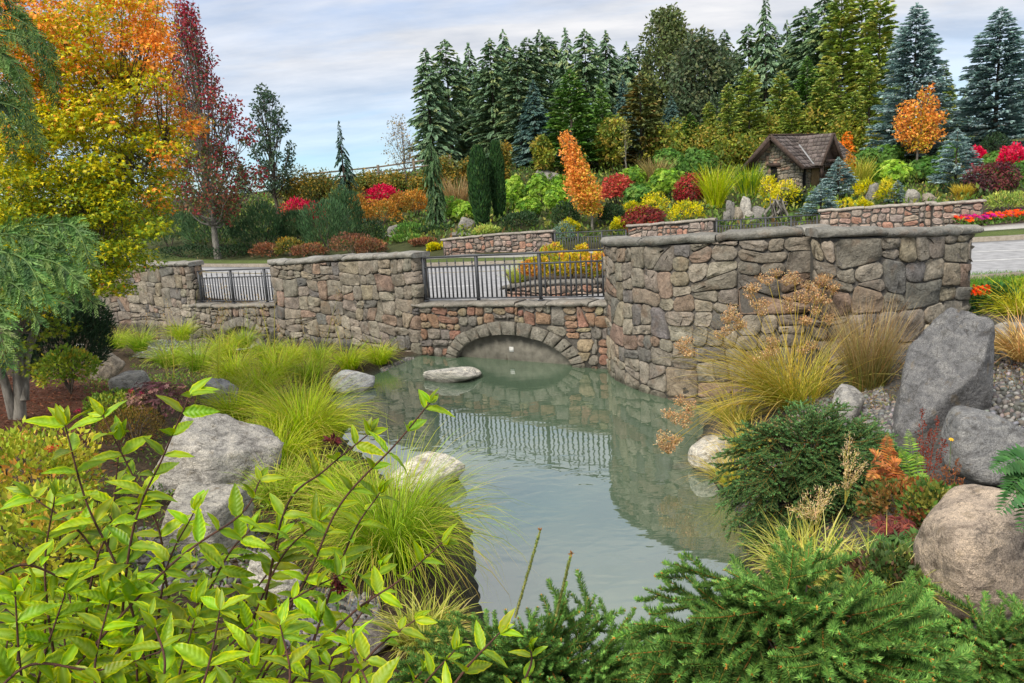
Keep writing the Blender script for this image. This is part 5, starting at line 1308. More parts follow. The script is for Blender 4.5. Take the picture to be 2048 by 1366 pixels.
hill_shrub('orange_bush', 'small orange bush behind the right end of the hut roof', 'shrub', 1692, 320, 262, 36, [(sr(226, 140, 64), 2), (sr(200, 120, 60), 1)], 500, .14, 674, 'maple', D=47)
hill_shrub('orange_bush', 'orange bush below the porch eave of the hut', 'shrub', 1698, 345, 305, 30, [(sr(196, 140, 56), 2), (sr(180, 120, 50), 1)], 400, .14, 675, 'maple', D=41)
# twin columnar evergreens
for k, (px, pb, pt, w) in enumerate([(964, 452, 298, 38), (1000, 450, 288, 26)]):
    loc = at_D(px, pb, 40 + k * .8); h = height_to(px - 8, pt, loc); rx = W(w, loc[1]) / 2; r = R_(690 + k)
    o = empty('columnar_evergreen', loc, ['left and wider of the twin dark columnar evergreens', 'right and slimmer of the twin dark columnar evergreens'][k], 'tree', 'twin columnar evergreens')
    n = 5200; z = r.random(n) ** .9; a = r.uniform(0, 6.28, n); sub = 1 + .12 * np.sin(a * 3 + z * 9) * r.random(n)
    R = rx * np.minimum(1, .55 + 1.4 * z) * np.minimum(1, (1.02 - z) * 3.2) ** .6 * sub * (1 - .35 * r.random(n) ** 2)
    p = np.stack([R * np.cos(a), R * np.sin(a), z * h], -1) + loc
    out = np.stack([np.cos(a), np.sin(a), np.zeros(n)], -1)
    mb = MB(); sz = r.uniform(.16, .3, n)
    cards(mb, LEAF_V, LEAF_F, p, out * .35 + (0, 0, 1) + r.normal(0, .18, (n, 3)), out + r.normal(0, .5, (n, 3)), np.stack([sz * .28, sz, sz], -1), pick_cols([(sr(54, 88, 44), 3), (sr(42, 70, 40), 3), (sr(76, 108, 54), 1)], n, r))
    mb.build('crown', M_NEEDLE, o)
    tb = MB(); tube(tb, [loc - (0, 0, .2), loc + (0, 0, h * .8)], [.08, .03]); tb.build('trunk', M_BARK, o)

# ------------------------------------------------------------------ grass clumps
def blades(mb, rng, base, n, L, w, lean, bend, r0, cols, tip=None, seg=5, az=None, azs=None, curl=1.0, m=0):
    """n arching blades from a tuft; lean = start angle from vertical (mean, spread), bend = extra droop"""
    a = rng.uniform(0, 2 * math.pi, n) if az is None else rng.normal(az, azs, n)
    o = np.stack([np.cos(a), np.sin(a), np.zeros(n)], -1)
    Ln = L * rng.uniform(0.55, 1.1, n); th0 = np.abs(rng.normal(lean[0], lean[1], n)); be = bend * rng.uniform(0.4, 1.4, n)
    rr_ = r0 * np.sqrt(rng.random(n)); a2 = a + rng.normal(0, .8, n)
    p = np.asarray(base) + np.stack([np.cos(a2) * rr_, np.sin(a2) * rr_, np.zeros(n)], -1)
    sd_ = np.stack([-o[:, 1], o[:, 0], np.zeros(n)], -1)
    ww = w * rng.uniform(.7, 1.3, n)
    t = np.linspace(0, 1, seg + 1); pts = [p]
    side = rng.normal(0, .25, n)
    for k in range(seg):
        th = th0 + be * (t[k] ** curl + .5 / seg)
        d = o * np.sin(th)[:, None] + np.array([0, 0, 1.0]) * np.cos(th)[:, None] + sd_ * (side * t[k])[:, None]
        pts.append(pts[-1] + d * (Ln / seg)[:, None])
    c = pick_cols(cols, n, rng); ct = c if tip is None else pick_cols(tip, n, rng)
    vw = np.cross(nrm(np.asarray(base) - EYE)[None], [0, 0, 1.0]); 
    ws = nrm(sd_ + rng.normal(0, .5, (n, 3)))
    V, C = [], []
    for k in range(seg + 1):
        f = (1 - t[k] ** 2.5) * .5 + (.02 if k == seg else .05)
        V += [pts[k] - ws * (ww * f)[:, None], pts[k] + ws * (ww * f)[:, None]]
        cc = c * (1 - t[k] ** 1.5) + ct * t[k] ** 1.5; C += [cc, cc]
    V = np.stack(V, 1).reshape(-1, 3); C = np.stack(C, 1).reshape(-1, 3); q = 2 * (seg + 1)
    fb = np.array([[2 * k, 2 * k + 1, 2 * k + 3, 2 * k + 2] for k in range(seg)])
    mb.add(V, (np.arange(n)[:, None, None] * q + fb[None]).reshape(-1, 4), C, m)
    return np.stack(pts, 1)
def grass(name, label, base, n, L, w, lean, bend, r0, cols, seed, tip=None, group=None, seg=5, extra=None, cat='grass', **kw):
    r = R_(seed); o = empty(name, base, label, cat, group)
    mb = MB(); blades(mb, r, base, n, L, w, lean, bend, r0, cols, tip, seg, **kw); mb.build('blades', M_GRASS, o)
    if extra: extra(o, r)
    return o
GY = [(sr(186, 196, 66), 3), (sr(160, 180, 56), 3), (sr(206, 204, 100), 1)]
for k, (px, pb, pt, w, D, cols, lb) in enumerate([(1431, 408, 340, 50, 39, GY, 'tall yellow-green ornamental grass beside the crimson weeping maple'), (1498, 398, 338, 48, 41, GRN + GY, 'tall green ornamental grass left of the hut'), (1717, 365, 322, 54, 41, [(sr(190, 186, 96), 3), (sr(160, 164, 70), 2)], 'feathery straw-yellow grass right of the plump blue spruce'),
                                              (912, 404, 362, 56, 46, [(sr(176, 150, 110), 2), (sr(150, 128, 92), 2)], 'dry tan grass left of the twin columns'), (1310, 356, 322, 46, 47, [(sr(170, 150, 104), 2), (sr(140, 130, 84), 2)], 'dry tan grass between rhododendrons'), (1925, 385, 372, 40, 33.5, [(sr(190, 170, 80), 1)], 'thin straw-coloured grass before the dark juniper')]):
    loc = at_D(px, pb, D); h = height_to(px, pt, loc)
    grass('ornamental_grass', lb, loc, 420, h * 1.25, .035, (.12, .12), .7, W(w, D) * .3, cols, 700 + k, group='ornamental grasses on the hillside')

# ------------------------------------------------------------------ rocks
def rock_mesh(seed, sub=4, planes=None, nz=0.1, k=20.0, freq=1.6, fine=0.025):
    bm = bmesh.new(); bmesh.ops.create_icosphere(bm, subdivisions=sub, radius=1.0)
    r = R_(seed)
    if planes is None:
        N = rdirs(r, 12); Dk = r.uniform(.62, 1.0, 12)
    else:
        N = nrm(np.array([p[:3] for p in planes])); Dk = np.array([p[3] for p in planes], float)
    d = np.array([v.co[:] for v in bm.verts]); dots = d @ N.T
    inv = np.where(dots > 0.02, dots / Dk, 0.0)
    rad = 1.0 / (np.sum(np.maximum(inv, 0) ** k, 1) ** (1 / k) + 1e-6)
    rad = np.minimum(rad, 1.35)
    off = Vector(r.uniform(-50, 50, 3))
    for v, q, R in zip(bm.verts, d, rad):
        w = Vector(q * R)
        n1 = mnoise.fractal(w * freq + off, 1.0, 2.0, 4); n2 = mnoise.ridged_multi_fractal(w * freq * 1.3 + off, 1.0, 2.1, 4, 1.0, 2.0) - 1.2
        n3 = mnoise.noise(w * freq * 9 + off)
        v.co = w * (1 + nz * n1 - nz * .25 * n2) + Vector(q) * n3 * fine
    co = np.array([v.co[:] for v in bm.verts]); lo_, hi_ = co.min(0), co.max(0)
    for v, q in zip(bm.verts, (co - (lo_ + hi_) / 2) / ((hi_ - lo_) / 2)): v.co = q
    me = bpy.data.meshes.new('boulder'); bm.to_mesh(me); bm.free()
    for p_ in me.polygons: p_.use_smooth = True
    me.materials.append(M_GRANITE)
    return me
ROCKS = [rock_mesh(800 + i, 3) for i in range(5)]
HERO = [rock_mesh(820 + i, 5) for i in range(5)]
BLOCK = rock_mesh(881, 5, planes=[(.08, -.22, .97, .75), (-.15, -.97, .15, .8), (.9, -.4, .1, .8), (-.95, -.1, .25, .85), (0, 1, .2, .9), (.45, -.75, .45, .98), (0, 0, -1, 1)], k=36, nz=.06, fine=.02)
SLOPE = rock_mesh(882, 5, planes=[(.42, -.2, .88, .6), (-.25, -.9, .35, .78), (.72, -.66, .2, .88), (-.85, -.2, .5, .75), (0, 1, .2, .8), (.05, -.62, .78, .8), (0, 0, -1, 1)], k=26, nz=.07, fine=.02)
ROUND = [rock_mesh(840 + i, 5, k=6.0, nz=.05, fine=.012) for i in range(4)]
def boulder(label, px, pb, pt, w, color, me, D=None, zb=None, group='boulders around the pond', deep=0.35, depth=0.8, rz=0.0, tilt=0.0, base=None, cat='boulder'):
    loc = base if base is not None else (at_D(px, pb, D) if D else (G(px, pb, zb) if zb is not None else hit(px, pb)))
    h = height_to(px, pt, loc) if pt is not None else .3; wx = W(w, loc[1]) / 2
    if loc[1] < 16: h = max(.42 * h, h - 1.6 * wx * depth * .8 * math.sin(math.atan2(CAM_H - loc[2], loc[1])))
    fz = h * (1 + deep) / 2
    c = np.array([loc[0], loc[1] + wx * depth * .8, loc[2] + h - fz])
    o = inst('boulder', me, c, None, (0, tilt, rz), (wx, wx * depth, fz), color)
    return tag(o, label, cat, group)
GREY, PALE, TAN, DARK_ = (.27, .26, .24), (.42, .4, .36), (.33, .29, .23), (.13, .13, .135)
for k, (px, pb, pt, w, D, lb, c) in enumerate([(934, 458, 434, 38, 40, 'rounded grey boulder left of the twin columns', GREY), (920, 482, 464, 56, 38, 'flat grey slab boulder above the left pink wall', GREY), (783, 468, 450, 32, 43, 'small grey boulder between dark hillside shrubs', GREY), (779, 496, 470, 28, 41.5, 'upright pale boulder right of the rust barberry', PALE),
        (850, 468, 452, 26, 42, 'little tan boulder left of the slim weeping conifer', TAN), (896, 452, 439, 34, 43, 'low tan boulder right of the slim weeping conifer', TAN), (1834, 404, 377, 42, 33, 'pale tan boulder behind the long pink wall', PALE), (1747, 395, 366, 28, 36, 'grey upright rock between golden shrubs', GREY), (1864, 404, 385, 36, 33, 'grey brown boulder right of the pale tan one', TAN),
        (1095, 345, 335, 60, 54, 'long dark rock above the rhododendrons', GREY)]):
    boulder(lb, px, pb, pt, w, c, ROCKS[k % 5], D=D, group='boulders on the hillside', rz=k * 1.3)
for k, (px, pb, pt, w, lb) in enumerate([(1466, 422, 400, 26, 'dark upper left rock of the waterfall pile'), (1492, 415, 392, 30, 'topmost pale rock of the waterfall pile'), (1478, 436, 412, 24, 'middle rock of the waterfall pile'), (1500, 438, 418, 26, 'lower right rock of the waterfall pile'), (1456, 440, 422, 22, 'lower left rock of the waterfall pile'), (1520, 440, 412, 34, 'flat wet rock right of the waterfall pile')]):
    boulder(lb, px, pb, pt, w, [GREY, PALE, TAN, PALE, GREY, GREY][k], ROCKS[(k + 2) % 5], D=34.5 - k * .1, group='rocks of the waterfall pile', rz=k * 2.1)
loc = at_D(1552, 442, 33.5); sroot = empty('driftwood_stump', loc, 'grey tangled driftwood root stump beside the waterfall rocks', 'stump'); r = R_(850); mb = MB()
for k in range(16):
    a = r.uniform(-.8, .8); e = loc + np.array([r.uniform(-.55, .6), r.uniform(-.3, .3), r.uniform(-.1, .3)]); t_ = loc + np.array([r.uniform(-.25, .3), 0, r.uniform(.6, .95)])
    tube(mb, [e, (e + t_) / 2 + r.normal(0, .12, 3), t_, t_ + r.normal(0, .15, 3)], [.05, .045, .04, .015], k=5)
mb.build('roots', M_BARKG, sroot)
# ------------------------------------------------------------------ ground cover on the hill: uncountable low leaves
r = R_(860); n = 44000
X_ = r.uniform(-30, 34, n); Y_ = r.uniform(31, 62, n)
lo_ = np.interp(X_, [-30, -17.6, -10.3, -2, 4.5, 9.5, 14.7, 24, 38], [58, 45.5, 42.2, 36.3, 33.2, 30.6, 28.4, 27, 27])
k_ = Y_ > lo_; X_, Y_ = X_[k_], Y_[k_]; Z_ = RB(X_, Y_); n = len(X_)
mb = MB(); sz = r.uniform(.12, .3, n); tall_ = .18 + .5 * np.clip(np.sin(X_ * 1.3 + 2 * np.sin(Y_ * .7)) * np.cos(Y_ * 1.1 + np.sin(X_ * .9)), 0, 1)
cards(mb, LEAF_V, LEAF_F, np.c_[X_, Y_, Z_ + r.random(n) * tall_], np.c_[r.normal(0, .6, (n, 2)), np.full(n, .8)], rdirs(r, n), np.stack([sz * .5, sz, sz], -1), pick_cols([(sr(112, 134, 60), 3), (sr(90, 114, 54), 3), (sr(146, 148, 74), 2), (sr(130, 104, 68), 1), (sr(72, 96, 52), 2)], n, r, ((X_ * 1.7).astype(int) * 7 + (Y_ * 1.1).astype(int) * 13) % 60, 60, coh=.6))
o = mb.build('ground_cover', M_LEAF); o['kind'] = 'stuff'; o['label'] = 'low mixed ground cover over the hillside'
# flower bed by the far wall
def flower_bed(name, label, pts, n, cols, green, seed, size=.08, h=.3):
    r = R_(seed); pts = np.array(pts); lo, hi = pts.min(0), pts.max(0)
    q = r.uniform(lo, hi, (n, 2)); z = RB(q[:, 0], q[:, 1]); mb = MB()
    z += .12
    cards(mb, LEAF_V, LEAF_F, np.c_[q, z + r.uniform(0, h * .8, n)], r.normal(0, .6, (n, 3)) + (0, 0, .8), rdirs(r, n), np.stack([np.full(n, size * .6)] + [np.full(n, size * 1.3)] * 2, -1), pick_cols(green, n, r))
    m = n // 2; q = r.uniform(lo, hi, (m, 2)); z = RB(q[:, 0], q[:, 1]) + .12
    lab = (q[:, 0] * 1.3).astype(int) % 7
    cards(mb, ROS_V, ROS_F, np.c_[q, z + h * r.uniform(.75, 1.1, m)], r.normal(0, .3, (m, 3)) + (0, -.4, 1), rdirs(r, m), size * r.uniform(.6, 1, m), pick_cols(cols, m, r, lab, 7))
    o = mb.build(name, M_LEAF); o['kind'] = 'stuff'; o['label'] = label; return o
b0 = P(1950, 462, 26.0); flower_bed('flower_bed', 'bed of red, orange and magenta flowers beyond the road', [(b0[0] - .3, 25.9), (b0[0] + 6, 26.9)], 1500, [(sr(226, 60, 44), 3), (sr(236, 98, 52), 2), (sr(190, 40, 130), 3), (sr(150, 40, 120), 1)], GRN, 861, .11)

# ------------------------------------------------------------------ crimson tree across the road
loc = at_D(437, 519, 41.0); h = height_to(400, -5, loc)
def crim(p, r):
    t = np.clip((p[:, 2] / h - .42) * 1.7 + .3 * (p[:, 0] - .3), 0, 1); k = r.random(len(p)) < (.08 + .8 * t)
    a = np.array([sr(162, 56, 72), sr(138, 50, 64), sr(180, 82, 84)])[r.integers(0, 3, len(p))]; b = np.array([sr(96, 104, 62), sr(126, 98, 70), sr(78, 92, 58), sr(150, 90, 74)])[r.integers(0, 4, len(p))]
    return np.where(k[:, None], a, b) * r.uniform(.75, 1.2, (len(p), 1))
bl = []
r = R_(900)
for i in range(58):
    t = (i + r.random()) / 58; z = h * (.2 + .78 * t); R = 3.3 * min(1, .62 + 2.2 * t) * (1 - t) ** .75 + .12; a = i * 2.4; q = R * r.uniform(.35, 1.0)
    bl.append((q * math.cos(a) - .05, q * math.sin(a), z, .75 - .36 * t, .85 - .25 * t))
leafy_tree('crimson_tree', 'tall crimson-topped pear-shaped tree beyond the road behind the golden maple', 'tree', loc, h, bl, crim, 11500, .15, 901, trunk_r=.17, bark=M_BARKG, wid=.7)

# ------------------------------------------------------------------ golden Japanese maple beside the pond
mloc = hit(34, 838)
mroot = empty('golden_maple', mloc, 'large Japanese maple turning gold and orange, left of the pond', 'tree')
r = R_(910); tb = MB()
MD = mloc[1]
def mp(px, py, D): return P(px, py, D)
stems = [[(40, 842, MD), (38, 770, MD), (34, 690, MD), (20, 600, MD + .1), (30, 480, MD + .2), (60, 330, MD + .2), (110, 120, MD + .3)], [(30, 845, MD), (8, 760, MD - .1), (-20, 690, MD - .2), (-60, 560, MD - .2), (-60, 380, MD)],
         [(48, 800, MD), (52, 720, MD + .1), (78, 640, MD + .3), (120, 540, MD + .4), (190, 470, MD + .3), (222, 400, MD + .2), (260, 300, MD + .1), (280, 160, MD)], [(120, 540, MD + .4), (160, 430, MD), (230, 380, MD - .3), (330, 300, MD - .4)], [(60, 330, MD + .2), (140, 250, MD - .3), (250, 190, MD - .4)]]
skel = []
for k, st in enumerate(stems):
    p = np.array([mp(*q) for q in st]); q = smooth_path(p, 6); skel.append(q)
    tube(tb, q, np.linspace([.085, .07, .065, .035, .03][k], .012, len(q)), k=8)
skel = np.concatenate(skel)
edge = [(-90, -60), (350, -60), (345, 60), (352, 130), (372, 205), (416, 235), (402, 300), (372, 345), (345, 380), (352, 430), (322, 470), (330, 520), (268, 560), (262, 600), (205, 590), (150, 610), (60, 640), (-90, 660)]
edge = np.array(edge, float)
pads = []
tries = 0
while len(pads) < 840 and tries < 30000:
    tries += 1
    q = np.array([r.uniform(-90, 420), r.uniform(-60, 660)])
    if len(pads) > 640 and q[1] < 200: continue
    sdv = float(seg_dist(np.array([q[0]]), np.array([q[1]]), edge)[0])
    if sdv > -14: continue
    D = MD + r.uniform(-1.3, 1.3)
    pads.append((mp(q[0], q[1], D), q, sdv))
mb = MB(); mb2 = MB()
for c, q, sdv in pads:
    R = r.uniform(.2, .36) * (.75 if sdv > -40 else 1.0); n = int(r.uniform(110, 180) * (R / .3) ** 1.4)
    d = rdirs(r, n); rad = r.random(n) ** .5
    p = d * rad[:, None] * np.array([R, R, R * .42]); p[:, 2] -= .5 * (p[:, 0] ** 2 + p[:, 1] ** 2) / R * .6
    t = np.clip((420 - q[1] + r.normal(0, 110)) / 560, 0, .85) + (.4 if q[0] > 300 and q[1] < 330 else 0) + (.25 if sdv > -35 else 0)
    a = np.array([sr(232, 152, 74), sr(238, 172, 92), sr(214, 132, 62)])[r.integers(0, 3, n)]; b = np.array([sr(200, 188, 50), sr(180, 178, 46), sr(154, 162, 44), sr(216, 194, 62)])[r.integers(0, 4, n)]; g = np.array([sr(98, 122, 40), sr(122, 144, 46), sr(156, 164, 50)])[r.integers(0, 3, n)]
    pp_ = r.random(n) * .6 + r.random() * .4
    k1 = pp_ < np.clip(t - .18, 0, .92); k2 = r.random(n) < np.clip((q[1] - 150) / 420, .12, .72)
    cc = np.where(k1[:, None], a, np.where(k2[:, None], g, b)) * r.uniform(.8, 1.2, (n, 1))
    rad2 = np.stack([p[:, 0], p[:, 1], np.zeros(n)], -1)
    ax = nrm(nrm(rad2 + 1e-6) * .7 + r.normal(0, .55, (n, 3)) - (0, 0, .55)); nr = nrm(nrm(rad2 + 1e-6) * .25 + r.normal(0, .35, (n, 3)) + (0, 0, 1))
    cards(mb, *((MAP_V, MAP_F) if r.random() < .08 else (STAR_V, STAR_F)), c + p, ax, nr, .045 * r.uniform(.6, 1.25, n), cc)
    j = np.argmin(np.linalg.norm(skel - (c - (0, 0, .45)), axis=1)); s0 = skel[j]; m_ = (s0 + c) / 2 + (0, 0, -.06) + r.normal(0, .05, 3)
    tube(mb2, smooth_path(np.array([s0, m_, c]), 3), np.linspace(.008, .002, 7), k=4)
# low inner greenery round the trunks
for c_, R, n in (((40, 690), .3, 170), ((110, 655), .34, 170), ((70, 735), .24, 110), ((10, 720), .26, 120)):
    c = mp(c_[0], c_[1], MD - .2); d = rdirs(r, n); p = d * (r.random(n) ** .5)[:, None] * np.array([R, R, R * .4])
    cards(mb, MAP_V, MAP_F, c + p, nrm(d * .6 - (0, 0, .5) + r.normal(0, .4, (n, 3))), nrm(r.normal(0, .4, (n, 3)) + (0, 0, 1)), .045 * r.uniform(.7, 1.2, n), pick_cols([(sr(96, 118, 42), 2), (sr(122, 140, 48), 2), (sr(150, 150, 52), 1)], n, r))
mb.build('crown', M_LEAF, mroot); tb.build('trunk', M_BARKG, mroot, smooth=True); mb2.build('branches', M_BARK, mroot, smooth=True)

# ------------------------------------------------------------------ pond-side boulders
HGREY, HPALE, HDARK, HTAN = (.36, .35, .33), (.7, .67, .6), (.15, .15, .155), (.36, .31, .25)
near = [('long grey granite boulder under the big grass clump, left bank', 395, 990, 806, 310, (.42, .4, .37), 0, .75, .3), ('blocky grey boulder behind the leafy branches, left bank', 392, 1110, 962, 195, (.42, .4, .36), 1, .8, .9),
        ('pale flat boulder jutting into the pond, left bank', 850, 990, 905, 172, HPALE, 2, .8, .5), ('pale egg-shaped boulder standing alone in the pond', 903, 768, 729, 124, HPALE, 3, .7, .2), ('white-grey boulder at the pond edge before the grass tufts', 700, 785, 738, 98, (.62, .62, .61), 4, .75, 1.2),
        ('grey rounded boulder left of the pond grasses', 250, 788, 740, 84, HGREY, 2, .9, 2.0), ('upright brown boulder beside the stream', 205, 762, 682, 72, HTAN, 0, .8, 2.4), ('split white boulder with a dark face in the grass', 432, 815, 754, 74, (.4, .4, .4), 1, .8, 1.9),
        ('small white boulder behind the dwarf pine', 152, 712, 688, 28, HPALE, 3, .8, 1.0), ('small grey stone half under the big left boulder', 255, 812, 785, 50, HGREY, 4, .8, .4), ('grey-white boulder behind the branches, foreground left', 540, 1215, 1085, 130, HPALE, 0, .8, 1.5),
        ('dull grey slab under the leafy shrub tips', 690, 1330, 1245, 220, (.26, .23, .21), 2, .7, .4), ('grey stone at the waterline below the big grass clump', 660, 935, 895, 60, HGREY, 4, .8, 0),
        ('speckled pale boulder at the water edge under the dry grass', 1440, 944, 868, 118, HPALE, 1, .8, .6), ('pale rounded boulder between the dry grass and dark boulder', 1706, 850, 766, 86, (.44, .43, .41), 3, .8, .9), ('hidden grey stone behind the dry grass stems', 1580, 790, 740, 60, HGREY, 2, .8, 2),
        ('smooth grey boulder with a curved ledge, right edge', 2005, 962, 800, 210, (.27, .27, .27), 4, .8, .7), ('large tan boulder in the lower right corner', 2020, 1240, 948, 300, (.52, .42, .33), 2, .85, .25), ('long pale boulder behind the dark tilted one', 2055, 685, 634, 150, HGREY, 0, .6, .1)]
for k, (lb, px, pb, pt, w, c, hi, dp, rz) in enumerate(near):
    zb = 0.0 if 'pond' in lb and ('alone' in lb or 'jutting' in lb or 'white-grey' in lb) or 'waterline' in lb or 'water edge' in lb else None
    D_ = {'large tan boulder in the lower right corner': 3.7, 'smooth grey boulder with a curved ledge, right edge': 5.9, 'long pale boulder behind the dark tilted one': 10.2, 'dull grey slab under the leafy shrub tips': 4.6, 'grey-white boulder behind the branches, foreground left': 5.2}.get(lb)
    base = P(px, pb, D_) if D_ else None
    me_ = ROUND[k % 4] if any(q in lb for q in ('egg', 'jutting', 'white-grey', 'tan boulder', 'smooth grey', 'rounded', 'speckled', 'slab')) else HERO[hi]
    if k < 2: me_, rz = (SLOPE, BLOCK)[k], .1
    boulder(lb, px, pb, pt, w, c, me_, zb=zb, depth=dp, rz=rz * .3, base=base)
tilted = rock_mesh(870, 5, planes=[(-.66, -.42, .62, .46), (.1, -.92, -.38, .52), (.5, -.8, .1, .66), (.96, -.15, .1, .7), (.35, .1, .93, .98), (.75, .1, .65, .95), (0, .9, .3, .7), (0, 0, -1, .9), (-.8, .5, .1, .9)], nz=.045, k=34, fine=.012)
bq = P(1918, 880, 7.9); hgt = P(1930, 634, 7.9)[2] - bq[2]
o = inst('boulder', tilted, bq + np.array([.08, .55, hgt * .40]), None, (0, .1, .05), (.53, .5, hgt * .6), (.19, .19, .195)); tag(o, 'big dark tilted boulder leaning beside the end wall', 'boulder', 'boulders around the pond')

# gravel and chips
def pebbles(name, label, polys, n, size, seed, col):
    r = R_(seed); bm = bmesh.new(); bmesh.ops.create_icosphere(bm, subdivisions=1, radius=1); T = np.array([v.co[:] for v in bm.verts]); Fc = [[v.index for v in f.verts] for f in bm.faces]; bm.free()
    P0 = []
    for poly in polys:
        g = np.array([hit(*q)[:2] for q in poly]); lo, hi = g.min(0), g.max(0); q = r.uniform(lo, hi, (n * 3, 2)); q = q[seg_dist(q[:, 0], q[:, 1], g) < 0][:n]; P0.append(q)
    q = np.concatenate(P0); z = terrain(q[:, 0], q[:, 1]); m_ = len(q); s = size * r.uniform(.5, 1.4, m_)
    mb = MB(); cards(mb, T, Fc, np.c_[q, z + s * .25], rdirs(r, m_), rdirs(r, m_), np.stack([s, s * r.uniform(.6, 1, m_), s * .55], -1), pick_cols(col, m_, r))
    o = mb.build(name, M_PEB, smooth=True); o['kind'] = 'stuff'; o['label'] = label
M_PEB = leaf_mat('pebble', 0.0, .85, .25)
PEB = [(sr(108, 106, 103), 3), (sr(88, 86, 84), 3), (sr(128, 126, 122), 2), (sr(132, 120, 106), 1), (sr(92, 92, 94), 1)]
pebbles('gravel', 'grey river gravel between the right-bank boulders', [[(1660, 780), (1760, 770), (1830, 860), (1700, 880)], [(1930, 690), (2100, 690), (2120, 880), (1900, 860)], [(1560, 800), (1700, 790), (1780, 900), (1640, 900)]], 1500, .035, 920, PEB)
pebbles('gravel', 'grey gravel between the left-bank boulders', [[(280, 1060), (520, 1060), (560, 1180), (260, 1180)], [(600, 1180), (760, 1200), (760, 1290), (560, 1300)], [(760, 740), (815, 716), (830, 720), (770, 752)]], 900, .03, 921, PEB)

# ------------------------------------------------------------------ pond grasses
GG = [(sr(158, 186, 50), 3), (sr(134, 170, 46), 3), (sr(184, 196, 62), 2), (sr(104, 140, 42), 1), (sr(190, 170, 90), .5)]; GT = [(sr(186, 190, 74), 3), (sr(160, 184, 60), 3), (sr(206, 186, 110), 2), (sr(176, 140, 84), 1)]
G2 = [(sr(120, 160, 50), 3), (sr(98, 142, 46), 3), (sr(150, 178, 62), 2)]
big = [(612, 902, 1.15, .75, 1000, GG, 'largest lime-green grass mound beside the long boulder'), (790, 1130, 1.15, 1.05, 1100, G2, 'dark-centred arching sedge mound at the near pond edge'), (585, 845, .8, .7, 600, GG, 'lime-green grass mound behind the largest one'), (520, 800, .75, .6, 480, GG, 'lime grass clump right of the split white boulder'),
       (470, 765, .8, .6, 460, GG, 'lime grass clump in the middle of the left bank'), (555, 765, .8, .55, 460, GG, 'lime grass clump before the small arch'), (620, 765, .7, .5, 420, G2, 'grass clump left of the white-grey boulder'), (400, 742, .85, .6, 420, G2, 'deep green grass clump near the stream'), (340, 735, .8, .6, 400, G2, 'deep green grass clump above the grey rounded boulder'),
       (450, 722, .8, .5, 400, GG, 'yellow-green grass clump at the small arch'), (700, 738, .62, .5, 380, GG, 'grass tuft with golden stems left of the stone edging'), (760, 728, .6, .55, 420, GG, 'neat rounded grass tuft at the bridge corner'), (640, 728, .6, .45, 360, G2, 'grass tuft below the curved pier wall'), (540, 725, .7, .5, 380, G2, 'grass tuft right of the small arch'),
       (660, 880, .6, .6, 400, GG, 'lime grass fringe drooping into the water'), (590, 725, .6, .4, 300, GG, 'pale grass tuft against the pier wall'), (500, 900, .5, .5, 300, G2, 'thin grass growing beside the long boulder'),
       (285, 728, .8, .5, 360, G2, 'deep green grass clump beside the foaming stream'), (240, 715, .7, .5, 320, G2, 'grass clump right of the upright brown boulder'), (370, 712, .75, .5, 340, GG, 'lime grass clump under the left grey wall'), (490, 712, .7, .5, 340, G2, 'grass clump hiding the small arch foot'),
       (560, 945, .8, .7, 460, GG, 'lime grass clump right of the long sloping boulder'), (470, 842, .7, .6, 420, GG, 'lime grass clump behind the long sloping boulder'), (640, 1010, .7, .8, 460, G2, 'green grass clump left of the pale jutting boulder'), (720, 1060, .75, .9, 480, G2, 'green sedge clump behind the arching sedge mound'), (560, 1010, .55, .7, 360, G2, 'thin green grass right of the blocky boulder')]
for k, (px, pb, L, ben, n, cols, lb) in enumerate(big):
    loc = hit(px, pb); loc[2] = max(loc[2], -.05)
    n = int(n * 1.45); L *= 1.12
    grass('pond_grass', lb, loc, n, L, .007 if loc[1] > 9 else .006, (.32, .22), 1.0 + ben, .16, cols, 930 + k, GT, 'lime pond grasses of the left bank', seg=6, curl=1.3)
# tall thin reeds with tan plumes
def reed(label, px, pb, pt, n, spread, seed, cols, plume, group='tall thin reeds'):
    loc = hit(px, pb); h = height_to(px, pt, loc); r = R_(seed); o = empty('tall_reed', loc, label, 'reed', group); mb = MB()
    pts = blades(mb, r, loc, n, h * 1.05, .015, (.06, .07), .25, spread, cols, None, 5); mb.build('stalks', M_GRASS, o)
    mb = MB()
    for e in pts[:, -1]:
        m_ = 34; q = e + r.normal(0, 1, (m_, 3)) * (.035, .035, .09); cards(mb, LEAF_V, LEAF_F, q, r.normal(0, .5, (m_, 3)) + (0, 0, .8), rdirs(r, m_), np.tile([.008, .035, .03], (m_, 1)), pick_cols(plume, m_, r))
    mb.build('plumes', M_GRASS, o)['kind'] = 'stuff'
STRAW = [(sr(196, 168, 112), 3), (sr(170, 140, 92), 2), (sr(210, 186, 134), 1)]
for k, (px, pb, pt, n, sp, lb) in enumerate([(430, 770, 590, 6, .12, 'thin reed group in front of the left grey wall'), (505, 770, 585, 5, .14, 'thin reed group beside the small arch'), (545, 750, 610, 5, .1, 'thin reed group right of the small arch'), (640, 830, 610, 4, .12, 'sparse tall reeds before the short railing'), (690, 735, 640, 4, .08, 'short golden reeds by the stone edging'), (390, 830, 560, 3, .08, 'tallest dark reeds left of the short railing'), (345, 760, 620, 4, .12, 'straw reeds before the left grey wall')]):
    reed(lb, px, pb, pt, n, sp, 960 + k, [(sr(150, 150, 70), 2), (sr(120, 130, 62), 2)], STRAW)
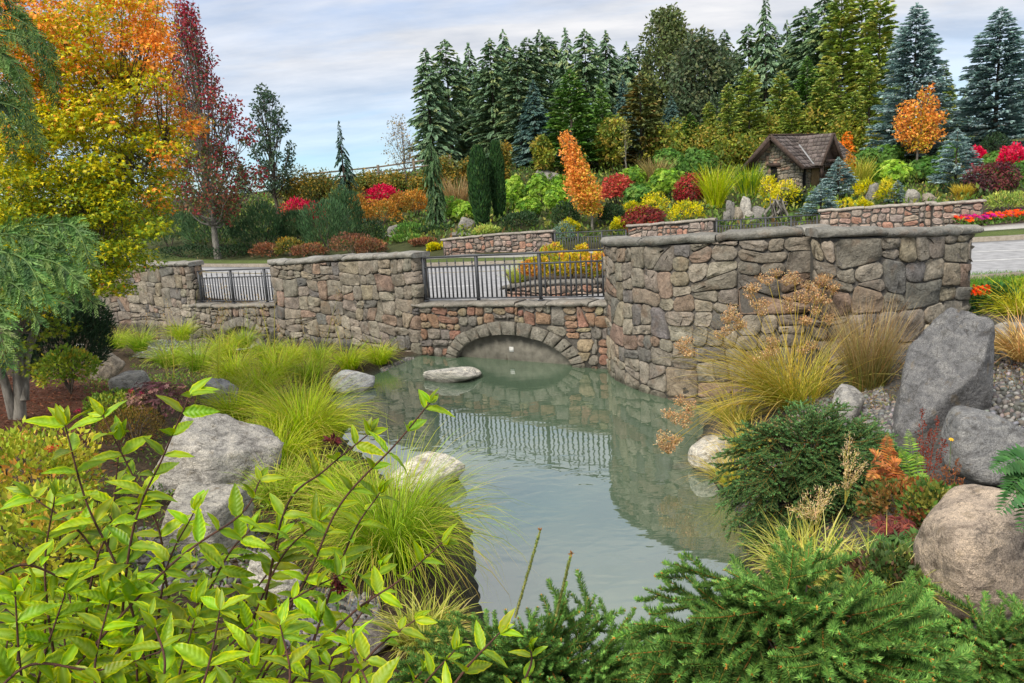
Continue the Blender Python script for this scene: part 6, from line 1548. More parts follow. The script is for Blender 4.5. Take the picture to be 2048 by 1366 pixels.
# right bank: dry sedge with brown heads, brown rush clump
DRY = [(sr(200, 188, 84), 3), (sr(170, 174, 66), 3), (sr(140, 156, 56), 3), (sr(216, 198, 110), 1)]
def heads(mb, r, pts, col, m_=70, s=.05, cs=1.0):
    for e in pts:
        q = e + nrm(r.normal(0, 1, (m_, 3))) * (r.random((m_, 1)) ** .4) * np.array([s * 1.5, s * 1.5, s]); cards(mb, LEAF_V, LEAF_F, q, rdirs(r, m_), rdirs(r, m_), np.tile([.009 * cs, .018 * cs, .015], (m_, 1)), pick_cols(col, m_, r))
        for x_ in q[::9]: tube(mb, [e - (0, 0, s * 1.2), x_], [.0016, .001], np.array(sr(170, 140, 80)), k=3)
HEAD = [(sr(196, 164, 124), 3), (sr(172, 138, 104), 3), (sr(214, 190, 152), 1)]
loc = hit(1585, 812); o = empty('dry_sedge', loc, 'tall straw-yellow sedge with brown seed heads before the curved wall', 'grass'); r = R_(980)
mb = MB(); blades(mb, r, loc, 440, 1.5, .0075, (.3, .2), 1.2, .34, DRY, STRAW, 6, curl=1.2); blades(mb, r, loc + (0, 0, .05), 380, 1.9, .008, (.75, .25), .85, .3, DRY, STRAW, 6, az=math.pi + .35, azs=.4, curl=1.2); mb.build('blades', M_GRASS, o)
mb = MB(); hb_ = MB(); st = []
for px, py, D_ in [(1455, 640, 11.0), (1480, 650, 11.1), (1500, 575, 11.2), (1535, 560, 11.2), (1552, 545, 11.3), (1575, 600, 11.2), (1600, 590, 11.2), (1615, 570, 11.3), (1640, 565, 11.3), (1655, 555, 11.3), (1630, 620, 11.2), (1650, 600, 11.2), (1530, 605, 11.1), (1610, 640, 11.1), (1660, 640, 11.2), (1360, 690, 10.6), (1440, 668, 10.8), (1380, 705, 10.5), (1360, 800, 9.7), (1350, 835, 9.6), (1368, 845, 9.6), (1325, 885, 9.4), (1335, 895, 9.4), (1350, 880, 9.5), (1500, 590, 11.2), (1470, 632, 11.1), (1590, 560, 11.3), (1545, 700, 10.8), (1510, 720, 10.7), (1625, 690, 10.9), (1665, 580, 11.3)]:
    e = P(px, py, D_); s0 = loc + r.normal(0, .12, 3) * (1, 1, 0); c = (s0 + e) / 2 + (0, 0, .25 if e[2] < loc[2] + .9 else .05); q = smooth_path(np.array([s0, c, e]), 5); tube(mb, q, np.linspace(.005, .0028, len(q)), np.array(sr(190, 170, 80)), k=4); st.append(e)
heads(hb_, r, st + [e + r.normal(0, .07, 3) for e in st], HEAD, 110, .07, 1.7); mb.build('stalks', M_GRASS, o); hb_.build('seed_heads', M_GRASS, o)['kind'] = 'stuff'
loc = hit(1735, 778)
grass('brown_rush', 'upright brown-green rush clump against the end wall', loc, 700, 1.25, .007, (.22, .16), .35, .22, [(sr(110, 116, 58), 3), (sr(130, 110, 66), 2), (sr(88, 98, 50), 2)], 982, [(sr(190, 164, 124), 2), (sr(160, 128, 96), 2)], seg=5)
for k, (px, py, L_, lb) in enumerate([(1475, 975, .7, 'straw sedge fringe hanging over the right waterline'), (1500, 905, .7, 'straw sedge tuft behind the speckled pale boulder'), (1470, 850, .9, 'yellow sedge tuft at the foot of the curved wall')]):
    q = hit(px, py); q[2] = max(q[2], .02); grass('bank_sedge', lb, q, 300, L_, .007, (.5, .25), 1.2, .16, DRY, 988 + k, STRAW, 'sedge tufts of the right bank', seg=6, curl=1.2)
CREAM = [(sr(190, 184, 104), 3), (sr(166, 170, 82), 3), (sr(206, 200, 140), 1), (sr(130, 146, 62), 2)]
grass('variegated_sedge', 'cream-striped sedge tuft at the near pond edge, left', P(850, 1285, 4.9), 520, .42, .009, (.5, .3), 1.5, .16, CREAM, 983, CREAM, 'cream variegated sedges', seg=6)
grass('variegated_sedge', 'cream-striped sedge tuft behind the foreground spruce', P(1620, 1150, 4.4), 520, .4, .007, (.5, .3), 1.4, .22, CREAM, 984, CREAM, 'cream variegated sedges', seg=6)
grass('variegated_sedge', 'cream-striped sedge fringe beside the tan corner boulder', P(1760, 1190, 4.0), 420, .4, .007, (.6, .3), 1.4, .2, CREAM, 985, CREAM, 'cream variegated sedges', seg=6)
for k, (px, py, D_, lb) in enumerate([(2050, 640, 12.2, 'golden grass clump above the long pale boulder'), (2060, 720, 9.6, 'tan dry grass below the long pale boulder')]):
    grass('golden_grass', lb, P(px, py, D_), 420, .9, .012, (.5, .25), 1.3, .2, [(sr(196, 186, 74), 2), (sr(168, 170, 60), 2)] if k == 0 else STRAW, 986 + k, None, 'golden grasses at the right edge', seg=6)
def plumes(label, base, tips, seed, cols):
    r = R_(seed); o = empty('plume_grass', base, label, 'grass', 'feathery plume grasses'); mb = MB(); pb_ = MB()
    for e in tips:
        e = np.asarray(e); q = smooth_path(np.array([base, (base + e) / 2 + (0, 0, .06), e]), 5); tube(mb, q, .002, np.array(sr(180, 170, 90)), k=4)
        m_ = 90; t = r.random(m_); ax_ = nrm(e - q[-4]); p = e - ax_ * (t * .16)[:, None] + r.normal(0, .014, (m_, 3)); cards(pb_, LEAF_V, LEAF_F, p, ax_ + r.normal(0, .7, (m_, 3)), rdirs(r, m_), np.tile([.004, .026, .02], (m_, 1)), pick_cols(cols, m_, r))
    mb.build('stalks', M_GRASS, o); pb_.build('plumes', M_GRASS, o)['kind'] = 'stuff'
plumes('pale feathery plumes over the right-hand spruce edge', P(1690, 1010, 5.3), [P(1700, 870, 5.5), P(1690, 900, 5.4), P(1712, 905, 5.4), P(1695, 935, 5.3), P(1715, 950, 5.3), P(1730, 925, 5.4)], 990, [(sr(222, 200, 160), 2), (sr(200, 176, 130), 2)])
plumes('low pale plumes behind the foreground spruce', P(1630, 1080, 4.6), [P(1610, 985, 4.7), P(1640, 975, 4.7), P(1670, 970, 4.7), P(1600, 1010, 4.6), P(1650, 1000, 4.6), P(1575, 1015, 4.6)], 991, [(sr(222, 200, 160), 2), (sr(200, 176, 130), 2)])

# ------------------------------------------------------------------ small plants near the pond
def near_shrub(name, label, px, pb, pt, w, cols, n, size, seed, D=None, kind='leaf', group=None, cat='shrub', **kw):
    base = P(px, pb, D) if D else hit(px, pb)
    r = R_(seed); h = height_to(px, pt, base); rx = W(w, base[1]) / 2; o = empty(name, base, label, cat, group); mb = MB()
    mound(mb, r, base, rx, rx * .85, h, n, size, cols, kind, **kw); mb.build('foliage', M_LEAF, o); tb = MB()
    for _ in range(7):
        a = r.uniform(0, 6.28); e = base + np.array([math.cos(a) * rx * .55, math.sin(a) * rx * .5, h * .7]); tube(tb, [base - (0, 0, .1), (base + e) / 2 + (0, 0, .04), e], [.012, .009, .004], k=5)
    tb.build('stem', M_BARK, o); return o
SPI = [(sr(190, 186, 74), 3), (sr(164, 174, 66), 3), (sr(134, 154, 58), 3), (sr(210, 176, 88), 1), (sr(200, 150, 84), .7)]
near_shrub('spirea', 'yellow-gold spirea mound at the left edge', 70, 1015, 845, 330, SPI, 2600, .06, 1000, D=6.6, group='golden spireas of the left bank', lumps=34, amp=.5, depth=.5)
near_shrub('spirea', 'lower yellow-gold spirea mound behind the leafy branches', 120, 1185, 965, 330, SPI, 2800, .055, 1001, D=5.2, group='golden spireas of the left bank', lumps=34, amp=.5, depth=.5)
near_shrub('dwarf_pine', 'dark dwarf pine behind the golden maple trunk', 140, 770, 585, 200, [(sr(44, 66, 44), 3), (sr(36, 56, 40), 3), (sr(60, 86, 54), 1)], 4200, .13, 1002, D=12.2, wid=.12, upw=.8, amp=.4)
near_shrub('dwarf_pine', 'dark dwarf pine lobe reaching toward the grey wall', 185, 690, 590, 90, [(sr(44, 66, 44), 3), (sr(60, 86, 54), 2)], 1500, .12, 1003, D=12.6, wid=.12, upw=.6, amp=.4)
near_shrub('leafy_perennial', 'yellow-green leafy perennial at the foot of the dwarf pine', 140, 775, 690, 130, [(sr(150, 164, 62), 3), (sr(110, 136, 52), 3), (sr(190, 170, 70), 1)], 1500, .06, 1004, D=11.3)
near_shrub('leafy_perennial', 'green leafy perennial beside the grey rounded boulder', 235, 850, 780, 150, [(sr(112, 138, 54), 3), (sr(150, 160, 62), 2), (sr(88, 112, 46), 2)], 1500, .05, 1005, D=9.6)
SED = [(sr(120, 84, 84), 3), (sr(92, 62, 66), 3), (sr(150, 118, 106), 2), (sr(110, 104, 70), 1)]
near_shrub('sedum', 'brown-maroon sedum with faded flower heads on the left bank', 325, 832, 752, 140, SED, 420, .04, 1006, D=9.4, kind='rosette', upw=1.0)
near_shrub('moss_mound', 'brown mossy mound before the long grey boulder', 270, 885, 815, 140, [(sr(104, 88, 44), 3), (sr(130, 104, 50), 2), (sr(76, 70, 40), 2)], 2600, .035, 1007, D=8.9, amp=.12, wid=.25)
r = R_(1008)
for k, (px, py, D_) in enumerate([(262, 782, 9.3), (283, 788, 9.3), (190, 808, 9.4), (155, 822, 9.4), (115, 888, 6.5), (104, 897, 6.4)]):
    q = P(px, py, D_); o = empty('pink_flower', q - (0, 0, .2), ['left of the two pink flower heads on the grey boulder edge', 'right of the two pink flower heads on the grey boulder edge', 'deep pink flower head in the green perennial', 'small magenta flower head low in the mulch', 'upper of two red flower heads over the spirea', 'lower of two red flower heads over the spirea'][k], 'flower', 'pink flower heads of the left bank')
    mb = MB(); heads(mb, r, [q], [(sr(196, 50, 96), 2), (sr(170, 40, 84), 2)] if k < 4 else [(sr(206, 60, 66), 2), (sr(180, 50, 60), 1)], 60, .03); mb.build('petals', M_LEAF, o); mb = MB(); tube(mb, [q - (0, 0, .2), q], .004, np.array(sr(90, 110, 50)), k=5); mb.build('stem', M_LEAF, o)
# bed beyond the end wall
near_shrub('bedding_plant', 'dark leafy bedding plants behind the end wall', 1985, 640, 565, 110, [(sr(56, 96, 46), 3), (sr(44, 76, 40), 3), (sr(90, 120, 56), 1)], 800, .09, 1010, D=12.7)
near_shrub('bedding_plant', 'yellow-green leaves right of the orange flowers', 2040, 630, 555, 90, [(sr(150, 164, 62), 3), (sr(112, 140, 54), 2)], 700, .09, 1011, D=13.2)
mb = MB(); r = R_(1012); q = np.array([P(r.uniform(1943, 1982), r.uniform(570, 588), 12.6) for _ in range(60)]); cards(mb, ROS_V, ROS_F, q, r.normal(0, .4, (60, 3)) + (0, -.7, .5), rdirs(r, 60), r.uniform(.025, .045, 60), pick_cols([(sr(238, 84, 40), 3), (sr(226, 60, 34), 2)], 60, r)); o = mb.build('orange_flowers', M_LEAF, org=tuple(P(1960, 580, 12.6))); o['kind'] = 'stuff'; o['label'] = 'cluster of orange begonia flowers by the end wall'
# planter plants
PLT = [(sr(210, 186, 66), 3), (sr(190, 172, 60), 3), (sr(206, 148, 82), 2), (sr(140, 152, 54), 2)]
for k, (px, pt, D_, w, lb) in enumerate([(1075, 508, 18.6, 74, 'golden spirea at the left end of the stone planter'), (1140, 502, 18.7, 80, 'golden-orange spirea in the middle of the stone planter'), (1205, 498, 18.7, 80, 'golden-orange spirea at the right of the stone planter'), (1110, 484, 20.6, 70, 'yellow spirea rising above the long railing'), (1165, 486, 20.6, 50, 'smaller yellow spirea above the long railing')]):
    near_shrub('spirea', lb, px, 560, pt, w, PLT, 1700, .075, 1020 + k, D=D_, group='golden spireas in the planter', lumps=14)
for k, (px, D_, lb) in enumerate([(1035, 18.9, 'pale grass tuft at the planter left corner'), (1060, 20.9, 'pale grass tuft left of the yellow spirea'), (1185, 20.9, 'pale grass tuft right of the yellow spirea')]):
    q = P(px, 556, D_); grass('pale_grass', lb, np.array([q[0], q[1], 1.4]), 260, .62, .012, (.3, .2), .9, .12, [(sr(186, 192, 100), 2), (sr(160, 172, 84), 2)], 1030 + k, None, 'pale grass tufts in the planter')
near_shrub('weeping_blue_shrub', 'small blue-green weeping shrub behind the far railing', 1130, 485, 440, 44, [(sr(120, 146, 130), 2), (sr(96, 124, 108), 2)], 700, .12, 1035, D=35.5, upw=-.8, wid=.25)

# ------------------------------------------------------------------ needled shoots
NEED_V = np.array([(-.5, 0, 0), (.5, 0, 0), (.35, .6, .05), (0, 1, .08), (-.35, .6, .05)]); NEED_F4 = [[0, 1, 2, 4]]; NEED_F3 = [[4, 2, 3]]
def shoot(acc, r, a, b, n, nl, nw, sag=0.0, cols=None, lift=0.35):
    """one needled shoot from a to b; needles leave it all round, swept forward"""
    a = np.asarray(a, float); b = np.asarray(b, float); L = np.linalg.norm(b - a)
    t = np.sort(r.random(n)) * .98 + .02
    sagv = np.array([0, 0, -1.0]) * sag * L
    p = a + (b - a) * t[:, None] + sagv * (4 * t * (1 - t))[:, None]
    d = nrm(b - a + sagv * (4 * (1 - 2 * t))[:, None] * 1.0)
    u = nrm(np.cross(d, [0.05, 0.1, 1.0])); w = np.cross(u, d)
    ang = r.uniform(0, 2 * math.pi, n)
    o = u * np.cos(ang)[:, None] * 1.15 + w * (np.sin(ang) * .6 + lift)[:, None]
    fw = r.uniform(.55, .95, n)
    ax = nrm(o + d * fw[:, None]); s = nl * r.uniform(.75, 1.1, n) * (1 - .35 * (t > .93))
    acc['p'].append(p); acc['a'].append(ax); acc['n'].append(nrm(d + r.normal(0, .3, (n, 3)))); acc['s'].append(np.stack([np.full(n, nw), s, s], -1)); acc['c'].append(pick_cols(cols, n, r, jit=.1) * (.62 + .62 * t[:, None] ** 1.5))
    tt = np.linspace(0, 1, 5); acc['t'].append(a + (b - a) * tt[:, None] + sagv * (4 * tt * (1 - tt))[:, None])
def newacc(): return {k: [] for k in 'pansct'}
SPG = [(sr(108, 150, 68), 3), (sr(92, 136, 62), 3), (sr(134, 170, 82), 2), (sr(72, 110, 54), 1)]
def spray_mesh(seed, L, nshoot, shoot_l, npern, nl, nw, cols, twig, twigc, bud, sag=.06, spread=.95):
    """one flat herringbone branch along +Y from the origin: twigs, needles and buds"""
    r = R_(seed); acc = newacc(); tip = np.array([r.normal(0, .02), L, 0.0])
    shoot(acc, r, (0, 0, 0), tip, int(npern * L / shoot_l), nl, nw, sag, cols)
    for k in range(nshoot):
        t = .12 + .82 * (k + r.random() * .6) / nshoot; s = 1 if k % 2 else -1; o = tip * t - np.array([0, 0, sag * L * 4 * t * (1 - t)]); l = shoot_l * r.uniform(.65, 1.1) * (1.2 - .6 * t)
        v = nrm(np.array([s * spread * r.uniform(.6, 1.1), r.uniform(.55, .95), r.normal(.0, .2)])); shoot(acc, r, o, o + v * l, int(npern * l / shoot_l), nl, nw, r.uniform(0, .12), cols)
    mb = MB(); A = [np.concatenate(acc[k]) for k in 'pansc']; cards(mb, LEAF_V, LEAF_F, A[0], A[1], A[2], A[3], A[4])
    for i, q in enumerate(acc['t']):
        tube(mb, q, np.linspace(twig * (1.5 if i == 0 else 1), twig * .5, len(q)), twigc if i == 0 else np.array(twigc) * .6 + np.array(cols[0][0]) * .4, k=4, m=1)
        if r.random() < bud:
            d = nrm(q[-1] - q[-2]); m_ = 7; cards(mb, LEAF_V, LEAF_F, np.tile(q[-1], (m_, 1)), d + r.normal(0, .45, (m_, 3)), rdirs(r, m_), np.tile([.0045, .010, .008], (m_, 1)), pick_cols([(sr(206, 156, 84), 2), (sr(176, 124, 66), 2)], m_, r), m=1)
    return mb.mesh('branch', [M_NEEDLE, M_LEAF])
def dome_spruce(name, label, C, rad, n, seed, variants, droop=.25, zlo=-.05, sc=1.0, L=.3, extra=None, ymax=.55):
    r = R_(seed); C = np.asarray(C, float); root = empty(name, C - (0, 0, rad[2] * .9), label, 'shrub', 'spruce shrubs on the near banks'); k = 0; tb = MB()
    while k < n:
        d = rdirs(r, 1, zlo, 1.0)[0]
        if d[1] > ymax: continue
        shell = r.uniform(.8, 1.06) if r.random() < .7 else r.uniform(.45, .8)
        tip = C + d * np.array(rad) * shell
        y = nrm(d * np.array([1, 1, .4]) + (0, 0, .14 - droop * max(0, 1 - d[2]) * r.uniform(.4, 1.3)) + r.normal(0, .13, 3)); s = sc * r.uniform(.75, 1.15)
        up = nrm(np.array([0, 0, 1.0]) + d * .8 + r.normal(0, .22, 3)); x = nrm(np.cross(y, up)); z = np.cross(x, y); b = tip - y * L * s
        o = inst('branch', variants[k % len(variants)], b, root, (0, 0, 0), (s, s, s), np.array([1, 1, 1]) * r.uniform(.8, 1.15)); o.rotation_euler = Matrix(np.stack([x, y, z], 1)).to_euler()
        tube(tb, [C - (0, 0, rad[2] * .8), (C + b) / 2 - (0, 0, .03), b], [.012, .007, .003], k=4); k += 1
    tb.build('trunk', M_BARK, root)
    if extra: extra(root, r)
    return root
TW = np.array(sr(160, 116, 66))
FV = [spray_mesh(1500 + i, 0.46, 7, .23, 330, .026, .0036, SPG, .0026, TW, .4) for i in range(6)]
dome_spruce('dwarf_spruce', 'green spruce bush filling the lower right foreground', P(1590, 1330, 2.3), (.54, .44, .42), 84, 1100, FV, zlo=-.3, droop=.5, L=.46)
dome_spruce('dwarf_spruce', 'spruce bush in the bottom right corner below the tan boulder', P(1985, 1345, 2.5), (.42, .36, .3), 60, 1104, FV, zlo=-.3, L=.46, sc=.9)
def leaders(root, r):
    for a, b in (((1030, 1235), (1080, 1062)), ((1112, 1232), (1142, 1108))):
        acc = newacc(); shoot(acc, r, P(*a, 2.5), P(*b, 2.5), 900, .013, .003, 0, [(sr(160, 176, 94), 2), (sr(136, 158, 82), 2)], 0.0)
        mb = MB(); A = [np.concatenate(acc[k]) for k in 'pansc']; A[1] = nrm(A[1] + .2 * nrm(P(*b, 2.5) - P(*a, 2.5))); cards(mb, LEAF_V, LEAF_F, *A); tube(mb, acc['t'][0], np.linspace(.0045, .003, 5), np.array(sr(150, 150, 84)), k=6)
        q = P(*b, 2.5); cards(mb, LEAF_V, LEAF_F, np.tile(q, (12, 1)), r.normal(0, .6, (12, 3)) + (0, 0, 1), rdirs(r, 12), np.tile([.006, .014, .01], (12, 1)), pick_cols([(sr(160, 110, 60), 1)], 12, r)); mb.build('leader', M_NEEDLE, root)
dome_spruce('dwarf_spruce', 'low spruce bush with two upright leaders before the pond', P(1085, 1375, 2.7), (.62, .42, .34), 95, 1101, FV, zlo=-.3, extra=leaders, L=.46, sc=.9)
WSP = [(sr(86, 126, 72), 3), (sr(72, 110, 64), 3), (sr(108, 148, 84), 2)]
WV = [spray_mesh(1520 + i, .36, 9, .15, 95, .02, .0065, WSP, .0025, TW, .1) for i in range(4)]
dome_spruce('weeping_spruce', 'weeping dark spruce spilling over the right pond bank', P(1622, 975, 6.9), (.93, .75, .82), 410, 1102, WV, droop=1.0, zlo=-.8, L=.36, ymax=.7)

# ------------------------------------------------------------------ weeping cypress reaching in at the left edge
croot_loc = np.array([-2.35, 2.5, tz(-2.35, 2.5)])
croot = empty('weeping_cypress', croot_loc, 'weeping cypress with feathery green branches hanging in at the left edge', 'tree')
tb = MB(); trunk_mesh(tb, croot_loc - (0, 0, .2), croot_loc + (.1, .1, 4.2), .12, .05, .03, R_(1110)); 
r = R_(1111); CYP = [(sr(92, 126, 62), 3), (sr(74, 108, 54), 3), (sr(118, 148, 76), 2), (sr(58, 88, 46), 1)]
def cyp_spray(a, m, b, seed, dens=1.0, cols=CYP, sl=.085):
    r = R_(seed); q = smooth_path(np.array([a, m, b]), 14); d = nrm(np.gradient(q, axis=0)); L = np.sum(np.linalg.norm(np.diff(q, axis=0), axis=1))
    mb = MB(); tube(mb, q, np.linspace(.004, .0012, len(q)), np.array(sr(92, 118, 62)), k=5)
    vdir = nrm((a + b) / 2 - EYE); n = int(L / .0125 * dens); pos, ax, nr, sz, cl = [], [], [], [], []
    for k in range(n):
        t = .08 + .92 * (k + r.random()) / n; i = min(int(t * (len(q) - 1)), len(q) - 2); f = t * (len(q) - 1) - i; o = q[i] * (1 - f) + q[i + 1] * f; dd = d[i]
        s = 1 if k % 2 else -1; sd_ = nrm(np.cross(dd, vdir + r.normal(0, .25, 3))) * s
        v = nrm(dd * .85 + sd_ * .75 + np.array([0, 0, -.25]) + r.normal(0, .1, 3)); l = sl * (1.15 - .8 * t) * r.uniform(.6, 1.15) + .012
        m_ = max(4, int(l / .0036)); u = np.linspace(.05, 1, m_); c = pick_cols(cols, 1, r)[0]
        base_ = o + v * (u * l)[:, None] + np.array([0, 0, -1.0]) * (u ** 2 * l * .18)[:, None]
        pv = nrm(np.cross(v, vdir)); ss = np.where(np.arange(m_) % 2, 1, -1)
        pos.append(base_); ax.append(v + pv * (ss * .62)[:, None] + r.normal(0, .1, (m_, 3))); nr.append(-vdir + r.normal(0, .35, (m_, 3)))
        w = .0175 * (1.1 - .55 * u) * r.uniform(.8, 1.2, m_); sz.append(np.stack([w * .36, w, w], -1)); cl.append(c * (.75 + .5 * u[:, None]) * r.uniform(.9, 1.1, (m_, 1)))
    cards(mb, LEAF_V, LEAF_F, np.concatenate(pos), np.concatenate(ax), np.concatenate(nr), np.concatenate(sz), np.concatenate(cl))
    mb.build('branch', M_NEEDLE, croot)
lower = [((-60, 500), (80, 448), (190, 480)), ((60, 455), (130, 490), (172, 596)), ((20, 470), (90, 500), (128, 570)), ((-30, 540), (90, 540), (190, 606)), ((0, 560), (80, 580), (142, 620)), ((-40, 560), (30, 570), (78, 648)), ((-40, 600), (5, 620), (30, 705)), ((-20, 500), (50, 520), (92, 600)), ((-60, 630), (-10, 650), (14, 730)), ((30, 510), (110, 525), (160, 565)), ((-60, 520), (10, 540), (50, 610)), ((-50, 470), (40, 470), (110, 500)), ((90, 450), (150, 455), (182, 530))]
upper = [((-60, 10), (40, 40), (108, 110)), ((-40, 60), (60, 90), (112, 205)), ((-30, 90), (40, 150), (70, 300)), ((-40, 140), (15, 190), (42, 285)), ((0, 60), (80, 90), (118, 175)), ((-60, 190), (0, 220), (30, 320)), ((-60, -30), (20, 0), (70, 70)), ((-40, 200), (40, 220), (88, 300)), ((-50, 100), (20, 120), (60, 210)), ((-60, 60), (0, 100), (30, 200))]
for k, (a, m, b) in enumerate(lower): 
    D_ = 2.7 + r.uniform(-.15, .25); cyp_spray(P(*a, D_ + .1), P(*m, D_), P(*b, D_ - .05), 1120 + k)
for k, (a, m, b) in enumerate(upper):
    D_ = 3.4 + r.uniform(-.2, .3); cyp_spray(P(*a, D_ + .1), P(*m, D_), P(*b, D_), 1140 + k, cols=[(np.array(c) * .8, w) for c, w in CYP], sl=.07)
for py, D_ in ((480, 2.75), (560, 2.75), (620, 2.7), (20, 3.5), (120, 3.5), (200, 3.4)):
    e = P(-50, py, D_); s0 = croot_loc + np.array([.05, .05, min(4.1, e[2] - croot_loc[2] + .15)]); tube(tb, smooth_path(np.array([s0, (s0 + e) / 2 + (0, 0, .06), e]), 5), np.linspace(.03, .006, 11), k=6)
tb.build('trunk', M_BARK, croot, smooth=True)

# ------------------------------------------------------------------ variegated weigela in the left foreground
def weig_leaf(seed):
    r = R_(seed); nu, nv = 6, 9; droop, fold, tw = r.uniform(.25, .8), r.uniform(.1, .28), r.uniform(-.3, .3)
    V, C = [], []; mid = np.array(sr(106, 148, 44)) * r.uniform(.85, 1.15); mar = np.array(sr(204, 208, 54)) * r.uniform(.9, 1.1); rib = np.array(sr(150, 178, 76))
    us = np.array([-1, -.72, -.08, .08, .72, 1])
    for j in range(nv + 1):
        t = j / nv; w = .168 * (math.sin(math.pi * min(1, t ** .82 * 1.0)) ** .8) * (1 - .35 * t) * 1.25 + .004
        ser = 1 + (.07 if j % 2 else -.05)
        edge_ = .5 + .32 * r.random()
        for u in us:
            uu = u * (ser if abs(u) == 1 else (edge_ / .72 if abs(u) > .5 else 1))
            x = uu * w; z = -droop * t * t * .55 + abs(uu) * w * fold * 2 + .012 * math.sin(j * 2.2) * (abs(u) > .5); a = tw * t
            V.append((x * math.cos(a), t, z + x * math.sin(a)))
            mk = r.uniform(0, .35) if abs(u) < .8 else r.uniform(.55, 1.0)
            C.append(rib if abs(u) < .1 else (mid * (1 + .12 * math.sin(j * 3.1)) * (1 - mk) + mar * mk))
    V = np.array(V); k = nu; Fc = [[j * k + i, j * k + i + 1, (j + 1) * k + i + 1, (j + 1) * k + i] for j in range(nv) for i in range(nu - 1)]
    mb = MB(); mb.add(V, Fc, np.array(C)); return mb.mesh('leaf', M_GLOSS, smooth=True)
WL = [weig_leaf(1200 + i) for i in range(9)]
wroot_loc = P(330, 1500, 1.75); wroot_loc[2] = tz(wroot_loc[0], wroot_loc[1])
wroot = empty('weigela_shrub', wroot_loc, 'variegated green and yellow leafy shrub filling the lower left foreground', 'shrub')
r = R_(1210); leaves = []; tb = MB()
def stem(pts, size=.085, gap=.05, start=.12, rad=.0034):
    p = np.array([P(*q) for q in pts]); q = smooth_path(p, 8); d = np.concatenate([[0], np.cumsum(np.linalg.norm(np.diff(q, axis=0), axis=1))]); L = d[-1]; tg = nrm(np.gradient(q, axis=0))
    tube(tb, q, np.linspace(rad, rad * .45, len(q)), k=6)
    s = L * start; k = r.integers(0, 2)
    while s < L:
        o = np.array([np.interp(s, d, q[:, i]) for i in range(3)]); t = nrm(np.array([np.interp(s, d, tg[:, i]) for i in range(3)]))
        e1 = nrm(np.cross(t, nrm(o - EYE))); e2 = np.cross(t, e1)
        ang = r.normal(0, .35) + (0 if k % 2 == 0 else 1.1); f = s / L
        for sg in (1, -1):
            out = e1 * math.cos(ang) * sg + e2 * math.sin(ang) * sg
            ax = nrm(out + t * r.uniform(.35, .8) + np.array([0, 0, r.uniform(-.25, .2)]))
            nr = nrm(np.array([0, 0, .75]) - nrm(o - EYE) * .55 + t * .25 + r.normal(0, .28, 3))
            leaves.append((o, ax, nr, 1.0 * size * r.uniform(.7, 1.15) * (1 - .18 * f)))
        s += gap * r.uniform(.8, 1.2); k += 1
    for a in range(4):
        v = nrm(tg[-1] + r.normal(0, .45, 3)); leaves.append((q[-1], v, nrm(np.array([0, 0, .6]) - nrm(q[-1] - EYE) * .6 + r.normal(0, .3, 3)), size * r.uniform(.4, .7)))
D0 = 1.55
stem([(330, 1500, 1.6), (255, 1190, D0), (175, 1010, D0), (130, 850, D0)], .085); stem([(230, 1420, 1.6), (262, 1080, 1.55), (330, 905, 1.55), (380, 790, 1.55)], .085, .055)
stem([(400, 1480, 1.7), (335, 1180, 1.75), (318, 1060, 1.75), (270, 960, 1.75), (205, 830, 1.75)], .085); stem([(20, 1480, 1.5), (320, 1150, 1.55), (480, 1030, 1.6), (520, 960, 1.65)], .08)
stem([(420, 1480, 1.7), (600, 1180, 1.7), (680, 1010, 1.7), (790, 890, 1.7), (860, 805, 1.7)], .08, .06, .2); stem([(520, 1260, 1.75), (570, 1020, 1.75), (650, 940, 1.75), (735, 870, 1.75)], .08, .06, .3)
stem([(340, 1450, 1.6), (480, 1270, 1.6), (600, 1190, 1.65), (680, 1150, 1.7)], .08); stem([(540, 1420, 1.6), (690, 1240, 1.65), (800, 1160, 1.7), (885, 1085, 1.7)], .082, .06)
stem([(640, 1450, 1.5), (740, 1310, 1.5), (830, 1240, 1.55)], .08); stem([(860, 1440, 1.4), (930, 1340, 1.4), (1000, 1265, 1.4)], .08, .055); stem([(1000, 1460, 1.45), (1058, 1340, 1.45), (1062, 1300, 1.45)], .06)
stem([(-60, 1200, 1.5), (40, 1130, 1.55), (140, 1160, 1.6), (210, 1150, 1.65)], .08); stem([(-40, 1420, 1.4), (60, 1330, 1.42), (200, 1340, 1.45), (330, 1300, 1.5)], .085)
stem([(60, 1450, 1.45), (40, 1330, 1.45), (30, 1180, 1.45)], .085); stem([(200, 1450, 1.4), (190, 1330, 1.45), (220, 1200, 1.5)], .085); stem([(380, 1460, 1.4), (420, 1320, 1.42), (440, 1220, 1.45)], .085); stem([(300, 1450, 1.4), (330, 1330, 1.4), (300, 1230, 1.45)], .08)
stem([(560, 1450, 1.35), (580, 1350, 1.38), (560, 1250, 1.42)], .08); stem([(760, 1460, 1.35), (740, 1380, 1.35), (700, 1290, 1.4)], .08); stem([(500, 1450, 1.5), (540, 1330, 1.5), (640, 1290, 1.5)], .08); stem([(100, 1450, 1.6), (130, 1300, 1.7), (110, 1220, 1.75)], .085)
stem([(440, 1440, 1.8), (470, 1250, 1.8), (545, 1130, 1.8), (560, 1060, 1.8)], .08); stem([(300, 1440, 1.8), (400, 1230, 1.85), (430, 1120, 1.85)], .08); stem([(-40, 1300, 1.7), (60, 1240, 1.7), (130, 1250, 1.75)], .08); stem([(680, 1440, 1.7), (660, 1330, 1.7), (740, 1200, 1.75), (760, 1130, 1.75)], .075); stem([(820, 1440, 1.5), (840, 1380, 1.5), (910, 1300, 1.5)], .075)
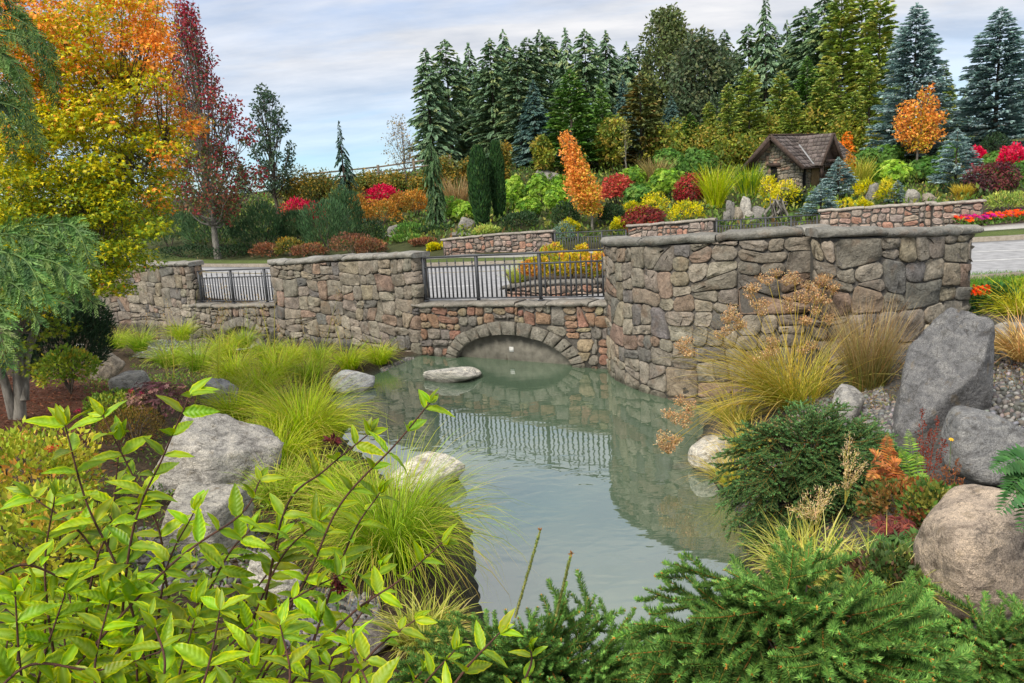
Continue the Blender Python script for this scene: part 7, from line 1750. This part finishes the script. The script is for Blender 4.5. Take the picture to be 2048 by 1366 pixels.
stem([(420, 1440, 1.6), (380, 1300, 1.62), (400, 1190, 1.65)], .085); stem([(250, 1440, 1.75), (150, 1310, 1.75), (60, 1270, 1.8)], .08); stem([(620, 1440, 1.55), (620, 1330, 1.6), (640, 1240, 1.62)], .075); stem([(-30, 1440, 1.6), (0, 1350, 1.6), (20, 1260, 1.65)], .085)
for pts in ([(200, 1400, 1.7), (210, 1150, 1.75), (230, 980, 1.75), (240, 870, 1.8)], [(120, 1400, 1.6), (90, 1150, 1.65), (110, 990, 1.65)], [(300, 1400, 1.65), (330, 1150, 1.7), (390, 1020, 1.7)], [(620, 1300, 1.8), (700, 1080, 1.8), (760, 985, 1.8)], [(480, 1300, 1.75), (560, 1120, 1.75), (640, 1040, 1.75)], [(260, 1300, 1.7), (180, 1090, 1.7), (60, 990, 1.7)], [(360, 1300, 1.7), (450, 1120, 1.7), (500, 1060, 1.7)], [(160, 1300, 1.6), (200, 1100, 1.6), (280, 1010, 1.6)]):
    stem(pts, .08, .045)
for k in range(50):
    x0 = r.uniform(-60, 760); D_ = r.uniform(1.45, 2.3); yt = np.interp(x0, [-60, 150, 450, 760], [1110, 1150, 1230, 1320]) + r.uniform(0, 130); dx = r.uniform(-60, 130)
    stem([(x0, 1470, D_), (x0 + dx * .4, (1470 + yt) / 2, D_), (x0 + dx, yt, D_ + .05)], .082, .046)
tb.build('stems', M_STEM, wroot, smooth=True)
leaves.sort(key=lambda q: np.linalg.norm(q[0] - EYE) / q[3])
vis = [q for q in leaves if True]
rest = MB()
tv = [(np.array([v.co[:] for v in m.vertices]), np.array([list(p.vertices) for p in m.polygons]), np.array([c.color[:3] for c in m.color_attributes['Col'].data])) for m in WL]
for k, (o, ax, nr, s) in enumerate(leaves):
    y = nrm(ax); x = nrm(np.cross(y, nr)); z = np.cross(x, y); i = int(r.integers(0, 9))
    if k < 300:
        ob = inst('leaf', WL[i], o, wroot, (0, 0, 0), (s * r.uniform(.85, 1.15), s, s), (1, 1, 1)); ob.rotation_euler = Matrix(np.stack([x, y, z], 1)).to_euler()
        ob.color = (*(np.array([1, 1, 1]) * r.uniform(.62, 1.2) * (1 + r.normal(0, .07, 3))), 1)
    else:
        V, Fc, C = tv[i]; rest.add(o + (V * s) @ np.stack([x, y, z], 0), Fc, C * r.uniform(.6, 1.15) * (1 + r.normal(0, .06, 3)))
if rest.v:
    o = rest.build('leaf_mass', M_GLOSS, wroot, smooth=True); o['kind'] = 'stuff'
for k, q in enumerate([P(672, 1163, 1.7), P(683, 1172, 1.7), P(665, 880, 1.7)]):
    mb = MB(); heads(mb, r, [q], [(sr(110, 50, 52), 2), (sr(80, 40, 42), 2)], 30, .008); mb.build('seed_pod', M_LEAF, wroot)

# ------------------------------------------------------------------ ferns and weeds of the right bank
def fern(label, base, fronds, cols, seed, group='ferns of the right bank', pl=.07, name='fern', pw=.3):
    r = R_(seed); o = empty(name, base, label, 'fern', group); mb = MB()
    for tip in fronds:
        tip = np.asarray(tip); m = (base + tip) / 2 + (0, 0, .12); q = smooth_path(np.array([base, m, tip]), 12); d = nrm(np.gradient(q, axis=0)); tube(mb, q, np.linspace(.003, .001, len(q)), np.array(cols[0][0]), k=4)
        n = 46; t = np.repeat(np.linspace(.15, 1, n // 2), 2); i = np.minimum((t * (len(q) - 1)).astype(int), len(q) - 1); o_ = q[i]; s = np.where(np.arange(n) % 2, 1, -1); sd_ = nrm(np.cross(d[i], nrm(base - EYE) * .6 + np.array([0, 0, -.6])))
        l = pl * np.sin(np.clip(1.05 - t, .03, 1) ** .8 * math.pi * .62) * r.uniform(.85, 1.1, n); cards(mb, LEAF_V, LEAF_F, o_, sd_ * s[:, None] + d[i] * .4 - (0, 0, .15), np.array([0, 0, 1.0]) - nrm(base - EYE) * .5 + r.normal(0, .25, (n, 3)), np.stack([l * pw, l, l], -1), pick_cols(cols, n, r))
    mb.build('fronds', M_LEAF, o)
RUST = [(sr(176, 116, 66), 3), (sr(150, 92, 58), 3), (sr(196, 140, 84), 1)]; MARN = [(sr(116, 58, 52), 3), (sr(92, 46, 46), 2), (sr(140, 80, 64), 1)]
fern('rusty orange fern right of the weeping spruce', P(1770, 1000, 5.4), [P(1740, 900, 5.3), P(1785, 895, 5.4), P(1800, 925, 5.3), P(1760, 930, 5.2), P(1810, 960, 5.3), P(1735, 960, 5.2), P(1775, 870, 5.5)], RUST, 1300)
fern('green fern beside the dark tilted boulder', P(1830, 1020, 5.3), [P(1815, 860, 5.5), P(1800, 900, 5.4), P(1835, 905, 5.4), P(1850, 960, 5.2), P(1800, 980, 5.2), P(1870, 990, 5.2), P(1790, 1000, 5.1)], [(sr(120, 150, 60), 3), (sr(96, 130, 52), 2), (sr(150, 164, 76), 1)], 1301)
fern('dark maroon fern low in front of the tan corner boulder', P(1790, 1110, 4.5), [P(1740, 1050, 4.5), P(1790, 1040, 4.6), P(1835, 1060, 4.5), P(1740, 1090, 4.4), P(1840, 1095, 4.4), P(1770, 1070, 4.4), P(1815, 1080, 4.4)], MARN, 1302, pl=.06)
fern('deep green fern at the foot of the tan corner boulder', P(1800, 1140, 4.2), [P(1850, 1080, 4.2), P(1830, 1120, 4.1), P(1750, 1130, 4.1), P(1790, 1090, 4.2), P(1720, 1100, 4.3)], [(sr(84, 116, 56), 2), (sr(66, 96, 48), 2)], 1303)
fern('glossy green fern leaf at the right edge over the boulder', P(2110, 1000, 3.4), [P(1985, 940, 3.3), P(2010, 985, 3.25), P(2000, 1025, 3.2), P(2040, 1060, 3.2), P(2060, 930, 3.4)], [(sr(74, 116, 62), 2), (sr(58, 96, 52), 2)], 1304, pl=.11, pw=.4)
def spike_plant(label, base, tips, cols, seed):
    r = R_(seed); o = empty('astilbe', base, label, 'plant', 'faded astilbe spikes'); mb = MB()
    for e in tips:
        sp = MB(); e = np.asarray(e); tube(mb, [base, (base + e) / 2 + (0, 0, .03), e], [.003, .0025, .001], np.array(cols[0][0]), k=4); m_ = 130; t = r.random(m_); p = e * (1 - t * .55)[:, None] + base * (t * .55)[:, None] + r.normal(0, 1, (m_, 3)) * (.006 + .03 * t)[:, None]; cards(sp, LEAF_V, LEAF_F, p, r.normal(0, .6, (m_, 3)) + (0, 0, .5), rdirs(r, m_), np.tile([.009, .02, .01], (m_, 1)), pick_cols(cols, m_, r)); sp.build('flower_plume', M_LEAF, o)['kind'] = 'stuff'
    mb.build('stalks', M_LEAF, o)
spike_plant('tall rusty astilbe spikes before the dark tilted boulder', P(1850, 1000, 5.5), [P(1843, 818, 5.6), P(1860, 860, 5.6), P(1876, 835, 5.6), P(1838, 880, 5.5), P(1890, 880, 5.6)], [(sr(140, 66, 48), 2), (sr(110, 54, 44), 2)], 1310)
spike_plant('brown astilbe spikes right of the rusty fern', P(1900, 1030, 5.2), [P(1890, 930, 5.2), P(1915, 920, 5.3), P(1870, 950, 5.2), P(1925, 960, 5.2), P(1850, 960, 5.2), P(1905, 970, 5.1)], [(sr(150, 96, 60), 2), (sr(120, 76, 50), 2)], 1311)
near_shrub('leafy_weed', 'small-leaved green weed between ferns and corner boulder', 1870, 1090, 960, 170, [(sr(96, 126, 58), 3), (sr(76, 104, 50), 3), (sr(130, 130, 62), 1), (sr(130, 84, 56), 1)], 1900, .04, 1312, D=4.7, amp=.4)
near_shrub('leafy_weed', 'rust-tinged weed under the rusty fern', 1800, 1060, 950, 180, [(sr(120, 96, 54), 2), (sr(150, 100, 60), 2), (sr(90, 104, 52), 2)], 1500, .04, 1313, D=5.1, amp=.4)
near_shrub('leafy_weed', 'dark weed below the sedge near the corner', 1780, 1200, 1110, 240, [(sr(64, 84, 44), 3), (sr(84, 62, 46), 2), (sr(96, 110, 54), 1)], 1700, .04, 1314, D=4.0, amp=.4)
q = P(1902, 880, 5.4); o = empty('yellow_flower', q - (0, 0, .25), 'single small yellow flower before the smooth grey boulder', 'flower'); mb = MB(); cards(mb, ROS_V, ROS_F, [q], [[0, -.5, 1]], [[1, 0, 0]], np.array([.025]), np.array([sr(236, 190, 40)])); mb.build('petals', M_LEAF, o); mb = MB(); tube(mb, [q - (0, 0, .25), q], .002, np.array(sr(90, 120, 50)), k=4); mb.build('stem', M_LEAF, o)

# ------------------------------------------------------------------ uncountable low growth and litter on the banks
def litter(name, label, polys, n, size, cols, seed, up=.3, wid=.5, zj=.03):
    r = R_(seed); mb = MB()
    for poly in polys:
        g = np.array([hit(*q)[:2] for q in poly]); lo, hi = g.min(0), g.max(0); q = r.uniform(lo, hi, (n * 4, 2)); q = q[seg_dist(q[:, 0], q[:, 1], g) < 0][:n]; q = q[seg_dist(q[:, 0], q[:, 1], POND) > .02]; m_ = len(q)
        z = terrain(q[:, 0], q[:, 1]); s = size * r.uniform(.5, 1.4, m_); cards(mb, LEAF_V, LEAF_F, np.c_[q, z + r.random(m_) * zj], r.normal(0, 1, (m_, 3)) * (1, 1, .3) + (0, 0, up), rdirs(r, m_) * .6 + (0, 0, 1), np.stack([s * wid, s, s], -1), pick_cols(cols, m_, r))
    o = mb.build(name, M_LEAF); o['kind'] = 'stuff'; o['label'] = label
litter('mulch', 'reddish bark mulch under the golden maple', [[(-150, 780), (200, 740), (330, 860), (200, 960), (-200, 960)]], 5000, .06, [(sr(120, 72, 54), 3), (sr(92, 58, 46), 3), (sr(150, 104, 80), 1)], 1400, .05, .25)
litter('low_weeds', 'low green weeds between stones of the left bank', [[(150, 760), (420, 740), (560, 900), (240, 960)], [(250, 700), (700, 700), (700, 800), (300, 800)], [(100, 960), (560, 960), (700, 1260), (0, 1260)]], 3200, .06, [(sr(110, 140, 52), 3), (sr(84, 114, 46), 3), (sr(140, 130, 66), 1), (sr(110, 92, 60), 1)], 1401, .9, .3, .06)
litter('low_weeds', 'low weeds and dry litter of the right bank', [[(1560, 760), (1800, 720), (1830, 800), (1560, 900)], [(1480, 980), (1900, 960), (2000, 1250), (1500, 1250)], [(1800, 660), (2150, 650), (2150, 780), (1850, 780)]], 2500, .05, [(sr(150, 132, 96), 3), (sr(110, 116, 58), 2), (sr(120, 92, 66), 2)], 1402, .6, .25, .05)
litter('lawn_blades', 'short grass blades of the lawn strip', [[(1935, 556), (2150, 548), (2150, 580), (1935, 590)]], 5000, .07, [(sr(96, 140, 44), 3), (sr(122, 160, 56), 2)], 1403, 2.2, .1, .1)
